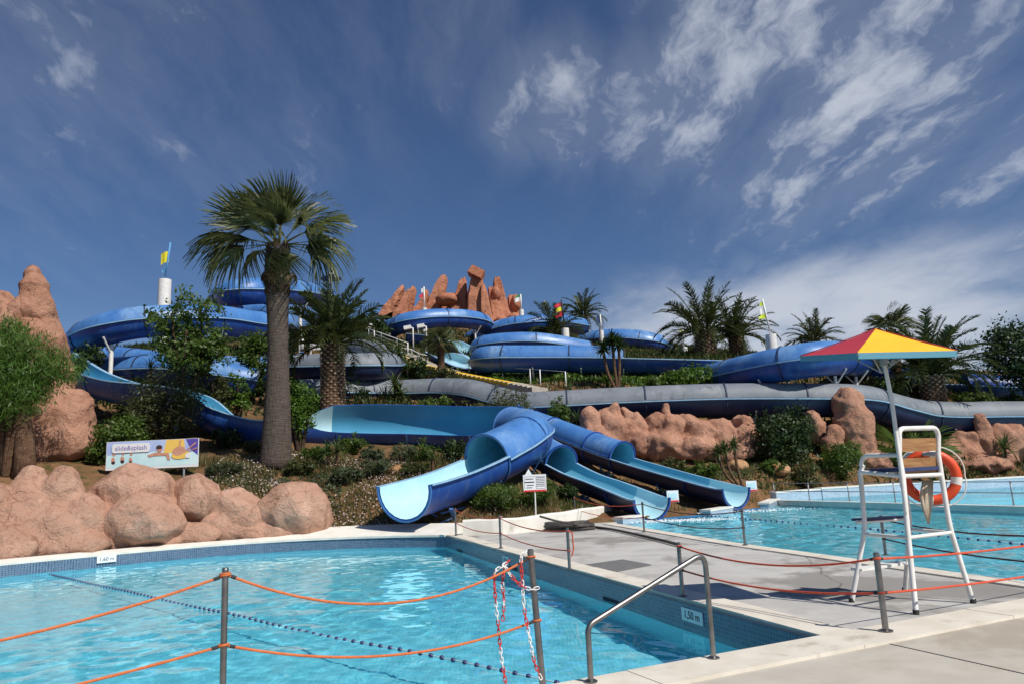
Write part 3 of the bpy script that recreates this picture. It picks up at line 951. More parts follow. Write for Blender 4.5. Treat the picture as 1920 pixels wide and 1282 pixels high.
def sweep(mb, fr, i0, i1, prof, pm, pf=None):
    """closed profile (side, up) carried along the path; pm = material of each profile edge"""
    p, T, S, U = fr
    n = len(prof); vs_ = []
    for i in range(i0, i1 + 1):
        for (s, u) in (prof if pf is None else pf(i)):
            vs_.append(p[i] + S[i] * s + U[i] * u)
    fs = []; ms = []
    m_ = i1 - i0
    for i in range(m_):
        for k in range(n):
            k2 = (k + 1) % n
            fs.append((i * n + k, (i + 1) * n + k, (i + 1) * n + k2, i * n + k2)); ms.append(pm[k])
    # end faces as a strip of quads between the outer and inner half of the profile
    h = n // 2
    for base, flip in ((0, False), (m_ * n, True)):
        for k in range(h - 1):
            q = (base + k, base + k + 1, base + n - 2 - k, base + n - 1 - k)
            fs.append(q[::-1] if flip else q); ms.append(0)
    mb.add(vs_, fs, ms)


def arc_prof(r, a0, a1, n, th=0.045, fl=0.10, ft=0.05, up=False, ext=0.0):
    """shell cross-section from angle a0 to a1 (0 = straight down, + = right side), with flanges at both ends"""
    A = np.radians(np.linspace(a0, a1, n))
    outer = [(r * math.sin(a), -r * math.cos(a)) for a in A]
    ri = r - th
    inner = [(ri * math.sin(a), -ri * math.cos(a)) for a in A[::-1]]
    if ext > 0:      # straight high wall above the left rim
        a = A[0]; tx, tz = -math.cos(a), -math.sin(a)
        outer = [(outer[0][0] + tx * ext, outer[0][1] + tz * ext), (outer[0][0] + tx * ext * 0.5, outer[0][1] + tz * ext * 0.5)] + outer
        inner = inner + [(inner[-1][0] + tx * ext * 0.5, inner[-1][1] + tz * ext * 0.5), (inner[-1][0] + tx * ext, inner[-1][1] + tz * ext)]
        fl = 0
    def fl_pts(a, sgn):
        # flange sticks out radially, ft thick against the direction of travel round the arc
        da = sgn * ft / r
        return [(r * math.sin(a - da), -r * math.cos(a - da)), ((r + fl) * math.sin(a - da), -(r + fl) * math.cos(a - da)), ((r + fl) * math.sin(a), -(r + fl) * math.cos(a))]
    if fl > 0:
        R1 = fl_pts(A[-1], 1); L1 = fl_pts(A[0], -1)
        o = [L1[2], L1[1], L1[0]] + outer[1:-1] + R1
        # inner gets matching extra points so both halves have equal counts
        i_ = [inner[0]] * 2 + inner + [inner[-1]] * 2
        k = len(o) - len(i_)
        while len(i_) < len(o): i_.insert(0, inner[0])
        while len(i_) > len(o): i_.pop(0)
        prof = o + i_
        pm = [0] * (len(o)) + [1] * (len(i_) - 1) + [0]
        for q in (0, 1, len(o) - 3, len(o) - 2, len(o) - 1, -1): pm[q] = 2
    else:
        prof = outer + inner
        pm = [0] * len(outer) + [1] * (len(inner) - 1) + [0]
    return prof, pm


def slide(name, label, ctrl, r, spans, mats=('blue_top', 'blue_shell', 'inner_blue'), seg=3.2, n=13, supports=(), joint='joint', group=None, step=0.4, fl=0.12, th=0.05, trough=(-90, 90), base=None, fls=None, inner=None, exts=None):
    """ctrl rows: photo x, photo y, metres ahead[, bank]; spans: (start, end, 'tube'|'trough') in 0..1 of the length"""
    pts = []
    for c in ctrl:
        w = P(c[0], c[1], c[2])
        pts.append((w[0], w[1], w[2], c[3] if len(c) > 3 else 0.0))
    path = catmull(pts, step)
    fr = frames(path)
    p, T, S, U = fr
    Np = len(p)
    bi = int(base * (Np - 1)) if base is not None else Np // 2
    root = empty(name, (p[bi][0], p[bi][1], max(gz(p[bi][0], p[bi][1]), 0)), label, 'water slide', group)
    k = max(2, int(round(seg / step)))
    mtop, mlow, minn = X[mats[0]], X[mats[1]], X[mats[2]]
    for si, (s0, s1, kind) in enumerate(spans):
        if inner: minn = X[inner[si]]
        a, z = int(round(s0 * (Np - 1))), int(round(s1 * (Np - 1)))
        cuts = list(range(a, z, k))
        if len(cuts) > 1 and z - cuts[-1] < k * 0.5: cuts.pop()
        cuts.append(z)
        for i0, i1 in zip(cuts[:-1], cuts[1:]):
            lo, hi = trough if kind == 'trough' else (-90, 90)
            pf = None
            if exts and exts[si]:
                e0, e1 = exts[si]
                pf = lambda i, e0=e0, e1=e1: arc_prof(r, lo, hi, n, th, fl, ext=e0 + (e1 - e0) * (i - a) / max(1, z - a))[0]
            prof, pm = arc_prof(r, lo, hi, n, th, fl, ext=0.1 if pf else 0.0)
            mb = MB(); sweep(mb, fr, i0, i1, prof, pm, pf)
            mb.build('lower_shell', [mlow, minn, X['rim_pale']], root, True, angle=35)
            if kind == 'tube':
                prof, pm = arc_prof(r, 90.6, 269.4, n, th, fl * 0.8)
                mb = MB(); sweep(mb, fr, i0, i1, prof, pm)
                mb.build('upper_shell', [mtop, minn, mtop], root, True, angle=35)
        for i in cuts:
            a0, a1 = (-180, 180) if kind == 'tube' else trough
            mb = MB(); rows = []
            A = np.radians(np.linspace(a0, a1, 25))
            for a_ in A:
                for (rr, tt_) in ((r + 0.002, -0.035), (r + 0.055, -0.035), (r + 0.055, 0.035), (r + 0.002, 0.035)):
                    rows.append(p[i] + T[i] * tt_ + S[i] * rr * math.sin(a_) - U[i] * rr * math.cos(a_))
            mb.add(rows, [(j * 4 + q, j * 4 + (q + 1) % 4, (j + 1) * 4 + (q + 1) % 4, (j + 1) * 4 + q) for j in range(24) for q in range(4)])
            mb.build('joint_ring', X[joint], root, True, angle=40)
    for sp in supports:
        i = int(round(sp[0] * (Np - 1))); mat_ = sp[1] if len(sp) > 1 else 'white_paint'
        rad = sp[2] if len(sp) > 2 else 0.09
        top = p[i] - U[i] * (r + 0.03)
        g = gz(top[0], top[1]) - 0.1
        if top[2] - g < 0.25: continue
        mb = MB(); mb.tube([V(top[0], top[1], g), V(top[0], top[1], top[2] - 0.02)], rad, 10)
        s_ = S[i] * r * 0.75
        for q in (-1, 1):
            mb.tube([V(top[0], top[1], max(g, top[2] - 0.55)), p[i] + s_ * q - U[i] * r * 0.72], rad * 0.5, 6)
        mb.build('support_post', X[mat_], root, True, angle=40)
    return root, fr


BL = ('blue_top', 'blue_shell', 'inner_blue')
# the slide that sweeps down from the left, turns and ends over the left pool
RA = 0.98
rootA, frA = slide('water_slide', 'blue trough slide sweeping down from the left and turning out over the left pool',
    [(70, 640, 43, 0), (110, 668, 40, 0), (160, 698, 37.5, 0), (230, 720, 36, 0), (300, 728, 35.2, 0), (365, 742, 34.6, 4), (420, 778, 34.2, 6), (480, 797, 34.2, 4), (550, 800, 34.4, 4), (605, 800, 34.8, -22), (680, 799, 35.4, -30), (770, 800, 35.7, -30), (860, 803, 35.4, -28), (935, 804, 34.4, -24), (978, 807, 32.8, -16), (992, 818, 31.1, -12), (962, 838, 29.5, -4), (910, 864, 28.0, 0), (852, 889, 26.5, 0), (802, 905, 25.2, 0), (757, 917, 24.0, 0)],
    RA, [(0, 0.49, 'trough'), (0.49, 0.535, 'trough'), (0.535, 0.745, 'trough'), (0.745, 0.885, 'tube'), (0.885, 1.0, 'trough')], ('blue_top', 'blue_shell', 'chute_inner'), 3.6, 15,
    supports=((0.10, 'blue_paint'), (0.22, 'blue_paint'), (0.36, 'blue_paint'), (0.47, 'blue_paint'), (0.56, 'blue_paint'), (0.63, 'blue_paint'), (0.70, 'blue_paint'), (0.83, 'blue_paint', 0.05), (0.90, 'blue_paint', 0.05)), joint='blue_top', step=0.35, base=0.62, trough=(-97, 97), inner=('trough_shaded', 'chute_pale', 'trough_shaded', 'chute_inner', 'chute_pale'), exts=(0, (0.001, 0.62), (0.62, 0.66), 0, 0))  # inner colours by span paint the trough's shade and its sunlit left panel
# braced blue trestle under the exit of that slide
pe, Te, Se, Ue = frA
i = int(0.965 * (len(pe) - 1))
mb = MB()
top = pe[i] - Ue[i] * (RA + 0.05)
g0 = V(top[0] + 0.35, top[1] + 0.75, 0.2)
for q in (-0.55, 0.55):
    a = top + Se[i] * q + Ue[i] * 0.1
    mb.bar(a, g0 + Se[i] * q * 0.4, 0.13, 0.05)
    mb.bar(pe[i - 7] - Ue[i - 7] * (RA + 0.04) + Se[i] * q * 0.6, g0 + Se[i] * q * 0.4, 0.13, 0.05)
mb.bar(top - V(-0.1, 0, 0.35), pe[i - 6] - Ue[i - 6] * (RA + 0.5), 0.08, 0.05)
mb.bar(top + V(0.1, 0.1, -0.05), g0 + V(0.5, 0.4, 0.5), 0.08, 0.05)
mb.build('trestle', X['blue_paint'], rootA)

rootB, frB = slide('water_slide', 'middle blue chute leaving its tube and ending in the right pool',
    [(965, 815, 36.5), (1000, 837, 34.6), (1045, 864, 32.6), (1090, 887, 31.0), (1135, 903, 29.7), (1180, 920, 28.4), (1208, 931, 27.6), (1222, 934, 27.2)],
    0.76, [(0, 0.45, 'tube'), (0.45, 0.82, 'trough'), (0.82, 1.0, 'trough')], ('blue_top', 'navy_shell', 'chute_mid'), 3.0, 15, joint='blue_shell', step=0.3, base=0.95, fl=0.06, inner=('chute_mid', 'chute_mid', 'chute_pale'), supports=((0.3, 'blue_paint'), (0.62, 'blue_paint')))  # paler last span paints the sunlit exit lip
rootC, frC = slide('water_slide', 'rightmost blue chute leaving its long tube beside the red rocks',
    [(965, 782, 42.2), (1000, 796, 41), (1050, 815, 39.4), (1110, 838, 37.5), (1160, 856, 35.9), (1195, 867, 34.9), (1240, 880, 33.6), (1310, 899, 31.8), (1362, 912, 30.5), (1380, 914, 30.1)],
    0.78, [(0, 0.56, 'tube'), (0.56, 0.86, 'trough'), (0.86, 1.0, 'trough')], ('blue_top', 'navy_shell', 'chute_mid'), 3.2, 15, joint='blue_shell', step=0.3, base=0.95, fl=0.06, inner=('chute_mid', 'chute_mid', 'chute_pale'), supports=((0.3, 'blue_paint'), (0.5, 'blue_paint'), (0.75, 'blue_paint')))  # sunlight on this exit lip is painted in as the paler end colour
for rt, fr_ in ((rootB, frB), (rootC, frC)):      # small white panel on the lip of the chute exits
    p_, T_, S_, U_ = fr_
    q = p_[-1] - S_[-1] * 0.0 + S_[-1] * (-0.80) * (1 if np.dot(S_[-1], V(1, 0, 0)) < 0 else -1) + U_[-1] * 0.05
    mb = MB(); mb.box(q + V(0.12, 0.1, -0.02), (0.42, 0.05, 0.42)); pn = mb.build('exit_panel', X['board_white'], rt)
    mb = MB(); mb.box(q + V(0.12, 0.07, -0.19), (0.40, 0.012, 0.06)); mb.build('red_stripe', X['print_red'], pn)
    mb = MB(); mb.box(q + V(0.12, 0.07, 0.0), (0.30, 0.012, 0.2)); mb.build('pictogram', X['print_water'], pn)

# left spiral of blue tubes
slide('water_slide', 'high blue spiral tube looping beside the tall palm on the left',
    [(640, 575, 66), (600, 558, 60), (560, 549, 54), (490, 546, 50), (440, 550, 49), (418, 562, 52), (440, 578, 57), (500, 592, 56), (525, 606, 51), (480, 610, 47.5), (410, 601, 44.5), (330, 601, 42.5), (250, 606, 41.5), (185, 622, 41.5), (148, 645, 43.5), (158, 662, 47.5), (200, 672, 50), (260, 680, 48.5), (330, 690, 46), (400, 694, 44.5), (450, 696, 44.2), (500, 698, 45)],
    0.92, [(0, 1.0, 'tube')], BL, 4.2, 11, supports=((0.16, 'white_paint', 0.12), (0.5, 'white_paint', 0.12), (0.58, 'white_paint', 0.12), (0.66, 'white_paint', 0.12), (0.9, 'white_paint', 0.12)), base=0.9)
slide('water_slide', 'blue tube passing low behind the leafy tree on the left',
    [(190, 697, 44), (240, 695, 42.6), (300, 693, 41.8), (370, 698, 41.5), (430, 708, 41.5), (480, 716, 42)], 0.85, [(0, 1.0, 'tube')], BL, 4, 11, supports=((0.2,), (0.8,)))
# grey topped tubes
GR = ('grey_top', 'navy_shell', 'inner_blue')
slide('water_slide', 'long grey topped tube slide running across the hillside behind the red rocks',
    [(560, 740, 44.5), (640, 738, 45.5), (700, 739, 46.5), (760, 739, 47), (835, 737, 46), (885, 741, 44.8), (930, 754, 44), (975, 764, 43.4), (1040, 763, 43), (1150, 757, 42.8), (1300, 751, 42.4), (1420, 749, 42.2), (1560, 750, 42), (1625, 754, 42.4), (1675, 768, 43.2), (1725, 779, 44), (1790, 783, 44), (1870, 782, 44), (1960, 782, 44)],
    0.95, [(0, 1.0, 'tube')], GR, 4.4, 13, supports=((0.3, 'grey_rail'), (0.42, 'grey_rail'), (0.5, 'grey_rail'), (0.61, 'grey_rail'), (0.72, 'grey_rail'), (0.88, 'grey_rail'), (0.95, 'grey_rail')), base=0.6)
slide('water_slide', 'short grey topped tube bending back behind the stout date palm',
    [(470, 690, 47), (540, 690, 46.2), (620, 689, 45.4), (690, 688, 45.6), (728, 685, 47.6), (728, 676, 51), (700, 662, 54), (665, 655, 57), (640, 650, 60)],
    0.88, [(0, 1.0, 'tube')], GR, 3.0, 13, supports=((0.45, 'blue_paint'), (0.12, 'blue_paint')), base=0.4)
# blue tubes of the middle
slide('water_slide', 'arched blue tube loop in front of the red rock peaks',
    [(880, 640, 80), (905, 622, 78), (908, 608, 74), (880, 599, 70.5), (820, 597, 68.5), (765, 604, 68), (730, 619, 70), (722, 634, 74), (745, 645, 79), (800, 645, 80)],
    0.90, [(0, 1.0, 'tube')], BL, 4.6, 11, supports=((0.3,), (0.5,), (0.62,)), base=0.5)
slide('water_slide', 'long blue tube along the hedge that opens into a trough at the right',
    [(960, 690, 58), (918, 684, 55), (905, 676, 52), (930, 673, 50.6), (985, 673, 50.2), (1060, 673, 50), (1140, 674, 49.8), (1220, 676, 49.6), (1300, 678, 49.6), (1400, 681, 49.8), (1450, 682, 50.5)],
    0.94, [(0, 0.62, 'tube'), (0.62, 1.0, 'trough')], ('blue_top', 'blue_shell', 'chute_inner'), 4.4, 13, supports=((0.4,), (0.52,), (0.62,), (0.74,)), base=0.5)
slide('water_slide', 'upper blue tube above the long one by the hedge',
    [(930, 668, 66), (905, 658, 64.5), (905, 650, 62.5), (945, 644, 61.5), (1000, 643, 61.5), (1050, 649, 62), (1100, 658, 63)],
    0.90, [(0, 1.0, 'tube')], BL, 4.4, 11, supports=((0.5,),))
slide('water_slide', 'small blue tube rising at the foot of the red peaks',
    [(905, 638, 76), (925, 622, 75), (960, 611, 74), (1005, 606, 74), (1050, 606, 76), (1090, 612, 80)], 0.90, [(0, 1.0, 'tube')], BL, 4.4, 11)
slide('water_slide', 'far blue tube on the crest right of the numbered flag',
    [(1080, 652, 84), (1095, 641, 82), (1130, 635, 80), (1180, 636, 79), (1225, 643, 79), (1248, 656, 82)], 0.88, [(0, 1.0, 'tube')], BL, 4.4, 9)
slide('water_slide', 'small far blue tube just above the crest right of the numbered flag',
    [(1090, 648, 92), (1110, 634, 91), (1150, 630, 90), (1200, 632, 89), (1240, 642, 89)], 0.86, [(0, 1.0, 'tube')], BL, 4.4, 9)
slide('water_slide', 'large blue tube curving up behind the red and yellow parasol',
    [(1325, 712, 50), (1360, 705, 46.5), (1410, 694, 43.6), (1470, 682, 41.8), (1530, 673, 41.4), (1580, 671, 43), (1605, 676, 46), (1610, 684, 50)],
    0.98, [(0, 1.0, 'tube')], BL, 4.4, 13, supports=((0.35,), (0.55,), (0.75,)))
slide('water_slide', 'open blue trough above the large blue tube near the parasol',
    [(1400, 668, 56), (1470, 659, 53), (1540, 653, 52), (1600, 655, 52)], 0.9, [(0, 1.0, 'trough')], ('blue_top', 'blue_shell', 'chute_inner'), 4, 11, supports=((0.5,),))
slide('water_slide', 'small blue tube glimpsed beneath the parasol',
    [(1590, 725, 56), (1625, 714, 52), (1670, 708, 50.5), (1715, 714, 52), (1745, 726, 56)], 0.80, [(0, 1.0, 'tube')], ('blue_shell', 'blue_shell', 'inner_blue'), 4, 11, supports=((0.5,),))
slide('water_slide', 'blue trough and tube at the far right beside the clipped tree',
    [(1740, 722, 50), (1800, 723, 50), (1860, 726, 49.5), (1950, 730, 49)], 0.85, [(0, 0.35, 'trough'), (0.35, 1.0, 'tube')], ('blue_shell', 'blue_shell', 'inner_blue'), 3, 11, supports=((0.3,), (0.7,)))
slide('water_slide', 'pale blue open chute dropping beside the small fan palm',
    [(770, 628, 66), (830, 634, 65), (862, 645, 63), (885, 664, 61.5), (905, 674, 60.5)], 0.85, [(0, 1.0, 'trough')], ('blue_top', 'blue_shell', 'chute_pale'), 4, 11)
slide('water_slide', 'short pale chute end in front of the dark hillside wall',
    [(815, 660, 58, 0), (845, 668, 56, -20), (872, 680, 55, -30), (905, 688, 55, -30)], 0.75, [(0, 1.0, 'trough')], ('blue_top', 'blue_shell', 'chute_pale'), 4, 11)


# ------------------------------------------------------------------ sculpted rockwork
TEXN = {}


def disp_tex(scale):
    if scale not in TEXN:
        t = bpy.data.textures.new('rock_relief', 'CLOUDS')
        t.noise_scale = scale; t.noise_depth = 3
        if scale < 0:
            t = bpy.data.textures.new('rock_ledges', 'VORONOI'); t.noise_scale = -scale; t.distance_metric = 'DISTANCE'; t.noise_intensity = 1.0
        TEXN[scale] = t
    return TEXN[scale]


def ico(sub=2):
    bm = bmesh.new(); bmesh.ops.create_icosphere(bm, subdivisions=sub, radius=1.0)
    v = np.array([x.co[:] for x in bm.verts]); f = [tuple(q.index for q in fc.verts) for fc in bm.faces]
    bm.free()
    return v, f


ICO = ico(3)


def blob(x, y, d, rx, ry, rd=None, tilt=0.0):
    """ellipsoid seen at photo x, y, d metres ahead with half sizes rx, ry in photo pixels"""
    s = d / FOC
    return (P(x, y, d), (rx * s, (rd if rd is not None else rx * s), ry * s), tilt)


def rock_part(name, blobs, mat_, parent, voxel=0.09, d1=0.16, s1=0.7, d2=0.05, s2=0.2, d3=0.12, s3=0.55):
    b = MB()
    for (c, r, tilt) in blobs:
        ct, st = math.cos(R_(tilt)), math.sin(R_(tilt))
        v = ICO[0] * np.array(r)
        v = np.stack([v[:, 0] * ct + v[:, 2] * st, v[:, 1], -v[:, 0] * st + v[:, 2] * ct], 1) + c
        b.add(v, ICO[1])
    o = b.build(name, X[mat_], parent, True)
    md = o.modifiers.new('merge', 'REMESH'); md.mode = 'VOXEL'; md.voxel_size = voxel; md.use_smooth_shade = True
    sm = o.modifiers.new('soften', 'SMOOTH'); sm.factor = 0.5; sm.iterations = 5
    for (dd, ss) in ((d1, s1), (d3, -s3), (d2, s2)):
        dm = o.modifiers.new('relief', 'DISPLACE'); dm.texture = disp_tex(ss); dm.texture_coords = 'GLOBAL'; dm.strength = dd; dm.mid_level = 0.5
    return o


def formation(name, label, base, parts, mat_, **kw):
    e = empty(name, base, label, 'rock formation')
    for p in parts: rock_part('boulder', p, mat_, e, **kw)
    return e


formation('rock_formation', 'row of pinkish rounded artificial boulders along the back of the left pool', V(-10, 23.9, 0.1), [
    [blob(58, 945, 22.9, 34, 68, 0.7), blob(118, 935, 23.1, 36, 62, 0.75), blob(88, 1000, 22.8, 95, 62, 1.2), blob(15, 1000, 22.4, 75, 62, 1.1), blob(160, 985, 23.1, 50, 60, 0.9), blob(-60, 985, 22.0, 80, 90, 1.3), blob(-5, 1025, 21.6, 80, 40, 0.9), blob(-70, 1035, 20.9, 90, 55, 1.0), blob(0, 1030, 21.9, 60, 30, 0.6), blob(110, 1025, 22.5, 95, 28, 0.8), blob(60, 975, 22.7, 60, 60, 0.9)],
    [blob(252, 930, 24.6, 74, 54), blob(200, 965, 24.2, 45, 58), blob(290, 960, 24.6, 50, 50)],
    [blob(263, 975, 23.7, 68, 50, None, -6), blob(285, 985, 23.7, 58, 38), blob(235, 985, 23.5, 40, 40)],
    [blob(368, 930, 25.2, 46, 42), blob(376, 945, 25.0, 44, 38)],
    [blob(440, 958, 25.4, 48, 45), blob(410, 985, 25.0, 40, 30), blob(470, 980, 25.2, 40, 34)],
    [blob(556, 957, 25.6, 60, 54, 1.1, 10), blob(520, 968, 25.4, 40, 44), blob(580, 980, 25.5, 42, 34)],
    [blob(330, 1004, 24.7, 75, 26, 0.6), blob(250, 1016, 24.2, 85, 24, 0.6), blob(410, 1003, 25.0, 70, 22, 0.6), blob(195, 1025, 23.6, 60, 22, 0.6)],
    [blob(225, 1018, 23.75, 110, 30, 0.55), blob(150, 1022, 23.1, 90, 30, 0.5), blob(320, 1006, 24.3, 90, 30, 0.5)],
    [blob(420, 1000, 24.85, 90, 26, 0.5), blob(500, 994, 25.1, 70, 24, 0.5)],
    [blob(480, 992, 25.4, 60, 24, 0.6), blob(560, 993, 25.6, 58, 18, 0.6), blob(440, 988, 25.3, 34, 26, 0.6)],
], 'rock', voxel=0.08, d1=0.26, s1=1.3, d2=0.10, s2=0.32, d3=0.22, s3=0.7)

formation('rock_formation', 'tall red rock spire rising behind the feathery tree at the left edge', ground_at(70, 860, 29), [
    [blob(62, 522, 30, 15, 26, 0.5, 10), blob(62, 550, 30, 24, 40, 0.8), blob(66, 590, 30, 34, 55, 1.0), blob(74, 660, 30, 46, 70, 1.1), blob(84, 720, 30, 50, 60, 1.2)],
    [blob(5, 590, 29.6, 34, 46, 1.0, -12), blob(-30, 640, 29.6, 60, 90, 1.3), blob(16, 660, 29.4, 52, 80, 1.2), blob(20, 760, 29.4, 70, 80, 1.2)],
    [blob(40, 590, 29.5, 22, 40, 0.6), blob(55, 640, 29.4, 34, 50, 0.7)],
    [blob(112, 695, 29.2, 24, 20, 0.5), blob(96, 730, 29.2, 34, 26, 0.6), blob(118, 745, 29.2, 18, 16, 0.4)],
    [blob(118, 790, 29.0, 58, 62, 1.0), blob(95, 830, 28.8, 80, 45, 1.0), blob(150, 765, 29.2, 26, 34, 0.6), blob(60, 840, 28.6, 60, 50, 1.0)],
], 'rock_red', voxel=0.1, d1=0.3, s1=1.1, d2=0.14, s2=0.35, d3=0.3, s3=0.8)

formation('rock_formation', 'long knobbly red rock wall between the right chute and the grey tube', ground_at(1250, 855, 40), [
    [blob(1106, 795, 39.4, 16, 26), blob(1110, 820, 39.4, 24, 26)],
    [blob(1132, 786, 39.8, 10, 22, None, 14), blob(1152, 780, 39.8, 15, 26), blob(1150, 805, 39.8, 28, 34), blob(1140, 830, 39.6, 30, 26)],
    [blob(1176, 785, 40.0, 12, 24, None, -14), blob(1190, 808, 40.0, 26, 34), blob(1200, 835, 39.8, 36, 26)],
    [blob(1232, 800, 40.2, 26, 26), blob(1262, 802, 40.0, 28, 30), blob(1240, 835, 39.7, 46, 28)],
    [blob(1249, 770, 40.2, 11, 17, None, 6), blob(1256, 788, 40.2, 16, 16)],
    [blob(1290, 800, 40.2, 26, 30, None, -20), blob(1315, 815, 40.2, 32, 26), blob(1300, 842, 39.8, 50, 26)],
    [blob(1350, 822, 40.6, 44, 34), blob(1385, 830, 40.6, 40, 40), blob(1360, 850, 40.2, 60, 22)],
    [blob(1392, 791, 40.4, 19, 16), blob(1395, 800, 40.4, 18, 14)],
], 'rock_red', voxel=0.1, d1=0.42, s1=1.0, d2=0.16, s2=0.35, d3=0.4, s3=0.8)
formation('rock_formation', 'tall upright egg shaped red boulder in front of the grey tube', ground_at(1597, 860, 40.5), [
    [blob(1592, 765, 40.5, 30, 42, None, 4), blob(1600, 795, 40.5, 36, 55), blob(1610, 835, 40.4, 32, 40), blob(1632, 862, 40.2, 30, 22), blob(1645, 872, 40.0, 26, 14)],
    [blob(1563, 812, 40.0, 16, 16), blob(1560, 835, 40.0, 18, 24)],
    [blob(1524, 783, 41, 16, 12, None, 35), blob(1532, 810, 41, 20, 24)],
], 'rock_red', voxel=0.1, d1=0.3, s1=1.1, d2=0.14, s2=0.35, d3=0.3, s3=0.8)
formation('rock_formation', 'smooth red boulders with an upright finger at the right edge', ground_at(1850, 870, 43), [
    [blob(1842, 800, 43, 15, 24, None, -6), blob(1850, 840, 43, 19, 46, None, -8)],
    [blob(1888, 835, 43.6, 40, 46), blob(1915, 850, 43.6, 45, 44), blob(1860, 862, 43.4, 40, 20)],
    [blob(1812, 828, 43.6, 30, 26), blob(1800, 850, 43.4, 42, 26), blob(1780, 868, 43.0, 40, 16), blob(1830, 872, 42.8, 60, 14)],
    [blob(1960, 850, 43.8, 50, 40)],
], 'rock_red', voxel=0.1, d1=0.42, s1=1.0, d2=0.16, s2=0.35, d3=0.4, s3=0.8)

# peaks of leaning slabs on the crest
pk = empty('rock_peaks', ground_at(860, 612, 92), 'cluster of leaning red rock slabs crowning the hilltop', 'rock formation')


def slab(bx, by, tx, ty, wb, wt_, d, dep=3.0, seed=0, name='rock_slab'):
    """leaning rock slab from base to top, widths in photo pixels; faceted with rough relief"""
    r_ = random.Random(seed)
    a = P(bx, by, d); c = P(tx, ty, d)
    s = d / FOC
    rows = 9; n = 10; verts = []
    for i in range(rows):
        t = i / (rows - 1)
        cen = a + (c - a) * t
        w = (wb * (1 - t) + wt_ * t) * s / 2; dp = dep * (1 - 0.55 * t) / 2
        if i == rows - 1: w *= 0.72; dp *= 0.7
        for k in range(n):
            an = 2 * math.pi * k / n + 0.3
            cx_, sx_ = math.cos(an), math.sin(an)
            q = 1.0 / max(abs(cx_) ** 7 + abs(sx_) ** 7, 1e-3) ** (1 / 7)
            j = 1 + r_.uniform(-0.07, 0.07)
            verts.append(cen + V(cx_ * q * w * j, sx_ * q * dp * j, r_.uniform(-0.25, 0.25) + (0.5 * w * r_.uniform(-1, 1) * 0.3 if i == rows - 1 else 0)))
    mb = MB()
    fs = [(i * n + k, i * n + (k + 1) % n, (i + 1) * n + (k + 1) % n, (i + 1) * n + k) for i in range(rows - 1) for k in range(n)]
    fs.append(tuple((rows - 1) * n + k for k in range(n)))
    mb.add(verts, fs)
    o = mb.build(name, X['rock_far'], pk, False)
    return o


for k, sp in enumerate([(726, 596, 754, 540, 30, 13, 92), (752, 600, 774, 541, 36, 16, 91), (782, 604, 800, 548, 34, 10, 92.5), (806, 604, 832, 519, 44, 18, 93), (858, 616, 868, 523, 56, 12, 92),
                        (893, 640, 893, 514, 58, 20, 90), (918, 646, 906, 535, 34, 10, 89), (936, 604, 920, 540, 28, 12, 91), (944, 612, 932, 523, 40, 15, 92), (966, 604, 962, 556, 30, 20, 93), (835, 612, 838, 575, 60, 44, 94),
                        (890, 600, 905, 560, 120, 60, 96)]):
    slab(*sp, dep=4.0, seed=k + 3)
mb = MB(); cc = P(894, 513, 89.5); s = 90 / FOC
mb.box(cc, (30 * s, 2.4, 17 * s), (nrm(V(math.cos(R_(30)), 0, -math.sin(R_(30)))), V(0, 1, 0), nrm(V(math.sin(R_(30)), 0, math.cos(R_(30))))), 0, 0.86)
mb.build('balanced_block', X['rock_far'], pk)
for (x_, y_, d_, w_, h_) in ((838, 562, 90.5, 22, 14), (966, 598, 90, 16, 12), (940, 604, 89, 14, 10), (968, 570, 92, 11, 20), (930, 552, 90.5, 9, 18)):
    rock_part('boulder', [blob(x_, y_, d_, w_, h_, 1.4)], 'rock_far', pk, 0.25, 0.4, 1.5, 0.1, 0.6)
# loose orange stones on the slope
for k, (x_, y_, d_, w_, h_, lb) in enumerate([(850, 848, 29.8, 14, 9, 'orange loose stone on the slope right of the spiky yucca'), (748, 888, 28.6, 22, 9, 'flat orange stone lying in the dry flower bed'), (977, 915, 28.6, 7, 9, 'small orange stone beside the white warning sign'),
                                             (975, 936, 28.2, 6, 5, 'smallest orange stone below the white warning sign'), (1455, 870, 37.5, 26, 12, 'orange boulder on the slope above the raised pool'), (1382, 868, 38, 22, 14, 'orange boulder behind the crooked dragon tree')]):
    g = ground_at(x_, y_, d_)
    o = rock_part('loose_stone', [(V(g[0], g[1], g[2] + h_ * d_ / FOC * 0.3), (w_ * d_ / FOC, w_ * d_ / FOC * 0.8, h_ * d_ / FOC), 0)], 'soil_stone', None, 0.05, 0.1, 0.3, 0.03, 0.1)
    tag(o, lb, 'stone')


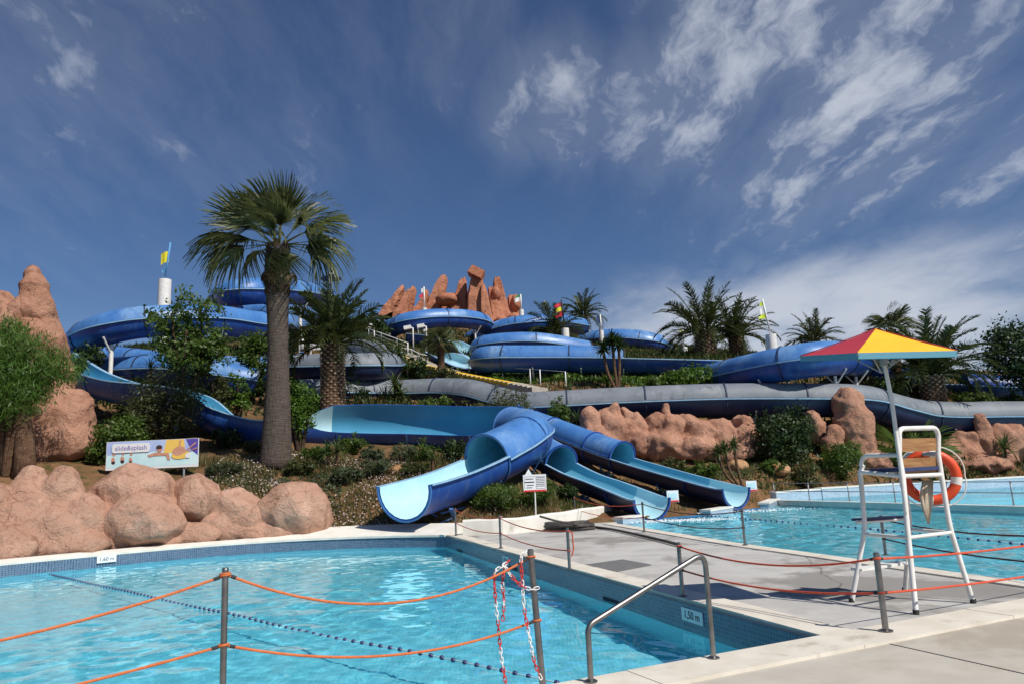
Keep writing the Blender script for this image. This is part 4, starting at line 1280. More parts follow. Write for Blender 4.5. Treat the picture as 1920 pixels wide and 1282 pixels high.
# ------------------------------------------------------------------ plants
def leaf_cloud(name, lobes, n, size, mat_, seed=1, clump=0.22, nclump=None, flat=0.0, aspect=0.55, shell=0.55):
    """many single leaves in clumps spread through ellipsoid lobes (centre, radii); returns a mesh"""
    g = np.random.default_rng(seed)
    vol = np.array([np.prod(l[1]) ** 0.75 for l in lobes]); vol /= vol.sum()
    nclump = nclump or max(12, n // 28)
    li = g.choice(len(lobes), nclump, p=vol)
    dirs = g.normal(size=(nclump, 3)); dirs /= np.linalg.norm(dirs, axis=1)[:, None]
    rad = shell + (1 - shell) * g.random(nclump) ** 0.6
    rad *= 1 + 0.16 * g.normal(size=nclump) * 0.7
    C_ = np.array([l[0] for l in lobes])[li]; Rr = np.array([l[1] for l in lobes])[li]
    cc_ = C_ + dirs * Rr * rad[:, None]
    k = g.integers(0, nclump, n)
    rmean = float(np.mean([np.mean(l[1]) for l in lobes]))
    pos = cc_[k] + g.normal(size=(n, 3)) * clump * rmean * np.array([1, 1, 0.8]) * (0.5 + g.random(n)[:, None])
    nn = dirs[k] * 0.8 + g.normal(size=(n, 3)) * 0.65 + np.array([0, 0, 0.35])
    nn /= np.linalg.norm(nn, axis=1)[:, None]
    ax = np.cross(nn, g.normal(size=(n, 3))); ax /= np.linalg.norm(ax, axis=1)[:, None]
    if flat: ax = ax * (1 - flat) + np.array([0, 0, -1]) * flat; ax /= np.linalg.norm(ax, axis=1)[:, None]
    sd = np.cross(nn, ax)
    L = size * (0.6 + 0.8 * g.random(n))[:, None]
    W = L * aspect
    v = np.stack([pos - ax * L / 2, pos + sd * W / 2 - nn * L * 0.08, pos + ax * L / 2, pos - sd * W / 2 - nn * L * 0.08], 1).reshape(-1, 3)
    q = np.arange(n * 4).reshape(-1, 4)
    return np_mesh(name, v, q, X[mat_])


def branches(mb, base, lobes, r, seed, n=5):
    rr = random.Random(seed)
    for k in range(n):
        l = lobes[k % len(lobes)]
        tgt = np.asarray(l[0]) + np.array([rr.uniform(-0.5, 0.5) * l[1][0], rr.uniform(-0.5, 0.5) * l[1][1], rr.uniform(-0.2, 0.6) * l[1][2]])
        mid = (np.asarray(base) * 0.45 + tgt * 0.55) + np.array([rr.uniform(-1, 1), rr.uniform(-1, 1), 0]) * 0.12 * l[1][0]
        pts = catmull([base, mid, tgt], 0.25)[:, :3]
        mb.tube(pts, np.linspace(r, r * 0.25, len(pts)), 6)


def bush(name, label, cat, px, py_top, py_base, d, half_w, mat_, n=2600, size=0.16, seed=1, lobes=None, trunk_h=0.0, stem='bark_dark', depth=None, group=None, nbranch=6, **kw):
    """bush or small tree whose top, base and half width are given in photo pixels at d metres"""
    s = d / FOC
    g = ground_at(px, py_base, d)
    top = P(px, py_top, d)[2]
    H = max(0.5, top - g[2])
    w = half_w * s; dp = depth or w * 0.9
    e = empty(name, g, label, cat, group)
    if lobes is None:
        r2 = random.Random(seed)
        lobes = [((0, 0, H * (0.5 + trunk_h * 0.5)), (w * 0.8, dp * 0.8, H * (0.5 - trunk_h * 0.5)))]
        for k in range(6):
            a = k * 1.05 + r2.uniform(0, 0.5)
            lobes.append(((math.cos(a) * w * 0.5, math.sin(a) * dp * 0.5, H * (trunk_h + (1 - trunk_h) * r2.uniform(0.3, 0.68))), (w * r2.uniform(0.36, 0.52), dp * r2.uniform(0.36, 0.52), H * (1 - trunk_h) * r2.uniform(0.24, 0.36))))
    else:
        lobes = [((l[0] * w, l[1] * dp, l[2] * H), (l[3] * w, l[4] * dp, l[5] * H)) for l in lobes]
    me = leaf_cloud('crown', lobes, n, size, mat_, seed, **kw)
    link('crown', me, e)
    mb = MB(); branches(mb, V(0, 0, -0.15), lobes, 0.05 + 0.02 * H, seed, nbranch)
    mb.build('stem', X[stem], e, True, world=False)
    return e


# trees and shrubs of the left slope
bush('leafy_tree', 'broadleaf tree with two rounded tiers of glossy leaves left of the tall palm', 'tree', 345, 540, 780, 37, 82, 'leaf_mid', 6500, 0.2, 3, [(-0.2, 0, 0.60, 0.55, 0.6, 0.17), (0.35, 0, 0.58, 0.55, 0.6, 0.16), (0.0, 0.1, 0.50, 0.75, 0.7, 0.15), (0.55, 0, 0.47, 0.42, 0.5, 0.12), (-0.35, 0, 0.74, 0.42, 0.5, 0.11), (0.45, 0.1, 0.80, 0.33, 0.4, 0.10), (0.05, 0, 0.84, 0.45, 0.4, 0.09), (-0.1, 0, 0.94, 0.17, 0.2, 0.07), (-0.75, 0, 0.80, 0.25, 0.3, 0.07), (0.75, 0, 0.88, 0.15, 0.2, 0.08)])
ft = bush('feathery_tree', 'feathery light green tree filling the left edge before the rock spire', 'tree', 12, 588, 872, 26, 118, 'leaf_willow', 26000, 0.24, 5, [(-0.55, 0, 0.70, 0.5, 0.6, 0.28), (-0.1, 0, 0.74, 0.42, 0.5, 0.24), (0.25, 0, 0.66, 0.40, 0.5, 0.20), (-0.3, 0, 0.55, 0.5, 0.55, 0.20), (0.55, 0, 0.62, 0.30, 0.3, 0.14), (0.15, 0, 0.52, 0.38, 0.4, 0.15), (0.85, 0, 0.64, 0.30, 0.3, 0.10), (-0.2, 0, 0.88, 0.3, 0.3, 0.11), (-0.6, 0, 0.45, 0.4, 0.4, 0.14), (0.0, -0.3, 0.62, 0.5, 0.4, 0.2), (-0.1, -0.3, 0.44, 0.45, 0.4, 0.14), (0.35, -0.2, 0.46, 0.32, 0.3, 0.13)], flat=0.5, aspect=0.13, stem='bark_brown', clump=0.2, shell=0.35, nclump=1300, nbranch=3)
mb = MB(); hb = V(0, 0, 0)
mb.tube([(0.65, 0, -0.3), (0.62, 0, 0.6), (0.55, 0, 1.4), (0.3, 0, 2.8)], [0.40, 0.33, 0.29, 0.2], 14)
mb.build('trunk', X['bark_brown'], ft, True, world=False)
bush('oleander_bush', 'wide dark green bush above the printed banner', 'bush', 300, 688, 850, 32, 86, 'leaf_olive', 6500, 0.17, 8, aspect=0.3)
bush('round_bush', 'small dense bush at the left end of the printed banner', 'bush', 224, 772, 880, 29, 52, 'leaf_mid', 3600, 0.15, 9)
bush('low_bush', 'low dark bush hugging the rock left of the banner post', 'bush', 185, 830, 900, 28.6, 26, 'leaf_mid', 1200, 0.13, 10)
bush('clipped_bush', 'round clipped bush on the right of the tall palm trunk', 'bush', 562, 712, 860, 31, 36, 'leaf_bright', 3600, 0.12, 11, trunk_h=0.3, stem='bark_dark')
bush('slender_shrub', 'tall slender shrub on the left of the palm trunk', 'bush', 472, 604, 760, 42, 36, 'leaf_mid', 2600, 0.22, 12, trunk_h=0.1)
bush('yellow_green_bush', 'small yellow green bush left of the palm trunk by the blue trough', 'bush', 447, 700, 770, 38, 22, 'leaf_bright', 900, 0.17, 13)
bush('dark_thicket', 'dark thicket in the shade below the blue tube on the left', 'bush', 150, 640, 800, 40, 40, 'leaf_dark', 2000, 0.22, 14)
bush('hill_bush', 'dark green trees behind the stout date palm', 'bush', 690, 588, 690, 66, 42, 'leaf_dark', 2600, 0.36, 15)
bush('stair_bush', 'dark bush between the bent grey tube and the yellow stairs', 'bush', 772, 660, 730, 50, 34, 'leaf_dark', 1800, 0.22, 16)
bush('stair_bush', 'olive bush at the foot of the small fan palm', 'bush', 835, 680, 722, 49, 30, 'leaf_olive', 1100, 0.2, 17)
bush('oleander_bush', 'bushy oleander in front of the grey tube above the blue turn', 'bush', 955, 724, 850, 39, 52, 'leaf_olive', 4200, 0.18, 18, aspect=0.28, trunk_h=0.25)
bush('dark_shrub', 'dark green shrub behind the start of the right chute', 'bush', 1050, 742, 860, 41.5, 26, 'leaf_mid', 1800, 0.18, 19, aspect=0.35)
bush('sign_bush', 'dense green bush under the exit of the turning slide', 'bush', 930, 905, 985, 26.9, 54, 'leaf_mid', 5200, 0.11, 20, aspect=0.3, depth=0.9)
bush('sign_bush', 'green bush right behind the white warning sign', 'bush', 1012, 890, 978, 27.4, 38, 'leaf_mid', 3400, 0.11, 21, aspect=0.3, depth=0.8)
bush('oleander_bush', 'big dark oleander in front of the grey tube right of the rock wall', 'bush', 1474, 762, 870, 38.8, 60, 'leaf_dark', 5200, 0.2, 22, aspect=0.4)
bush('green_bush', 'fresh green bush at the foot of the tall egg shaped boulder', 'bush', 1582, 822, 892, 38.6, 40, 'leaf_mid', 3000, 0.16, 23, aspect=0.35)
bush('crest_hedge', 'rounded light green hedge below the open trough', 'hedge', 1308, 688, 725, 46.5, 84, 'leaf_bright', 3600, 0.2, 24, depth=1.2)
bush('crest_hedge', 'short dark hedge left of the rounded light green one', 'hedge', 1240, 697, 725, 46.5, 32, 'leaf_mid', 1200, 0.2, 25, depth=1.0)
bush('clipped_tree', 'dense clipped dark tree cut off by the right edge', 'tree', 1935, 596, 790, 46, 60, 'leaf_dark', 6000, 0.22, 26, [(0, 0, 0.62, 0.92, 0.9, 0.26), (-0.1, 0, 0.72, 0.85, 0.8, 0.24), (0.1, 0, 0.80, 0.75, 0.8, 0.18), (0, 0, 0.5, 0.85, 0.8, 0.18)], shell=0.75)
bush('crest_bush', 'low green bush on the bank right of the leaning date palm', 'bush', 1830, 735, 775, 46, 40, 'leaf_mid', 1400, 0.2, 27, depth=1.2)
bush('crest_bush', 'dark low bush at the right below the clipped tree', 'bush', 1895, 738, 780, 46.5, 36, 'leaf_dark', 1200, 0.2, 28, depth=1.2)
bush('crest_bush', 'bush on the bank beneath the parasol canopy', 'bush', 1660, 715, 770, 47, 46, 'leaf_mid', 1500, 0.22, 29, depth=1.2)
bush('flower_shrub', 'small shrub with long pale leaves beneath the parasol by the white lamp', 'bush', 1618, 672, 740, 46.5, 24, 'leaf_olive', 500, 0.42, 30, aspect=0.2)
bush('stair_bush', 'tall dark shrub beside the stair railing', 'bush', 655, 648, 690, 62, 40, 'leaf_mid', 1200, 0.3, 31)
bush('slope_shrub', 'grey green shrub below the trough left of the turning slide', 'bush', 700, 832, 880, 29.6, 26, 'leaf_grey', 1500, 0.12, 32)
bush('slope_shrub', 'feathery green shrub under the trough above the flat orange stone', 'bush', 755, 828, 880, 29.8, 30, 'leaf_grey', 1800, 0.12, 33, aspect=0.2)
bush('slope_shrub', 'spreading succulent clump in the flower bed', 'bush', 705, 858, 905, 28.2, 34, 'leaf_grey', 900, 0.24, 34, aspect=0.16)
bush('slope_shrub', 'low green cushion beside the base of the tall palm', 'bush', 590, 840, 880, 29.4, 30, 'leaf_mid', 1500, 0.12, 35)
bush('slope_shrub', 'green clump in the flower bed right of the banner', 'bush', 415, 872, 915, 27.6, 40, 'leaf_grey', 1500, 0.16, 36, aspect=0.22)
bush('slope_shrub', 'leafy weed clump on the orange slope left of the green bush', 'bush', 1452, 856, 892, 37.2, 22, 'leaf_mid', 900, 0.15, 37)
bush('slope_shrub', 'reddish twiggy shrub on the slope behind the raised pool', 'bush', 1515, 850, 896, 37.4, 26, 'leaf_olive', 900, 0.13, 38)


for k, (x_, yt, yb, d_, hw, m_, lb) in enumerate([
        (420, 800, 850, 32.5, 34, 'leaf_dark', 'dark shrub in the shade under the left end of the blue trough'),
        (480, 835, 872, 30.5, 30, 'leaf_olive', 'dry olive shrub left of the tall palm base'),
        (660, 812, 856, 31.4, 30, 'leaf_mid', 'green shrub growing up against the big trough behind the yucca'),
        (790, 826, 872, 30.6, 34, 'leaf_mid', 'green shrub under the right part of the big trough'),
        (850, 822, 868, 31.2, 34, 'leaf_dark', 'dark shrub tucked under the trough next to the turn'),
        (560, 868, 900, 28.0, 34, 'leaf_olive', 'low olive cushion below the tall palm'),
        (650, 884, 920, 27.4, 40, 'leaf_grey', 'low grey green cushion among the daisies'),
        (770, 868, 905, 28.6, 34, 'leaf_olive', 'low olive cushion beside the flat orange stone'),
        (500, 700, 770, 46, 40, 'leaf_mid', 'green bush behind the trunk of the tall palm'),
        (660, 716, 770, 45, 44, 'leaf_dark', 'dark bush right of the stout date palm trunk'),
        (820, 742, 800, 43, 46, 'leaf_mid', 'green shrub row above the big trough'),
        (880, 748, 800, 42.5, 36, 'leaf_olive', 'olive shrub above the big trough beside the oleander'),
        (240, 700, 790, 38, 48, 'leaf_mid', 'broad green bush below the low blue tube on the left'),
        (400, 690, 770, 39, 40, 'leaf_olive', 'olive bush under the leafy tree'),
        (1010, 800, 850, 41, 30, 'leaf_dark', 'dark bush behind the top of the right chute'),
        (1260, 862, 895, 36.6, 34, 'leaf_olive', 'low scrub at the foot of the knobbly rock wall'),
        (1320, 868, 900, 36, 34, 'leaf_mid', 'green scrub beside the right chute'),
        (1700, 850, 886, 41, 40, 'leaf_mid', 'low bush at the foot of the dwarf fan palm'),
        (1150, 890, 925, 33.4, 26, 'leaf_dark', 'dark weed clump between the two right chutes'),
        (1065, 905, 950, 29.6, 22, 'leaf_dark', 'dark weed clump under the middle chute tube')]):
    bush('slope_shrub', lb, 'bush', x_, yt, yb, d_, hw, m_, 1700 if d_ < 34 else 1300, 0.13 if d_ < 34 else 0.19, 60 + k, aspect=0.4)


# ---- palms
def pinnate(L, droop, n=34, leaf=0.42, seed=0, mat_='date_leaf', wind=0.0):
    """feather frond along +X, arching down; returns a mesh"""
    r_ = random.Random(seed)
    ts = np.linspace(0, 1, 14)
    ang = R_(10) - droop * ts ** 1.5
    dx = np.cumsum(np.cos(ang)) / 14 * L; dz = np.cumsum(np.sin(ang)) / 14 * L
    dx = np.insert(dx, 0, 0); dz = np.insert(dz, 0, 0); ts = np.linspace(0, 1, 15)
    v = []; f = []
    def add(q): 
        b_ = len(v); v.extend(q); f.append((b_, b_ + 1, b_ + 2, b_ + 3))
    for i in range(14):       # midrib as two crossed strips
        w0 = 0.06 * (1 - ts[i]) + 0.012; w1 = 0.06 * (1 - ts[i + 1]) + 0.012
        add([(dx[i], -w0, dz[i]), (dx[i], w0, dz[i]), (dx[i + 1], w1, dz[i + 1]), (dx[i + 1], -w1, dz[i + 1])])
        add([(dx[i], 0, dz[i] - w0), (dx[i], 0, dz[i] + w0), (dx[i + 1], 0, dz[i + 1] + w1), (dx[i + 1], 0, dz[i + 1] - w1)])
    for k in range(n):
        t = 0.14 + 0.86 * (k + r_.uniform(-0.3, 0.3)) / n
        x0 = np.interp(t, ts, dx); z0 = np.interp(t, ts, dz)
        x1 = np.interp(min(1, t + 0.03), ts, dx); z1 = np.interp(min(1, t + 0.03), ts, dz)
        tx, tz = nrm((x1 - x0 + 1e-6, z1 - z0))
        ll = leaf * (0.35 + 0.9 * math.sin(math.pi * min(1, 0.12 + t * 0.88)) ** 0.7) * r_.uniform(0.85, 1.1)
        for sgn in (-1, 1):
            sp = R_(r_.uniform(38, 55)); up = R_(r_.uniform(5, 35)) - wind
            dir_ = V(tx * math.cos(sp) - tz * math.sin(up) * 0.4, sgn * math.sin(sp) * math.cos(up), tz * math.cos(sp) + math.sin(up) * math.sin(sp))
            dir_ = nrm(dir_)
            w = 0.020 + 0.012 * L / 3
            p0 = V(x0, 0, z0); p2 = p0 + dir_ * ll + V(0, 0, -0.18 * ll)
            pm = p0 + dir_ * ll * 0.5
            wd = nrm(np.cross(dir_, V(0, 0, 1)) + V(tx, 0, tz) * 0.6) * w
            add([tuple(p0 - wd), tuple(p0 + wd), tuple(pm + wd * 1.1), tuple(pm - wd * 1.1)])
            add([tuple(pm - wd * 1.1), tuple(pm + wd * 1.1), tuple(p2 + wd * 0.15), tuple(p2 - wd * 0.15)])
    return np_mesh('frond', np.array(v), np.array(f), X[mat_])


def fan(Lp, Lb, n=34, seed=0, mat_='palm_leaf', droop=0.5, spread=125, width=1.0, fill=0.62):
    """fan leaf on a long stalk along +X; returns a mesh"""
    r_ = random.Random(seed)
    v = []; f = []
    def add(q):
        b_ = len(v); v.extend([tuple(x) for x in q]); f.append((b_, b_ + 1, b_ + 2, b_ + 3))
    zs = lambda x: -0.06 * (x / Lp) ** 2 * Lp
    for i in range(5):
        x0, x1 = Lp * i / 5, Lp * (i + 1) / 5
        w0, w1 = 0.045 - 0.005 * i, 0.045 - 0.005 * (i + 1)
        add([(x0, -w0, zs(x0)), (x0, w0, zs(x0)), (x1, w1, zs(x1)), (x1, -w1, zs(x1))])
        add([(x0, 0, zs(x0) - w0 * .6), (x0, 0, zs(x0) + w0 * .6), (x1, 0, zs(x1) + w1 * .6), (x1, 0, zs(x1) - w1 * .6)])
    o = V(Lp, 0, zs(Lp))
    for k in range(n):
        a = R_(-spread + 2 * spread * (k + 0.5) / n + r_.uniform(-2, 2))
        L = Lb * (0.72 + 0.28 * math.cos(a * 0.6)) * r_.uniform(0.9, 1.08)
        d = V(math.cos(a), math.sin(a) * width, 0.10 * math.cos(a * 2)); d = nrm(d)
        sdv = nrm(np.cross(d, V(0, 0, 1)))
        w = Lb * math.tan(R_(spread / n)) * fill
        dr = droop * r_.uniform(0.7, 1.4)
        prev = None
        for j, t in enumerate((0.0, 0.3, 0.55, 0.78, 1.0)):
            c_ = o + d * L * (t - 0.12 * dr * t ** 3) + V(0, 0, -dr * L * max(0, t - 0.25) ** 2 * 1.1 - 0.12 * L * abs(math.sin(a)) * t)
            ww = w * (0.12, 0.6, 0.75, 0.45, 0.06)[j]
            pl = (c_ - sdv * ww + V(0, 0, 0.02), c_ + sdv * ww - V(0, 0, 0.02))
            if prev is not None: add([prev[0], prev[1], pl[1], pl[0]])
            prev = pl
    return np_mesh('frond', np.array(v), np.array(f), X[mat_])


def put_frond(me, parent, at, az, el, sc=1.0, roll=0.0, name='frond'):
    o = link(name, me, parent, at)
    o.rotation_mode = 'XYZ'
    o.matrix_local = Matrix.Translation(Vector(tuple(float(c) for c in at))) @ Matrix.Rotation(az, 4, 'Z') @ Matrix.Rotation(-el, 4, 'Y') @ Matrix.Rotation(roll, 4, 'X') @ Matrix.Diagonal((sc, sc, sc, 1))
    return o


DATE = {}


def date_palm(label, px, py_base, py_neck, d, r_px, L, nf=40, trunk_mat='bark_brown', scars=True, seed=0, lean=0.0, group='date palms', lo=-35):
    s = d / FOC
    g = ground_at(px, py_base, d)
    neck = P(px, py_neck, d)
    H = neck[2] - g[2]
    e = empty('date_palm', g, label, 'palm', group)
    key = (round(L, 1),)
    if key not in DATE:
        DATE[key] = [pinnate(L, R_(dr), 36 if d < 50 else 26, 0.13 * L + 0.12, 10 * i + 3) for i, dr in enumerate((35, 60, 85, 105))]
    fr_ = DATE[key]
    r0 = r_px * s
    mb = MB(); hs = np.linspace(-0.2, H, 16)
    mb.tube([(lean * (h / H) ** 2, 0, h) for h in hs], [r0 * (1.12 - 0.2 * h / H if h < H * 0.85 else 0.98) for h in hs], 14)
    mb.build('trunk', X[trunk_mat], e, True, world=False)
    rr = random.Random(seed)
    if scars:
        mb = MB(); k = 0; h = 0.0
        while h < H + 0.15:
            for q in range(11):
                a = 2 * math.pi * (q + 0.5 * (k % 2)) / 11
                c_ = V(lean * (h / H) ** 2 + math.cos(a) * r0 * 1.03, math.sin(a) * r0 * 1.03, h)
                o_ = V(math.cos(a), math.sin(a), 0); t_ = V(-math.sin(a), math.cos(a), 0)
                w, hh, dp = r0 * 0.19, 0.065, 0.05 + 0.03 * rr.random()
                mb.add([c_ - t_ * w, c_ - V(0, 0, hh), c_ + t_ * w, c_ + V(0, 0, hh), c_ - t_ * w * .7 + o_ * dp + V(0, 0, .03), c_ - V(0, 0, hh * .6) + o_ * dp + V(0, 0, .03), c_ + t_ * w * .7 + o_ * dp + V(0, 0, .03), c_ + V(0, 0, hh * .6) + o_ * dp + V(0, 0, .03)],
                       [(4, 5, 6, 7), (0, 1, 5, 4), (1, 2, 6, 5), (2, 3, 7, 6), (3, 0, 4, 7)])
            h += 0.15; k += 1
        tag(mb.build('leaf_base_scars', X['boot_scar'], e, world=False), kind='stuff')
    top = V(lean, 0, H)
    for k in range(nf):
        t = k / nf
        az = k * 2.39996 + rr.uniform(-0.2, 0.2)
        el = R_(82 - (82 - lo) * t ** 0.8 + rr.uniform(-7, 7))
        me = fr_[min(3, int(t * 3.2 + rr.random() * 0.9))]
        put_frond(me, e, top + V(math.cos(az), math.sin(az), 0) * r0 * 0.5 + V(0, 0, 0.15 * (1 - t)), az, el, rr.uniform(0.85, 1.08), rr.uniform(-0.5, 0.5))
    return e


# the tall fan palm
gp = ground_at(517, 862, 28.6)
palm = empty('fan_palm', gp, 'tall fan palm with a thick grey brown trunk left of centre', 'palm')
neck = P(517, 478, 28.6); Hn = neck[2] - gp[2]
mb = MB(); hs = np.concatenate([[-0.3], np.linspace(0, Hn, 30)])
def prad(h):
    t = max(0, h) / Hn
    return 0.44 + 0.17 * math.exp(-t * 6) + 0.03 * math.sin(t * 9) - 0.04 * t
mb.tube([(0.05 * math.sin(h * 0.5), 0, h) for h in hs], [prad(h) + 0.006 * math.sin(h * 40) + 0.03 * float(sstep((h - Hn + 1.9) / 1.2)) for h in hs], 22)
mb.build('trunk', X['bark_fan'], palm, True, world=False)
rr = random.Random(5)
mb = MB()
for k in range(260):
    a = k * 2.39996; h = Hn - 1.7 + 2.0 * k / 260
    c_ = V(math.cos(a) * (prad(h) * 0.96), math.sin(a) * (prad(h) * 0.96), h)
    o_ = V(math.cos(a), math.sin(a), 0); t_ = V(-math.sin(a), math.cos(a), 0)
    ln = rr.uniform(0.10, 0.24)
    tip_ = c_ + o_ * ln * 0.55 + V(0, 0, ln)
    mb.add([c_ - t_ * .09, c_ + t_ * .09, tip_ + t_ * .04, tip_ - t_ * .04, c_ - t_ * .07 + o_ * .05, c_ + t_ * .07 + o_ * .05], [(0, 1, 2, 3), (5, 4, 3, 2), (0, 3, 4), (1, 5, 2)])
tag(mb.build('leaf_stubs', X['bark_dark'], palm, world=False), kind='stuff')
FAN = [fan(0.95, 1.75, 38, 1, 'palm_leaf', 0.55, 80, 0.6, 0.6), fan(1.05, 1.75, 38, 2, 'palm_leaf', 0.95, 84, 0.55, 0.6), fan(0.85, 1.75, 36, 3, 'palm_leaf', 0.3, 62, 0.6, 0.6)]
DEADF = fan(1.0, 1.15, 26, 4, 'dead_frond', 1.3, 90, 0.6)
top = V(0, 0, Hn)
SCR = [(90, 0.15, 1.15, 2), (80, -0.3, 1.1, 2), (102, 0.35, 1.1, 2), (96, -0.5, 1.0, 0), (72, 0.4, 1.0, 2), (130, 0.1, 1.05, 0), (140, -0.35, 1.1, 0), (120, 0.5, 0.95, 2), (158, 0.2, 1.12, 0), (167, -0.3, 1.15, 1), (180, -0.1, 1.1, 1), (193, -0.35, 1.05, 1),
       (50, -0.2, 1.05, 0), (40, 0.3, 1.05, 0), (24, -0.25, 1.1, 0), (14, 0.3, 1.05, 1), (-8, -0.2, 1.12, 1), (-16, 0.2, 1.0, 1), (75, -0.9, 0.85, 0), (262, -0.7, 0.7, 1), (292, -0.6, 0.7, 1), (108, -0.7, 0.95, 0), (62, -0.75, 0.95, 0), (175, 0.6, 0.95, 1), (5, 0.6, 0.95, 1)]
for (th, dep, sc_, kf) in SCR:
    c_ = math.sqrt(max(0.05, 1 - dep * dep)); dv = nrm(V(math.cos(R_(th)) * c_, dep, math.sin(R_(th)) * c_))
    az = math.atan2(dv[1], dv[0]); el = math.asin(max(-1, min(1, dv[2])))
    put_frond(FAN[kf], palm, top + V(math.cos(az) * 0.2, math.sin(az) * 0.2, 0.42), az, el, sc_, rr.uniform(-1.0, 1.0))
for k in range(6):
    az = k * 1.1 + 0.3
    put_frond(DEADF, palm, top + V(math.cos(az), math.sin(az), 0) * 0.35 - V(0, 0, 0.2), az, R_(-55 - rr.uniform(0, 20)), 0.6, 0, 'dry_frond')

date_palm('stout date palm with pale diamond scars on its trunk right of the tall palm', 624, 770, 648, 40, 21, 3.5, 46, seed=2, lo=-5)
date_palm('date palm on the crest behind the striped flags', 1097, 640, 592, 84, 8, 3.2, 36, scars=False, seed=3)
date_palm('bushy date palm just left of the striped flags on the crest', 1040, 645, 628, 74, 10, 3.6, 40, scars=False, seed=4, lo=-15)
date_palm('larger of the two date palms on the crest at right', 1325, 668, 622, 62, 19, 4.6, 46, seed=5, lo=-25)
date_palm('smaller of the two date palms on the crest at right', 1383, 668, 630, 63, 14, 3.6, 40, seed=6, lo=-20)
date_palm('leaning date palm behind the parasol at right', 1752, 752, 705, 46.5, 20, 4.3, 46, seed=7, lo=-5)
date_palm('far date palm seen over the big blue tube', 1532, 690, 640, 76, 8, 3.2, 34, scars=False, seed=8, lo=-10)


def small_fan_palm(label, px, py_base, py_neck, d, r_px, scale, nf, seed, skirt=0):
    s = d / FOC; g = ground_at(px, py_base, d); nk = P(px, py_neck, d); H = nk[2] - g[2]
    e = empty('fan_palm', g, label, 'palm')
    mb = MB(); hs = np.linspace(-0.2, H, 14)
    mb.tube([(0, 0, h) for h in hs], [r_px * s * (1.15 - 0.25 * h / H) for h in hs], 10)
    mb.build('trunk', X['bark_brown'], e, True, world=False)
    r2 = random.Random(seed)
    for k in range(nf):
        t = k / nf; az = k * 2.39996
        put_frond(FAN[k % 3], e, V(0, 0, H), az, R_(78 - 110 * t ** 0.9 + r2.uniform(-8, 8)), scale * r2.uniform(0.85, 1.1), r2.uniform(-0.5, 0.5))
    for k in range(skirt):
        az = k * 2.39996
        put_frond(DEADF, e, V(0, 0, H - 0.15), az, R_(-60), scale * 0.7, 0, 'dry_frond')
    return e


small_fan_palm('small fan palm standing beside the yellow stairs', 828, 716, 645, 51, 7, 0.52, 26, 3, 8)
small_fan_palm('straight trunked fan palm rising behind the parasol', 1689, 755, 618, 50, 10, 0.72, 26, 4, 6)
small_fan_palm('trunkless dwarf fan palm with broad green leaves below the grey tube', 1712, 872, 838, 40.2, 9, 0.01, 2, 5)
fp = bpy.data.objects[[o.name for o in col.objects if o.get('label', '').startswith('trunkless')][0]]
FG = [fan(1.1, 1.3, 18, 21, 'fan_leaf_green', 0.25, 70, 0.8, 0.32), fan(1.0, 1.2, 18, 22, 'fan_leaf_green', 0.4, 75, 0.8, 0.32)]
for k in range(16):
    az = k * 2.39996; put_frond(FG[k % 2], fp, V(0, 0, 0.9), az, R_(62 - 58 * k / 16), random.uniform(0.85, 1.15), random.uniform(-0.6, 0.6))

# ---- rosettes: yuccas and dragon trees
def sword(L, w, bend, mat_):
    v = []; f = []
    for j, t in enumerate(np.linspace(0, 1, 5)):
        a = bend * t * t
        c_ = V(L * t * math.cos(a * 0.5), 0, -L * t * math.sin(a * 0.5)); ww = w * (0.8, 1.0, 0.85, 0.5, 0.04)[j]
        v += [tuple(c_ + V(0, -ww, 0.3 * ww)), tuple(c_), tuple(c_ + V(0, ww, 0.3 * ww))]
        if j: f += [(3 * j - 3, 3 * j - 2, 3 * j + 1, 3 * j), (3 * j - 2, 3 * j - 1, 3 * j + 2, 3 * j + 1)]
    return np.array(v), np.array(f)


def rosette(mb_v, mb_f, at, L, n, w, seed, lo=-25, up=85):
    r2 = random.Random(seed); at = np.asarray(at, float)
    for k in range(n):
        v, f = sword(L * r2.uniform(0.75, 1.1), w, r2.uniform(0.1, 0.9), None)
        el = R_(up - (up - lo) * (k / n) ** 0.8 + r2.uniform(-8, 8)); az = k * 2.39996 + r2.uniform(-0.2, 0.2)
        M = np.array((Matrix.Rotation(az, 3, 'Z') @ Matrix.Rotation(-el, 3, 'Y')))
        b_ = sum(len(x) for x in mb_v)
        mb_v.append(v @ M.T + at); mb_f.append(f + b_)


def yucca(label, px, py_base, d, stems, L, n=42, w=0.03, mat_='yucca_leaf', name='yucca', stem_r=0.06):
    """stems: list of head positions in photo pixels"""
    g = ground_at(px, py_base, d); e = empty(name, g, label, 'yucca' if name == 'yucca' else 'tree')
    for k, (hx, hy) in enumerate(stems):
        hd = P(hx, hy, d) - g
        mid = hd * 0.5 + V((hd[0]) * 0.25, 0, -0.05 * hd[2])
        mb = MB(); pts = catmull([V(0, 0, -0.15), mid, hd], 0.1)[:, :3]
        mb.tube(pts, np.linspace(stem_r * 1.2, stem_r, len(pts)), 7); mb.build('stem', X['bark_brown'], e, True, world=False)
        vv, ff = [], []; rosette(vv, ff, hd, L, n, w, k + int(px))
        link('leaf_rosette', np_mesh('leaf_rosette', np.vstack(vv), np.vstack(ff), X[mat_]), e)
    return e


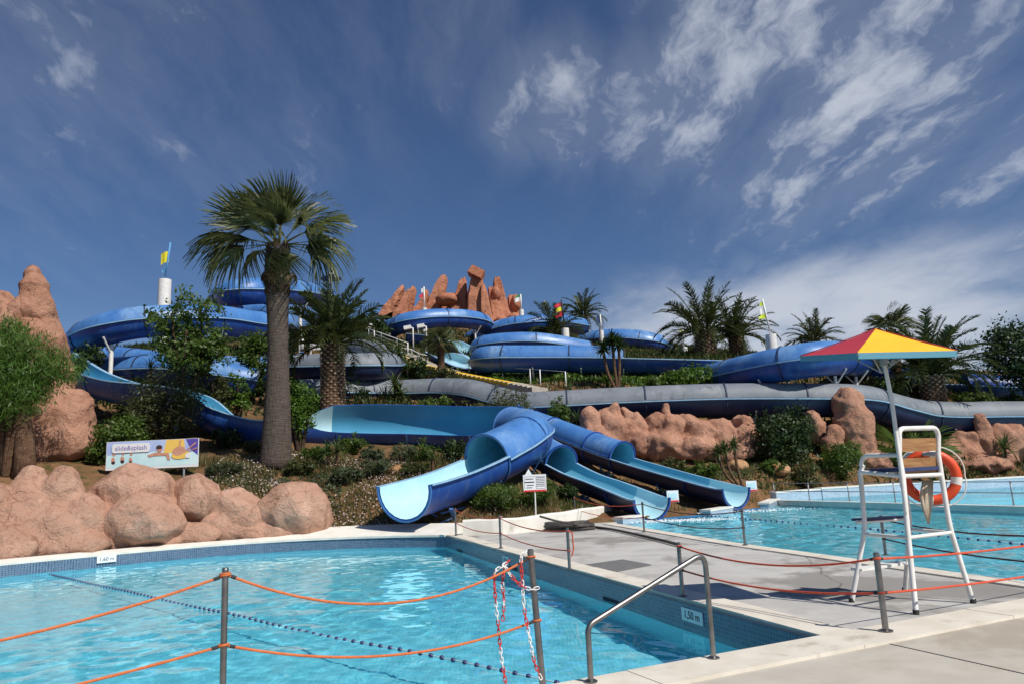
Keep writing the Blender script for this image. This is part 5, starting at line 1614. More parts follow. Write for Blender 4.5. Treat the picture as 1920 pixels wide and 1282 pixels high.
yucca('spiky yucca in the flower bed below the blue trough', 630, 872, 28.8, [(632, 845), (614, 850)], 0.62, 44, 0.03)
yucca('small spiky yucca against the turning slide', 812, 872, 28.8, [(811, 860)], 0.5, 30, 0.025)
yucca('yucca with arching leaves on the ledge above the big trough', 742, 752, 45, [(740, 722), (748, 738)], 1.1, 40, 0.06)
yucca('leafy yucca near the bent grey tube', 738, 700, 48, [(735, 672), (748, 664)], 1.2, 40, 0.06)
yucca('twin headed dragon tree before the long blue tube', 1158, 728, 46, [(1131, 655), (1160, 648), (1148, 640)], 0.85, 130, 0.05, 'leaf_dark', 'dragon_tree', 0.09)
yucca('crooked dragon tree with three tufts beside the right chute exit', 1394, 896, 34, [(1345, 848), (1376, 836), (1358, 842)], 0.55, 110, 0.035, 'yucca_leaf', 'dragon_tree', 0.06)
yucca('yucca with pale sword leaves by the red boulders at the right edge', 1885, 868, 42, [(1884, 838)], 1.05, 56, 0.05)
yucca('pale agave fan on the dark wall beside the short chute', 890, 690, 54, [(888, 678)], 0.9, 18, 0.05)
yucca('thin spiky plant hanging over the blue tube on the left', 285, 720, 38, [(283, 690)], 0.9, 30, 0.03)
yucca('spiky plant on the bank beside the right chute tube', 1083, 800, 40, [(1082, 786)], 0.8, 36, 0.03)

# ---- ground cover
def scatter(n, region, seed, front=0.25):
    g = np.random.default_rng(seed)
    x = g.uniform(region[0], region[1], n); y = g.uniform(region[2], region[3], n)
    ok = y > np.interp(x, FX, FY) + front
    x, y = x[ok], y[ok]
    return x, y, height(x, y), g


def grass(name, label, n, region, L, mat_, seed, thresh=0.0, lean=0.5, w=0.012, freq=1.2):
    x, y, z, g = scatter(n, region, seed)
    pat = np.sin(x * freq + 1.3 * np.sin(y * freq * 0.8 + seed)) + np.sin(y * freq * 1.3 + 0.7 * np.sin(x * freq * 1.7 + seed * 2))
    k = pat > thresh; x, y, z = x[k], y[k], z[k]; m_ = len(x)
    a = g.uniform(0, 2 * np.pi, m_); ll = L * g.uniform(0.5, 1.3, m_); le = lean * g.uniform(0.1, 1, m_)
    o = np.stack([x, y, z - 0.02], 1)
    d = np.stack([np.cos(a) * le, np.sin(a) * le, np.ones(m_)], 1)
    s_ = np.stack([-np.sin(a), np.cos(a), np.zeros(m_)], 1) * w
    md_ = o + d * ll[:, None] * 0.55; tp = o + (d + np.stack([np.cos(a) * le, np.sin(a) * le, -0.25 * np.ones(m_)], 1) * 0.5) * ll[:, None]
    v = np.stack([o - s_, o + s_, md_ + s_ * 0.8, md_ - s_ * 0.8, tp + s_ * 0.1, tp - s_ * 0.1], 1).reshape(-1, 3)
    b_ = np.arange(m_)[:, None] * 6
    q = np.concatenate([b_ + [0, 1, 2, 3], b_ + [3, 2, 4, 5]])
    return tag(link(name, np_mesh(name, v, q, X[mat_])), label, 'grass', None, 'stuff')


grass('dry_grass', 'dry straw coloured grass over the front flower slope', 26000, (-14, 1.5, 25.3, 31), 0.26, 'dry_grass', 1, -0.6)
grass('green_grass', 'short green grass tufts among the flowers on the front slope', 22000, (-14, 3, 25.3, 31), 0.22, 'green_grass', 2, 0.1)
grass('green_grass', 'green weeds on the orange slope behind the right pool', 16000, (7, 30, 31.5, 42), 0.24, 'green_grass', 3, -0.2)
grass('dry_grass', 'dry grass on the orange slope behind the right pool', 14000, (5, 30, 29.5, 42), 0.24, 'dry_grass', 4, -0.2)
grass('hill_scrub', 'low green scrub over the upper hillside', 60000, (-38, 45, 38.5, 95), 0.5, 'leaf_dark', 5, -0.5, 0.9, 0.05, 0.5)
grass('hill_scrub', 'olive scrub over the upper hillside', 40000, (-38, 45, 38.5, 95), 0.45, 'leaf_olive', 6, 0.0, 0.9, 0.05, 0.6)
# daisies
x, y, z, g = scatter(5200, (-11.5, -0.6, 25.3, 29.6), 9, 0.15)
pat = np.sin(x * 1.1 + 0.5) + np.sin(y * 1.7 + x * 0.6); k = (pat > -0.5) & ((x > -8.8) | (g.random(len(x)) > 0.6)); x, y, z = x[k], y[k], z[k]; m_ = len(x)
h = z + g.uniform(0.06, 0.26, m_); r = g.uniform(0.014, 0.034, m_)
nn = np.stack([g.normal(0.2, 0.5, m_), g.normal(-0.5, 0.5, m_), np.ones(m_)], 1); nn /= np.linalg.norm(nn, axis=1)[:, None]
a1 = np.cross(nn, [0, 1, 0.2]); a1 /= np.linalg.norm(a1, axis=1)[:, None]; a2 = np.cross(nn, a1)
c_ = np.stack([x, y, h], 1)
vv = []
for q in range(6):
    an = q * math.pi / 3
    vv.append(c_ + (a1 * math.cos(an) + a2 * math.sin(an)) * r[:, None])
v = np.stack(vv, 1).reshape(-1, 3)
tag(link('wild_flowers', np_mesh('wild_flowers', v, np.arange(m_ * 6).reshape(-1, 6), X['petal'])), 'pale pink and white daisies dotted over the front slope', 'flowers', None, 'stuff')
# ivy bank below the long blue tube
def bank(name, label, quad, n, size, mat_, seed, hgt=0.35):
    g = np.random.default_rng(seed)
    A_, B_, C2, D2 = [ground_at(*q) for q in quad]
    u = g.random(n)[:, None]; w_ = g.random(n)[:, None]
    p = (A_ * (1 - u) + B_ * u) * (1 - w_) + (D2 * (1 - u) + C2 * u) * w_
    p[:, 2] = height(p[:, 0], p[:, 1]) + g.random(n) * hgt * (0.5 + 0.5 * np.sin(p[:, 0] * 1.3) * np.sin(p[:, 1] * 1.1))
    nn = g.normal(size=(n, 3)) * 0.6 + [0, -0.4, 1]; nn /= np.linalg.norm(nn, axis=1)[:, None]
    ax = np.cross(nn, g.normal(size=(n, 3))); ax /= np.linalg.norm(ax, axis=1)[:, None]; sd = np.cross(nn, ax)
    L = size * (0.6 + 0.8 * g.random(n))[:, None]
    v = np.stack([p - ax * L / 2, p + sd * L * .3, p + ax * L / 2, p - sd * L * .3], 1).reshape(-1, 3)
    return tag(link(name, np_mesh(name, v, np.arange(n * 4).reshape(-1, 4), X[mat_])), label, 'ground cover', None, 'stuff')


bank('ivy_bank', 'green creeping ivy on the bank below the long blue tube', [(870, 716, 50), (1240, 728, 47), (1230, 700, 51.5), (880, 690, 53.5)], 9000, 0.22, 'leaf_bright', 1, 0.5)
bank('ivy_bank', 'dark creeping plants under the long blue tube', [(900, 712, 51), (1250, 724, 48), (1230, 698, 53), (900, 690, 55)], 5000, 0.24, 'leaf_mid', 2, 0.4)
bank('weed_patch', 'broad leaved weeds at the foot of the rock wall by the right pool', [(1230, 890, 34), (1540, 892, 37.5), (1540, 868, 39.5), (1230, 868, 38)], 4200, 0.14, 'leaf_olive', 3, 0.25)
bank('weed_patch', 'weeds along the foot of the boulders at the far right', [(1620, 884, 40.5), (1960, 878, 43), (1960, 862, 45), (1620, 866, 42)], 3500, 0.14, 'leaf_olive', 4, 0.25)
bank('weed_patch', 'green weeds between the front boulders and the banner', [(380, 905, 27), (640, 975, 25.9), (640, 890, 28), (400, 870, 28.6)], 4500, 0.10, 'leaf_grey', 5, 0.2)


# ------------------------------------------------------------------ pool furniture
def proj(w):
    v = np.asarray(w, float) - CAM; d = v @ cF
    return 960 + FOC * (v @ cR) / d, 641 - FOC * (v @ cU) / d


def rise(b, py):
    """height above b at which the vertical through b is seen at photo row py"""
    h = 0.5
    for _ in range(30):
        h += (proj(b + V(0, 0, h))[1] - py) * 0.004 * b[1] / 8
    return h


def on_line(p, q, px, z=0.03):
    """point between p and q seen at photo column px"""
    lo, hi = 0.0, 1.0
    f = lambda t: proj(np.append(p + (q - p) * t, z))[0] - px
    sgn = 1 if f(1.0) > f(0.0) else -1
    for _ in range(50):
        m_ = (lo + hi) / 2
        if f(m_) * sgn > 0: hi = m_
        else: lo = m_
    return np.append(p + (q - p) * lo, z)


POST = {}


def post(key, label, b, h, r=0.027, tilt=(0, 0), grp='steel rope posts'):
    e = empty('rope_post', b, label, 'post', grp)
    t = V(tilt[0], tilt[1], h)
    mb = MB(); mb.tube([V(0, 0, 0), t * 0.5, t], r, 14); mb.build('pole', X['steel'], e, True, world=False, angle=50)
    mb = MB(); mb.lathe(t, [(r * 1.02, -0.004), (r * 1.05, 0.008), (r * 0.7, 0.016)], 14); mb.build('cap', X['steel'], e, True, world=False, angle=50)
    mb = MB(); mb.lathe((0, 0, 0.001), [(r * 2.3, 0), (r * 2.3, 0.008), (r * 1.25, 0.018)], 18); mb.build('base_flange', X['steel'], e, True, world=False, angle=40)
    POST[key] = (np.asarray(b, float), t)
    return e


nl0 = c0 - near_dir * 12 + near_n * 0.2; nl1 = c0 + near_n * 0.2
b = on_line(nl0, nl1, 415, 0.036); post('n1', 'brushed steel post in front of the left pool, nearest of all', b, rise(b, 1068), 0.021)
b = on_line(nl0, nl1, 1019, 0.036); post('n2', 'steel post hung with red and white chain at the pool edge', b, rise(b, 1032), 0.026, (-0.05, 0))
b = np.append(nl0 + near_dir * 2.0, 0.036); post('n0', 'steel post beyond the left edge of the picture', b, 1.12, 0.021)
b = G(1661, 1182, 0.036); post('n3', 'short steel post at the foot of the lifeguard chair', b, rise(b, 1038), 0.030)
b = np.append(c0 + near_dir * 6.5 + near_n * 0.2, 0.036); post('n4', 'steel post beyond the right edge of the picture', b, 0.80, 0.030)
for key, px, py, pt, lb in (('m1', 855, 1003, 952, 'thin steel post at the far corner of the left pool'), ('m2', 939, 1027, 966, 'thin steel post second from the far corner of the left pool'),
                            ('m3', 1068, 1067, 990, 'steel post nearest the coiled hose on the left pool side'), ('m4', 1280, 1117, 1018, 'steel post behind the bent handrail')):
    b = G(px, py, 0.032); post(key, lb, b, rise(b, pt), 0.027)
for key, px, py, pt, lb in (('r1', 1079, 976, 930, 'far steel post between the white warning sign and the middle chute'), ('r2', 1208, 996, 941, 'steel post in front of the middle chute exit'),
                            ('r3', 1397, 1021, 954, 'steel post at the edge of the right pool below the rightmost chute'), ('r4', 1661, 1040, 967, 'steel post by the right pool seen through the lifeguard chair')):
    b = G(px, py, 0.028); post(key, lb, b, rise(b, pt), 0.027)
b = np.append(rp1 + rp_dir * 8.2, 0.028); post('r5', 'steel post on the right pool edge beyond the picture', b, 0.8, 0.027)


def rope_mesh(pts, r, strands=3):
    mb = MB(); pts = np.asarray(pts)
    if strands == 1:
        mb.tube(pts, r, 8); return mb
    L = np.concatenate([[0], np.cumsum(np.linalg.norm(np.diff(pts, axis=0), axis=1))])
    s_ = np.arange(0, L[-1], r * 1.25); q = np.stack([np.interp(s_, L, pts[:, k]) for k in range(3)], 1)
    T = np.gradient(q, axis=0); T /= np.linalg.norm(T, axis=1)[:, None]
    A = np.cross(T, V(0, 0, 1)); A /= np.linalg.norm(A, axis=1)[:, None]; B = np.cross(A, T)
    ph = s_ / (r * 6.5) * 2 * math.pi
    for k in range(3):
        f = ph + k * 2 * math.pi / 3
        mb.tube(q + (A * np.cos(f)[:, None] + B * np.sin(f)[:, None]) * r * 0.48, r * 0.60, 6)
    return mb


def rope(label, k0, h0, k1, h1, sag, r=0.0095, mat_='rope', strands=3, knot=True, grp='barrier ropes'):
    """rope hung between two posts at fractions h of their height"""
    b0, t0 = POST[k0]; b1, t1 = POST[k1]
    a = b0 + t0 * h0; c = b1 + t1 * h1
    n = 40; u = np.linspace(0, 1, n)[:, None]
    pts = a + (c - a) * u; pts[:, 2] -= 4 * sag * (u * (1 - u))[:, 0]
    e = empty('barrier_rope', pts[n // 2], label, 'rope', grp)
    rope_mesh(pts, r, strands).build('rope_strands', X[mat_], e, True)
    if knot:
        for p_, q in ((pts[0], pts[1]), (pts[-1], pts[-2])):
            d_ = nrm(q - p_)
            mb = MB(); mb.tube([p_ + d_ * 0.035, p_ + d_ * 0.075], r * 1.25, 8); mb.build('tape_band', X['rubber'], e, True, angle=40)
            mb = MB(); mb.tube([p_ + V(math.cos(w) * 0.033, math.sin(w) * 0.033, (w / (2 * math.pi) - 0.5) * r * 1.5) for w in np.linspace(0, 2 * math.pi, 14)], r * 0.7, 6); mb.build('knot', X[mat_], e, True)
    return e


def fr_of(key, py):
    b, t = POST[key]; lo, hi = 0.0, 1.0
    for _ in range(40):
        m_ = (lo + hi) / 2
        if proj(b + t * m_)[1] > py: lo = m_
        else: hi = m_
    return lo


rope('upper orange rope leaving the nearest post towards the left edge', 'n0', 0.93, 'n1', fr_of('n1', 1078), 0.30)
rope('lower orange rope leaving the nearest post towards the left edge', 'n0', 0.48, 'n1', fr_of('n1', 1209), 0.16)
rope('upper orange rope between the nearest post and the chained post', 'n1', fr_of('n1', 1075), 'n2', fr_of('n2', 1043), 0.27)
rope('lower orange rope between the nearest post and the chained post', 'n1', fr_of('n1', 1208), 'n2', fr_of('n2', 1162), 0.16)
rope('upper red rope from the post behind the handrail to the lifeguard chair post', 'm4', 0.95, 'n3', fr_of('n3', 1046), 0.15, 0.012, 'rope_red')
rope('lower red rope from the post behind the handrail to the lifeguard chair post', 'm4', 0.50, 'n3', fr_of('n3', 1111), 0.10, 0.012, 'rope_red')
rope('upper red rope leaving the lifeguard chair post towards the right edge', 'n3', fr_of('n3', 1047), 'n4', 0.95, 0.10, 0.012, 'rope_red')
rope('lower red rope leaving the lifeguard chair post towards the right edge', 'n3', fr_of('n3', 1111), 'n4', 0.48, 0.08, 0.012, 'rope_red')
for (k0, k1, w0, w1) in (('m1', 'm2', 'far corner post', 'second post'), ('m2', 'm3', 'second post', 'post by the coiled hose')):
    rope('upper thin red rope, %s to %s' % (w0, w1), k0, 0.93, k1, 0.93, 0.10, 0.012, 'rope_red', 1)
    rope('lower thin red rope, %s to %s' % (w0, w1), k0, 0.46, k1, 0.46, 0.08, 0.012, 'rope_red', 1)
for (k0, k1, w0, w1) in (('r1', 'r2', 'post beside the warning sign', 'middle chute post'), ('r2', 'r3', 'middle chute post', 'right pool edge post')):
    rope('upper dark red rope, %s to %s' % (w0, w1), k0, 0.95, k1, 0.95, 0.16, 0.012, 'rope_red' if k0 == 'r1' else 'rope_dark', 1)
    rope('lower dark red rope, %s to %s' % (w0, w1), k0, 0.50, k1, 0.48, 0.12, 0.012, 'rope_red' if k0 == 'r1' else 'rope_dark', 1)
rope('upper dark rope along the right pool behind the lifeguard chair', 'r4', 0.92, 'r5', 0.9, 0.14, 0.012, 'rope_dark', 1)
rope('lower dark rope along the right pool behind the lifeguard chair', 'r4', 0.42, 'r5', 0.4, 0.10, 0.012, 'rope_dark', 1)
b, t = POST['m3']
tag(rope_mesh([b + t * 0.93 + V(0.03, 0, 0), b + t * 0.9 + V(0.08, -0.02, 0), b + t * 0.5 + V(0.09, -0.02, 0), b + t * 0.32 + V(0.05, -0.02, 0)], 0.013, 1).build('rope_tail', X['rope_red'], loc=tuple(b + t * 0.32)), 'short red rope end dangling from the post by the hose', 'rope')

# bent steel handrail
h0 = G(1108, 1277, 0.036); h1 = G(1338, 1233, 0.036)
hr = empty('pool_handrail', h0, 'bent tubular steel handrail at the corner of the left pool', 'handrail')
k1 = V(h0[0], h0[1], 0); k1[2] = 0.036 + rise(h0, 1172)
top_h = 0.036 + rise(h1, 1034)
k2 = V(h1[0], h1[1], top_h)
pts = []
def fillet(a, c, e_, r, n=8):
    u = nrm(a - c); w = nrm(e_ - c); p0 = c + u * r; p1 = c + w * r
    return [p0 * (1 - t) ** 2 + c * 2 * t * (1 - t) + p1 * t ** 2 for t in np.linspace(0, 1, n)]
path = [h0] + fillet(h0, k1, k2, 0.07) + fillet(k1, k2, h1, 0.14, 12) + [h1]
mb = MB(); mb.tube(path, 0.024, 14); mb.build('rail_pipe', X['steel'], hr, True, angle=50)
for q in (h0, h1):
    mb = MB(); mb.lathe(q, [(0.055, 0), (0.055, 0.008), (0.03, 0.02)], 16); mb.build('base_flange', X['steel'], hr, True, angle=40)

# red and white plastic chain on the chained post
def link_mesh(name, mat_):
    mb = MB(); pts = []
    L, W = 0.023, 0.011
    for a in np.linspace(0, 2 * math.pi, 17)[:-1]:
        pts.append(V(math.cos(a) * W, 0, math.sin(a) * W + (L - W) * (1 if math.sin(a) >= 0 else -1)))
    mb.tube(pts, 0.0042, 6, closed=True)
    me = bpy.data.meshes.new(name); me.from_pydata(mb.v, [], mb.f); me.materials.append(X[mat_]); me.polygons.foreach_set('use_smooth', [True] * len(me.polygons)); return me


LK = (link_mesh('chain_link', 'chain_white'), link_mesh('chain_link', 'chain_red'))


def chain(label, pix, d, pattern):
    pts = np.array([P(x, y, dd) for (x, y, dd) in pix])
    path = catmull([tuple(p) for p in pts], 0.035)[:, :3]
    e = empty('plastic_chain', path[-1], label, 'chain', 'barrier chains')
    T = np.gradient(path, axis=0)
    for k, p in enumerate(path):
        o = link('chain_link', LK[pattern[k % len(pattern)]], e)
        z = Vector(tuple(T[k])).normalized()
        q = z.to_track_quat('Z', 'Y').to_matrix().to_4x4()
        o.matrix_local = Matrix.Translation(Vector(tuple(p)) - e.location) @ q @ Matrix.Rotation((k % 2) * math.pi / 2 + random.uniform(-0.3, 0.3), 4, 'Z')
    return e


dn = POST['n2'][0][1]
chain('chain hanging furthest left from the upper orange rope', [(952, 1052, dn - 0.05), (940, 1063, dn - 0.08), (928, 1072, dn - 0.1), (928, 1110, dn - 0.1), (934, 1170, dn - 0.1), (940, 1230, dn - 0.1), (950, 1290, dn - 0.1)], 0, [1, 0, 0, 0, 0, 1, 1, 1, 1, 1])
chain('short chain loop dangling beside the furthest left chain', [(946, 1062, dn), (942, 1095, dn - 0.03), (945, 1125, dn - 0.03), (943, 1158, dn - 0.03)], 0, [0, 1, 1, 1])
chain('chain slung from the orange rope across to the steel post', [(946, 1060, dn - 0.06), (958, 1078, dn - 0.08), (975, 1095, dn - 0.09), (995, 1104, dn - 0.07), (1006, 1102, dn - 0.06)], 0, [0, 0, 0, 1, 1, 1, 1])
chain('chain hanging close along the steel post', [(984, 1034, dn - 0.05), (977, 1046, dn - 0.07), (979, 1085, dn - 0.08), (983, 1140, dn - 0.08), (992, 1190, dn - 0.09), (1002, 1240, dn - 0.09), (1013, 1268, dn - 0.08)], 0, [0, 0, 0, 1, 1, 1, 1, 0, 0, 0])

# floating lane lines
def lane(label, pix, z, step, r, name='lane_line'):
    w = catmull([tuple(G(x, y, z)) for (x, y) in pix], 0.1)[:, :3]
    w[:, 2] = z + 0.012 + 0.01 * np.sin(np.arange(len(w)) * 0.13)
    e = empty(name, w[len(w) // 2], label, 'lane line', 'floating lane lines')
    mb = MB(); mb.tube(w, 0.006, 6); mb.build('cord', X['cord'], e, True)
    mb = MB(); mb.lathe((0, 0, 0), [(r * 0.45, -r * 1.0), (r * 0.85, -r * 0.65), (r, 0), (r * 0.85, r * 0.65), (r * 0.45, r * 1.0)], 10)
    me = bpy.data.meshes.new('float'); me.from_pydata(mb.v, [], mb.f); me.materials.append(X['float_blue']); me.polygons.foreach_set('use_smooth', [True] * len(me.polygons))
    L = np.concatenate([[0], np.cumsum(np.linalg.norm(np.diff(w, axis=0), axis=1))])
    for s_ in np.arange(0.1, L[-1], step):
        p = V(*[np.interp(s_, L, w[:, k]) for k in range(3)]); q = V(*[np.interp(s_ + 0.05, L, w[:, k]) for k in range(3)])
        o = link('float', me, e)
        o.matrix_local = Matrix.Translation(Vector(tuple(p)) - e.location) @ Vector(tuple(q - p)).to_track_quat('Z', 'Y').to_matrix().to_4x4()
    return e


lane('line of dark blue floats crossing the left pool', [(92, 1077), (250, 1112), (420, 1150), (600, 1190), (780, 1226), (960, 1262), (1060, 1283)], WL, 0.19, 0.028)
lane('line of dark floats crossing the right pool', [(1280, 962), (1400, 973), (1560, 986), (1700, 999), (1800, 1009), (1960, 1027)], WR, 0.30, 0.034)

# depth signs on the pool walls and the skimmer slots
def text_mesh(body, size, mat_):
    cu = bpy.data.curves.new('lettering', 'FONT'); cu.body = body; cu.size = size; cu.align_x = 'CENTER'; cu.align_y = 'CENTER'; cu.extrude = 0.0015
    ob = bpy.data.objects.new('lettering', cu); col.objects.link(ob)
    dg = bpy.context.evaluated_depsgraph_get(); dg.update()
    me = bpy.data.meshes.new_from_object(ob.evaluated_get(dg)); bpy.data.objects.remove(ob); bpy.data.curves.remove(cu)
    me.materials.clear(); me.materials.append(X[mat_])
    return me


def face_mat(loc, right, up):
    right = nrm(right); up = nrm(up); n_ = np.cross(right, up)
    M = Matrix.Identity(4)
    for i in range(3):
        M[i][0] = right[i]; M[i][1] = up[i]; M[i][2] = n_[i]; M[i][3] = loc[i]
    return M


def plate(name, label, cat, c_, right, w, h, body, size, mat_='board_white', parent=None):
    e = empty(name, (0, 0, 0), label, cat); e.matrix_world = face_mat(c_, right, V(0, 0, 1))
    mb = MB(); mb.box((0, 0, 0), (w, h, 0.012)); mb.build('plate_board', X[mat_], e, world=False)
    o = link('lettering', text_mesh(body, size, 'print_dark'), e); o.location = (0, 0, 0.009)
    return e


wall_r = nrm(np.append(c0 - c1, 0))                      # seen from the pool, left to right
wl_n = V(-wall_r[1], wall_r[0], 0) * -1
if np.dot(wl_n, V(-1, -0.3, 0)) < 0: wl_n = -wl_n
q = on_line(c1, c0, 1299, -0.15); plate('depth_sign', 'white depth sign reading 1,50 m near the handrail', 'sign', q + wl_n * 0.01, wall_r, 0.50, 0.16, '1,50 m', 0.135)
q = on_line(c1, c0, 949, -0.16); plate('depth_sign', 'small depth sign on the shaded tiles behind the chains', 'sign', q + wl_n * 0.01, wall_r, 0.46, 0.16, '1,50 m', 0.125)
best = min(range(1, len(kk) - 1), key=lambda i_: abs(proj((kk[i_][0], kk[i_][1], -0.1))[0] - 186))
q = np.append(kk[best], -0.12); tr = nrm(np.append(kk[best - 1] - kk[best + 1], 0)); nrw = V(tr[1], -tr[0], 0)
plate('depth_sign', 'white depth sign reading 1,60 m below the left boulders', 'sign', q + nrw * 0.045, tr, 0.50, 0.19, '1,60 m', 0.14)
for px in (862, 962, 1146):
    q = on_line(c1, c0, px, -0.30)
    mb = MB(); mb.box(q + wl_n * 0.006, (0.55, 0.02, 0.07), (wall_r, wl_n, V(0, 0, 1))); mb.build('skimmer_slot', X['drain'], lpb)
q = on_line(f0, f0 + nrm(f1 - f0) * 8, 1630, 0.36)
plate('depth_sign', 'small white depth sign on the far wall of the raised pool', 'sign', q + V(0.1, -0.07, 0), np.append(nrm(f1 - f0), 0), 0.4, 0.2, '1,20 m', 0.11)

# ------------------------------------------------------------------ lifeguard chair
bRL, bRR, bFL, bFR = G(1718, 1151), G(1825, 1130), G(1597, 1128), G(1697, 1108)
O = (bRL + bRR + bFL + bFR) / 4
ch = empty('lifeguard_chair', O, 'tall white tubular lifeguard chair with navy seat and wooden back boards', 'chair')
tRL, tRR = P(1684, 803, 8.98), P(1757, 801, 9.28)
kRL, kRR = P(1701, 985, 8.86), P(1781, 988, 9.22)
kFL, kFR = P(1622, 990, 9.50), P(1706, 978, 9.80)
sFL, sFR = P(1613, 884, 9.50), P(1692, 880, 9.78)
sRL, sRR = P(1693, 892, 8.95), P(1765, 889, 9.25)
aRL, aRR = P(1686, 853, 8.97), P(1759, 850, 9.27)
aFL, aFR = P(1616, 853, 9.48), P(1695, 850, 9.76)
RT = 0.029


def leg(path):
    mb = MB(); mb.tube(path, RT, 12); o = mb.build('leg', X['white_paint'], ch, True, angle=50)
    m2 = MB(); m2.lathe(path[0] - V(0, 0, 0.0), [(RT * 1.15, 0), (RT * 1.15, 0.05)], 12); m2.build('rubber_foot', X['rubber'], o, True, angle=50)


leg([bRL] + list(fillet(bRL, kRL, sRL, 0.1)) + [sRL, aRL, tRL + V(0, 0, -0.1)])
leg([bRR] + list(fillet(bRR, kRR, sRR, 0.12)) + [sRR, aRR, tRR + V(0, 0, -0.1)])
leg([bFL] + list(fillet(bFL, kFL, sFL, 0.12)) + [sFL, aFL + V(0, 0, -0.12)])
leg([bFR] + list(fillet(bFR, kFR, sFR, 0.12)) + [sFR, aFR + V(0, 0, -0.12)])


def pipe(name, path, r=RT):
    mb = MB(); mb.tube(path, r, 12); return mb.build(name, X['white_paint'], ch, True, angle=50)


pipe('back_hoop', [tRL + V(0, 0, -0.12)] + fillet(tRL + V(0, 0, -0.12), tRL, tRR, 0.1) + fillet(tRL, tRR, tRR + V(0, 0, -0.12), 0.1) + [tRR + V(0, 0, -0.12)])
pipe('armrest', [aRL] + fillet(aRL, aFL, sFL, 0.12) + [aFL + V(0, 0, -0.14)], 0.026)
pipe('armrest', [aRR] + fillet(aRR, aFR, sFR, 0.12) + [aFR + V(0, 0, -0.14)], 0.026)
for a, c in ((sRL, sRR), (sFL, sFR), (sRL, sFL), (sRR, sFR)): pipe('seat_rail', [a, c], 0.026)
lv = lambda a, k, z: a + (k - a) * ((z - a[2]) / (k[2] - a[2]))
z1 = kRL[2] - 0.03
for a, c in ((lv(bRL, kRL, z1 - 0.1), lv(bRR, kRR, z1 - 0.1)), (lv(bFL, kFL, z1 - 0.1), lv(bRL, kRL, z1 - 0.1)), (lv(bFR, kFR, z1 - 0.1), lv(bRR, kRR, z1 - 0.1))): pipe('stretcher', [a, c], 0.022)
fw = nrm((sFL - sRL + sFR - sRR) * V(1, 1, 0)); sw = nrm((sRR - sRL) * V(1, 1, 0))
mb = MB(); mb.box((sRL + sRR + sFL + sFR) / 4 + V(0, 0, 0.045), (np.linalg.norm(sRR - sRL) - 0.02, np.linalg.norm(sFL - sRL) - 0.02, 0.045), (sw, fw, V(0, 0, 1)), 0, 0.97); mb.build('seat', X['seat_navy'], ch)
for (y0_, y1_) in ((822, 846), (859, 889)):
    a = (P(1691, (y0_ + y1_) / 2, 8.98) + P(1758, (y0_ + y1_) / 2 - 2, 9.27)) / 2
    mb = MB(); mb.box(a + fw * 0.02, (np.linalg.norm(tRR - tRL) - 0.05, 0.025, (y1_ - y0_) * 9.1 / FOC), (sw, fw, V(0, 0, 1)), 0, 0.985); mb.build('back_board', X['wood'], ch)
mb = MB(); mb.bar(P(1608, 974, 9.72), P(1690, 968, 10.0), 0.2, 0.03); mb.build('footrest', X['seat_navy'], ch)
pipe('footrest_rail', [P(1606, 978, 9.62), P(1694, 972, 9.9)], 0.022)
mb = MB(); mb.bar(lv(bFL, kFL, 0.38) + fw * 0.02, lv(bFR, kFR, 0.38) + fw * 0.02, 0.16, 0.03); mb.build('lower_step', X['white_paint'], ch)

# parasol clamped to the chair
cz = P(1648, 665, 9.0)
pr_ = empty('parasol', cz - V(0, 0, 1.9), 'red and yellow square parasol clamped to the lifeguard chair', 'parasol')
cFr, cRi, cLe = P(1608, 661, 8.27), P(1795, 657, 8.4), P(1500, 667, 9.6)
cor = [cFr, cRi, cRi + cLe - cFr, cLe]     # front, right, back, left
apex = P(1643, 617, 9.0)
cn = ['cloth_yellow', 'cloth_red', 'cloth_yellow', 'cloth_red']
for k in range(4):
    a, c = cor[k], cor[(k + 1) % 4]
    n_ = 8; v_ = []; f_ = []
    for i in range(n_ + 1):
        for j in range(n_ + 1 - i):
            s1, s2 = i / n_, j / n_
            p = apex * (1 - s1 - s2) + a * s1 + c * s2
            p = p + V(0, 0, -0.012 * math.sin(math.pi * min(1, s1 + s2)))
            v_.append(p)
    ix = lambda i, j: sum(n_ + 1 - q for q in range(i)) + j
    for i in range(n_):
        for j in range(n_ - i):
            f_.append((ix(i, j), ix(i + 1, j), ix(i, j + 1)))
            if j < n_ - i - 1: f_.append((ix(i + 1, j), ix(i + 1, j + 1), ix(i, j + 1)))
    mb = MB(); mb.add(v_, f_); mb.build('canopy_panel', X[cn[k]], pr_, True)
    mb = MB(); mb.add([p - V(0, 0, 0.014) for p in v_], [q[::-1] for q in f_]); mb.build('lining', X['cloth_teal'], pr_, True)
    mb = MB(); mb.add([a, c, c - V(0, 0, 0.07), a - V(0, 0, 0.07)], [(0, 1, 2, 3)]); mb.build('valance', X['cloth_teal'], pr_)
    mb = MB(); mb.bar(apex - V(0, 0, 0.06), a - V(0, 0, 0.03), 0.02, 0.02); mb.build('rib', X['grey_rail'], pr_)
    mb = MB(); mb.tube([apex + V(0, 0, 0.004), (apex + a) / 2 - V(0, 0, 0.004), a + V(0, 0, 0.002)], 0.006, 6); mb.build('seam', X[cn[k]], pr_, True)
    mb = MB(); mb.bar(cz - V(0, 0, 0.22), apex * 0.45 + a * 0.55 - V(0, 0, 0.05), 0.014, 0.014); mb.build('strut', X['grey_rail'], pr_)
pb = P(1699, 960, 8.84)
mb = MB(); mb.tube([pb, P(1690, 885, 8.86), P(1672, 750, 8.92), P(1660, 690, 8.96), apex - V(0, 0, 0.05)], 0.024, 12); mb.build('pole', X['white_paint'], pr_, True, angle=50)
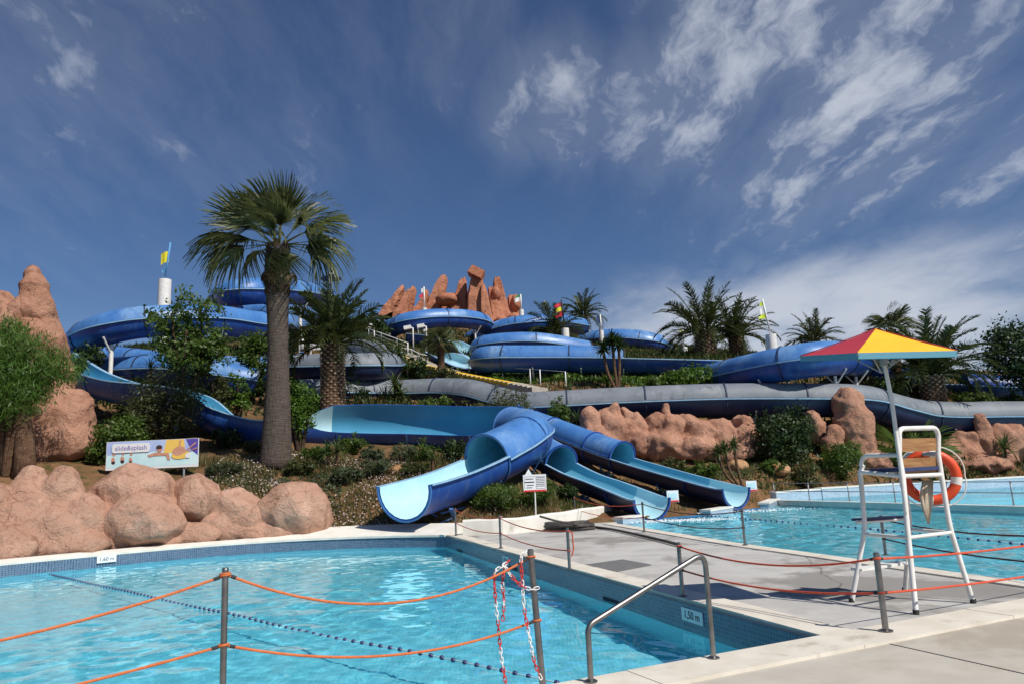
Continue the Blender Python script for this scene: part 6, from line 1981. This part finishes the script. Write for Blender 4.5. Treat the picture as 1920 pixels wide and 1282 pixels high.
mb = MB(); mb.lathe(P(1657, 678, 8.97), [(0.04, -0.05), (0.045, 0), (0.04, 0.05)], 12); mb.build('slide_collar', X['grey_rail'], pr_, True, angle=50)
mb = MB(); mb.lathe(P(1658, 682, 8.97) + V(0.11, 0.02, 0.02), [(0.03, -0.03), (0.035, 0), (0.03, 0.03)], 10, 0, (0, 1, 0)); mb.build('clamp_knob', X['grey_rail'], pr_, True, angle=50)

# lifebuoy hung on the chair
rc = P(1745, 893, 9.5); RO, RI = 0.285, 0.062
lb_ = empty('lifebuoy', rc - V(0, 0, RO + RI), 'orange and white lifebuoy hanging behind the lifeguard chair', 'lifebuoy')
rx = nrm(V(0.92, -0.3, 0)); rz = V(0, 0, 1)
for k in range(4):
    for (w0, w1, m_) in ((4, 76, 'ring_orange'), (76.6, 93.4, 'ring_white')):
        A = np.radians(np.linspace(w0 + 90 * k - 7, w1 + 90 * k - 7, 14 if m_ == 'ring_orange' else 5))
        if m_ == 'ring_white': A = np.radians(np.linspace(76 + 90 * k - 7, 94 + 90 * k - 7, 5))
        mb = MB(); mb.tube([rc + (rx * math.cos(a) + rz * math.sin(a)) * RO for a in A], RI * (1.0 if m_ == 'ring_orange' else 1.04), 12)
        mb.build('ring_segment' if m_ == 'ring_orange' else 'white_band', X[m_], lb_, True, angle=50)
pts = []
for a in np.radians(np.linspace(-100, 250, 60)):
    rr_ = RO + RI + 0.012 + 0.035 * abs(math.sin(2 * a))
    pts.append(rc + (rx * math.cos(a) + rz * math.sin(a)) * rr_ + V(0, -0.03, 0))
mb = MB(); mb.tube(pts, 0.008, 6); mb.build('grab_line', X['ring_white'], lb_, True)
mb = MB()
for k in range(7):
    x_ = 1730 + 2.6 * k; ww = random.uniform(-3, 3)
    mb.tube([P(x_ + 2, 900, 9.36), P(x_ + ww, 930, 9.36), P(1739 + (x_ - 1739) * 0.7, 955, 9.36), P(1741 + (x_ - 1739) * 0.3, 975 + 3 * (k % 3), 9.36)], [0.016, 0.022, 0.018, 0.008], 7)
tag(mb.build('rag', X['old_cloth'], True and None, True, loc=tuple(P(1741, 985, 9.36))), 'bundle of worn pale cloth tied under the lifebuoy', 'cloth')

# hose coil and mat
hc = G(1066, 993)
mb = MB(); pts = []
for k in range(7 * 26):
    a = k / 26 * 2 * math.pi; lay = k / 26
    rr_ = 0.78 - 0.07 * (lay % 3.5) + 0.03 * math.sin(a * 2.3 + lay)
    pts.append(hc + V(math.cos(a) * rr_ + 0.05 * math.sin(lay * 2), math.sin(a) * rr_ * 0.85, 0.05 + 0.05 * int(lay / 1.7) + 0.02 * math.sin(a * 1.7)))
e = empty('hose_coil', hc, 'thick dark hose coiled on the walkway near the planter wall', 'hose')
mb.tube(pts, 0.042, 10); mb.build('coiled_loops', X['hose'], e, True)
mb = MB(); tl = catmull([tuple(pts[-1]), tuple(G(1105, 985, 0.05)), tuple(G(1150, 992, 0.05)), tuple(G(1215, 1006, 0.05)), tuple(G(1272, 1020, 0.05))], 0.2)[:, :3]
mb.tube(tl, 0.035, 8); mb.build('hose_tail', X['hose'], e, True)
mb = MB(); tl = catmull([tuple(G(1012, 967, 0.5)), tuple(G(1045, 976, 0.35)), tuple(G(1095, 985, 0.14))], 0.15)[:, :3]
mb.tube(tl, 0.03, 8); mb.build('hose_end', X['hose'], e, True)
m4 = [G(1081, 1061), G(1150, 1073), G(1222, 1059), G(1168, 1049)]
pmat('mat_grey', (0.13, 0.13, 0.13), (0.16, 0.155, 0.15), 6, 0.9)
mb = MB(); mb.poly_prism([p[:2] for p in m4] if np.cross(m4[1][:2] - m4[0][:2], m4[2][:2] - m4[0][:2]) > 0 else [p[:2] for p in m4][::-1], 0.004, 0.014)
tag(mb.build('rubber_mat', X['mat_grey'], loc=tuple(m4[0])), 'dark grey mat lying flat on the concrete walkway', 'mat')

# ------------------------------------------------------------------ signs
g = G(1006, 994); ws = empty('warning_sign', g, 'white warning sign on a thin post before the planter wall', 'sign')
d_ = g[1]
a, c, e_, h_ = P(981, 890, d_), P(1024, 888, d_), P(1024, 919, d_), P(982, 922, d_)
mb = MB(); mb.tube([g, (e_ + h_) / 2 + V(0, 0.03, 0.2)], 0.022, 10); mb.build('post', X['white_paint'], ws, True, angle=50)
cx_ = (a + c + e_ + h_) / 4; W_ = np.linalg.norm(c - a); H_ = np.linalg.norm(a - h_)
mb = MB(); mb.box(cx_, (W_, 0.02, H_)); bd = mb.build('board', X['board_white'], ws)
mb = MB(); mb.box(cx_ + V(0, -0.012, -H_ * 0.45), (W_ * 0.98, 0.006, H_ * 0.1)); mb.build('red_stripe', X['print_red'], bd)
mb = MB()
for (x_, z_, w_, hh) in [(-0.23, 0.25, 0.34, 0.045), (-0.23, 0.06, 0.42, 0.06), (-0.2, -0.12, 0.3, 0.04), (-0.25, -0.26, 0.25, 0.035)] + [(0.25, 0.32 - 0.1 * k, 0.34, 0.03) for k in range(6)]:
    mb.box(cx_ + V(x_ * W_, -0.0125, z_ * H_), (w_ * W_, 0.004, hh * H_))
for (x_, z_, w_, hh) in ((0.06, 0.03, 0.01, 0.72), (0.45, 0.03, 0.01, 0.72), (0.255, 0.39, 0.39, 0.012), (0.255, -0.33, 0.39, 0.012), (-0.2, 0.39, 0.46, 0.012), (-0.44, 0.03, 0.01, 0.72)):
    mb.box(cx_ + V(x_ * W_, -0.0125, z_ * H_), (w_ * W_, 0.004, hh * H_))
mb.build('print', X['print_dark'], bd)
mb = MB(); p0, p1, p2 = P(980, 897, d_ + 0.08), P(998, 890, d_ + 0.08), P(991, 878, d_ + 0.08)
mb.add([p0, p1, p2, p0 + V(0, .012, 0), p1 + V(0, .012, 0), p2 + V(0, .012, 0)], [(0, 1, 2), (5, 4, 3), (0, 3, 4, 1), (1, 4, 5, 2), (2, 5, 3, 0)]); mb.build('arrow_plate', X['board_white'], ws)

# printed banner
dB = 27.6
A0, A1, A2, A3 = P(200, 826, dB), P(372, 823, dB), P(372, 876, dB), P(200, 879, dB)
bc = (A0 + A1 + A2 + A3) / 4; BW = np.linalg.norm(A1 - A0); BH = np.linalg.norm(A0 - A3)
gb = V(bc[0], bc[1], gz(bc[0], bc[1]))
bn = empty('banner_sign', gb, 'wide printed banner with swimmers above the front boulders', 'sign')
for x_ in (-0.3, 0.34):
    mb = MB(); q = V(bc[0] + x_ * BW, bc[1] + 0.05, gz(bc[0] + x_ * BW, bc[1])); mb.tube([q - V(0, 0, 0.1), V(q[0], q[1], bc[2] + BH * 0.4)], 0.04, 8); mb.build('post', X['grey_rail'], bn, True, angle=50)
mb = MB(); mb.box(bc, (BW, 0.04, BH)); bo = mb.build('board', X['board_white'], bn)
lay = [0]


def flat(name, pts, mat_, parent=bo):
    """printed shape: pts in banner units (-0.5..0.5 wide, -0.5..0.5 high), each layer 1 mm proud"""
    lay[0] += 1
    y_ = bc[1] - 0.0205 - 0.0012 * lay[0]
    mb = MB(); mb.add([V(bc[0] + p[0] * BW, y_, bc[2] + p[1] * BH) for p in pts], [tuple(range(len(pts)))]); return mb.build(name, X[mat_], parent)


def ell(cx0, cy0, rx0, ry0, n=20, rot=0.0):
    o = []
    for k in range(n):
        a = 2 * math.pi * k / n; x0 = math.cos(a) * rx0; y0 = math.sin(a) * ry0 * BH / BW
        o.append((cx0 + x0 * math.cos(rot) - y0 * math.sin(rot), cy0 + (x0 * math.sin(rot) + y0 * math.cos(rot)) * BW / BH))
    return o


flat('print_sky', [(-0.495, -0.03), (0.495, -0.03), (0.495, 0.49), (-0.495, 0.49)], 'print_sky')
flat('print_water', [(-0.495, -0.42), (0.495, -0.42), (0.495, 0.02), (0.1, 0.10), (-0.495, 0.02)], 'print_water')
flat('print_sun', [(0.12, 0.02), (0.15, 0.49), (0.34, 0.49), (0.36, 0.02)], 'print_yellow')
flat('print_corner', [(0.36, 0.49), (0.495, 0.49), (0.495, -0.1), (0.42, 0.1)], 'print_violet')
for (x_, y_, s_) in ((-0.42, -0.08, 0.022), (-0.32, -0.05, 0.022), (-0.23, -0.08, 0.018)):
    flat('print_figure', ell(x_, y_ - 0.1, s_, s_ * 6, 12, 0.2), 'print_skin'); flat('print_head', ell(x_ + 0.004, y_ + 0.12, s_ * 0.8, s_ * 2.6, 12), 'print_skin'); flat('print_suit', ell(x_, y_ - 0.16, s_ * 0.95, s_ * 2.4, 12), 'print_dark')
flat('print_arms', [(-0.05, -0.02), (0.04, 0.06), (0.18, 0.02), (0.20, -0.22), (0.17, -0.22), (0.15, -0.06), (0.02, -0.06), (-0.03, -0.1)], 'print_skin')
flat('print_head', ell(0.08, 0.17, 0.030, 0.105, 16), 'print_skin'); flat('print_hair', ell(0.075, 0.24, 0.034, 0.075, 14), 'print_hair')
flat('print_ring', ell(0.31, -0.06, 0.10, 0.15, 20, 0.1), 'print_yellow'); flat('print_body', ell(0.29, 0.08, 0.07, 0.16, 16, 0.3), 'print_skin')
flat('print_leg', [(0.33, 0.0), (0.36, 0.03), (0.48, 0.34), (0.465, 0.36)], 'print_skin'); flat('print_leg', [(0.33, -0.03), (0.35, 0.0), (0.49, 0.14), (0.485, 0.18)], 'print_skin')
flat('print_arm', [(0.28, 0.1), (0.30, 0.1), (0.315, 0.46), (0.30, 0.46)], 'print_skin')
flat('print_ball', ell(0.39, -0.10, 0.028, 0.09, 14), 'board_white')
rr0 = []
for (cx0, cy0, a0) in ((-0.05, 0.34, 0), (-0.41, 0.34, 90), (-0.41, 0.17, 180), (-0.05, 0.17, 270)):
    for k in range(6):
        a = R_(a0 + 18 * k); rr0.append((cx0 + math.cos(a) * 0.025 if a0 in (0, 270) else cx0 + math.cos(a) * 0.025, cy0 + math.sin(a) * 0.075))
flat('logo_panel', rr0[:12] + rr0[12:], 'board_white')
tx = link('lettering', text_mesh('slide&splash', 0.245, 'print_purple'), bo)
tx.matrix_local = Matrix.Translation(Vector(tuple(V(bc[0] - 0.23 * BW, bc[1] - 0.0205 - 0.0012 * (lay[0] + 3), bc[2] + 0.255 * BH))) - abs_loc(bo)) @ Matrix.Rotation(math.pi / 2, 4, 'X') @ Matrix.Scale(1.0, 4)
mb = MB(); es = P(-32, 870, 26.2); mb.box(es, (64 * 26.2 / FOC, 0.04, 52 * 26.2 / FOC)); 
el_ = empty('edge_sign', ground_at(-32, 900, 26.2), 'white sign board cut off by the left edge of the picture', 'sign'); mb.build('board', X['board_white'], el_)
mb = MB(); q = ground_at(-32, 900, 26.26); mb.tube([q - V(0, 0, 0.1), V(q[0], q[1], es[2])], 0.03, 8); mb.build('post', X['grey_rail'], el_, True, angle=50)

# ------------------------------------------------------------------ flag columns, lamps, stairs on the hill
def flag_mesh(w, h, mat_, seed, droop=0.35, tri=False):
    v = []; f = []
    for i in range(9):
        t = i / 8
        for j in range(4):
            s_ = j / 3
            hh = h * (1 - (0.75 * t if tri else 0))
            v.append((-w * t, 0.12 * w * math.sin(t * 6 + seed) * t, -hh * s_ - (h - hh) * 0.5 - droop * w * t * t))
    for i in range(8):
        for j in range(3): f.append((i * 4 + j, i * 4 + j + 1, (i + 1) * 4 + j + 1, (i + 1) * 4 + j))
    return np_mesh('flag', np.array(v), np.array(f), X[mat_], True)


def flag_column(label, px, py_base, py_col, py_top, d, w_px, flags, lean=0.0, pole_mat='white_paint'):
    s = d / FOC; g = ground_at(px, py_base, d); tc_ = P(px, py_col, d)[2]; tp_ = P(px, py_top, d)[2]
    e = empty('flag_column', g, label, 'column')
    r = w_px * s / 2
    mb = MB(); mb.lathe((0, 0, -0.2), [(r, 0), (r, tc_ - g[2] + 0.2)], 20); mb.build('column', X['white_paint'], e, True, world=False, angle=50)
    mb = MB(); mb.tube([V(0, 0, tc_ - g[2]), V(lean, 0, tp_ - g[2])], 0.03 + 0.0006 * d, 8); mb.build('flag_pole', X[pole_mat], e, True, world=False)
    for k, (m_, fpy, fw, fh, tri) in enumerate(flags):
        z_ = P(px, fpy, d)[2] - g[2]; t = (z_ - (tc_ - g[2])) / (tp_ - tc_)
        o = link('flag', flag_mesh(fw * s, fh * s, m_, px + k, 0.3, tri), e, V(lean * t, 0, z_))
    return e


flag_column('white column with a yellow pennant above the left spiral tube', 304, 660, 525, 456, 52, 24, [('flag_yellow', 472, 16, 22, False), ('flag_blue', 498, 10, 18, True)], 0.3, 'flag_blue')
flag_column('white column with red and yellow flags before the crest palms', 1062, 662, 616, 562, 72, 15, [('flag_red', 568, 14, 6, False), ('flag_yellow', 575, 12, 8, False), ('flag_red', 584, 14, 9, False)], -0.2, 'rubber')
flag_column('white column with lime pennants beside the large blue tube', 1455, 720, 627, 560, 49, 20, [('flag_lime', 563, 7, 12, True), ('flag_white', 576, 9, 12, False), ('flag_lime', 586, 15, 12, True)], -0.3)
flag_column('slim white column with a green and white flag at the right of the peaks', 979, 612, 581, 552, 86, 9, [('flag_green', 552, 10, 5, False), ('flag_white', 557, 12, 8, False)])
flag_column('short white column with a small lime flag on the crest', 1284, 668, 651, 610, 78, 12, [('flag_lime', 615, 8, 7, True), ('flag_white', 622, 6, 5, False)])
flag_column('short white column with a navy numbered flag on the crest', 1130, 660, 620, 590, 78, 9, [('flag_navy', 591, 8, 14, False)])
flag_column('white column with a red flag before the left rock slabs', 797, 625, 578, 538, 80, 9, [('flag_white', 540, 5, 8, False), ('flag_red', 549, 10, 10, True)])
# mast lamp with a conical hood
g = ground_at(621, 660, 60); e = empty('mast_lamp', g, 'mast lamp with dark conical hood behind the stout date palm', 'lamp'); s = 60 / FOC
zt = P(621, 522, 60)[2] - g[2]
mb = MB(); mb.tube([(0, 0, -0.2), (0, 0, zt)], 0.07, 8); mb.build('mast', X['white_paint'], e, True, world=False)
mb = MB(); mb.lathe((0, 0, zt), [(19 * s, -0.10), (20 * s, 0.0), (9 * s, 0.28)], 24); mb.build('hood', X['flag_navy'], e, True, world=False, angle=40)
mb = MB(); mb.lathe((0, 0, zt), [(9 * s, 0.285), (5 * s, 0.42), (0.02, 0.46)], 20); mb.build('hood_cap', X['white_paint'], e, True, world=False, angle=40)


def flood(label, px, py_base, py_top, d, side):
    g = ground_at(px, py_base, d); e = empty('floodlight', g, label, 'lamp'); s = d / FOC; zt = P(px, py_top, d)[2] - g[2]
    mb = MB(); mb.tube([V(0, 0, -0.2), V(0, 0, zt), V(side * 0.25, 0, zt + 0.1)], 0.06, 8); mb.build('mast', X['white_paint'], e, True, world=False)
    mb = MB(); mb.box(V(side * 0.45, 0, zt + 0.05), (0.6, 0.4, 0.3), (nrm(V(1, 0, -0.15 * side)), V(0, 1, 0), nrm(V(0.15 * side, 0, 1)))); mb.build('lamp_head', X['white_paint'], e, world=False)
    return e


flood('floodlight on a white mast left of the stair railing', 702, 665, 613, 60, -1)
flood('white floodlight under the arched blue tube', 775, 655, 615, 62, -1)
flood('white floodlight above the small fan palm', 800, 655, 612, 63, -1)
# white and blue mast with white frame boards
g = ground_at(566, 700, 50); e = empty('support_mast', g, 'white and blue mast between the tall palm and the date palm', 'mast'); zt = P(566, 620, 50)[2] - g[2]
mb = MB(); mb.tube([(0, 0, zt * 0.55), (0, 0, zt)], 0.13, 12); mb.build('upper_mast', X['white_paint'], e, True, world=False)
mb = MB(); mb.tube([(0, 0, -0.2), (0, 0, zt * 0.55)], 0.14, 12); mb.build('lower_mast', X['blue_paint'], e, True, world=False)
g = ground_at(588, 700, 52); e = empty('white_gate', g, 'white framed gate panel beside the white and blue mast', 'gate'); zt = P(588, 622, 52)[2] - g[2]
for (x_, z_, w_, h_) in ((0, zt * 0.86, 0.62, 0.5), (0.3, zt * 0.66, 0.75, 0.56)):
    for (dx, dz, ww, hh) in ((0, h_ / 2, w_, 0.06), (0, -h_ / 2, w_, 0.06), (-w_ / 2, 0, 0.06, h_), (w_ / 2, 0, 0.06, h_), (0, 0, 0.05, h_)):
        mb = MB(); mb.box((x_ + dx, 0, z_ + dz), (ww, 0.06, hh)); mb.build('frame_bar', X['white_paint'], e, world=False)
    mb = MB(); mb.box((x_, 0.03, z_), (w_, 0.02, h_)); mb.build('panel', X['board_white'], e, world=False)
mb = MB(); mb.box((-0.2, 0.03, zt * 0.4), (0.08, 0.08, zt * 0.9)); mb.build('post', X['white_paint'], e, world=False)
mb = MB(); mb.box((0.55, 0.03, zt * 0.3), (0.08, 0.08, zt * 0.7)); mb.build('post', X['white_paint'], e, world=False)

# yellow edged stairs
sp = catmull([tuple(P(705, 655, 61)), tuple(P(755, 664, 58)), tuple(P(800, 684, 54.5)), tuple(P(880, 702, 51)), tuple(P(960, 717, 48.4)), tuple(P(1012, 727, 46.8))], 0.42)[:, :3]
for i in range(len(sp)): sp[i, 2] = max(sp[i, 2], gz(sp[i, 0], sp[i, 1]) + 0.12)
for i in range(len(sp) - 2, -1, -1): sp[i, 2] = max(sp[i, 2], sp[i + 1, 2] + 0.02)
st = empty('hill_stairs', sp[-1], 'yellow edged stairs climbing the hillside beside the ivy bank', 'stairs')
tt_ = np.gradient(sp, axis=0); tt_[:, 2] = 0; tt_ /= np.linalg.norm(tt_, axis=1)[:, None]
for i in range(len(sp)):
    t_ = tt_[i]; s_ = V(-t_[1], t_[0], 0); c_ = sp[i] + s_ * 0.0
    mb = MB(); mb.box(c_ - V(0, 0, 0.5), (0.46, 2.0, 1.0), (t_, s_, V(0, 0, 1))); so = mb.build('step', X['stair_grey'], st)
    if i < len(sp) - 5:
        mb = MB(); mb.box(c_ - s_ * 0.52 + V(0, 0, 0.012), (0.464, 0.95, 0.03), (t_, s_, V(0, 0, 1))); mb.build('yellow_edge', X['yellow_paint'], so)
        mb = MB(); mb.box(c_ - s_ * 1.02 + V(0, 0, -0.06), (0.464, 0.04, 0.16), (t_, s_, V(0, 0, 1))); mb.build('yellow_side', X['yellow_paint'], so)


def railing(label, pix, h, n_rail, mat_='white_paint', r=0.03, name='railing', rr_=0.8):
    pts = [ground_at(*p) for p in pix]
    e = empty(name, pts[0], label, 'railing')
    for p in pts:
        mb = MB(); mb.tube([p - V(0, 0, 0.2), p + V(0, 0, h)], r, 8); mb.build('railing_post', X[mat_], e, True)
    for k in range(n_rail):
        z_ = h * (1 - k / max(1, n_rail) * 0.85) - 0.02
        mb = MB(); mb.tube([p + V(0, 0, z_) for p in pts], r * rr_, 6); mb.build('rail', X['grey_rail' if rr_ < 0.5 else mat_], e, True)
    return e


railing('white railing at the head of the yellow stairs', [(692, 655, 62), (715, 655, 61), (745, 660, 59), (765, 664, 58)], 1.3, 4, 'flag_white', 0.04)
railing('white railing on the landing beside the small fan palm', [(752, 682, 56), (772, 680, 56), (786, 682, 55), (802, 688, 54)], 1.2, 3, 'flag_white', 0.04)
railing('row of white stakes with a cord along the ivy bank', [(880, 700, 52.5), (893, 702, 52), (943, 712, 50.4), (995, 722, 48.8), (1014, 728, 47.8), (1062, 732, 47)], 1.05, 1, 'flag_white', 0.035, 'railing', 0.35)
dq = np.append(d0, 0.12)
rl = empty('pool_railing', dq, 'grey rail on posts along the divider of the raised pool', 'railing')
for k in range(8):
    q = dq + np.append(div_dir, 0) * (0.2 + 2.3 * k) + V(0.1, 0.1, 0)
    mb = MB(); mb.tube([q, q + V(0, 0, 0.75)], 0.025, 8); mb.build('railing_post', X['grey_rail'], rl, True)
for z_ in (0.72, 0.38):
    mb = MB(); q = dq + V(0.1, 0.1, z_); mb.tube([q + np.append(div_dir, 0) * 0.2, q + np.append(div_dir, 0) * 16.5], 0.018, 6); mb.build('rail', X['grey_rail'], rl, True)

# splash foam where the chutes meet the right pool
g_ = np.random.default_rng(3); v = []; q_ = []
for (px, py, sp_) in ((1235, 976, 0.9), (1405, 958, 1.1), (1300, 975, 0.8)):
    c_ = G(px, py, WR)
    for k in range(260):
        p = c_ + V(g_.normal() * sp_, g_.normal() * sp_ * 0.35, 0.006); r = g_.uniform(0.01, 0.05)
        b_ = len(v)
        for a in range(6): v.append((p[0] + math.cos(a) * r * g_.uniform(.6, 1.3), p[1] + math.sin(a) * r, p[2] + (0.02 if a % 2 else 0.0)))
        q_.append([b_ + a for a in range(6)])
tag(link('splash_foam', np_mesh('splash_foam', np.array(v), np.array(q_), X['foam'])), 'white splash foam below the chute exits', 'foam', None, 'stuff')
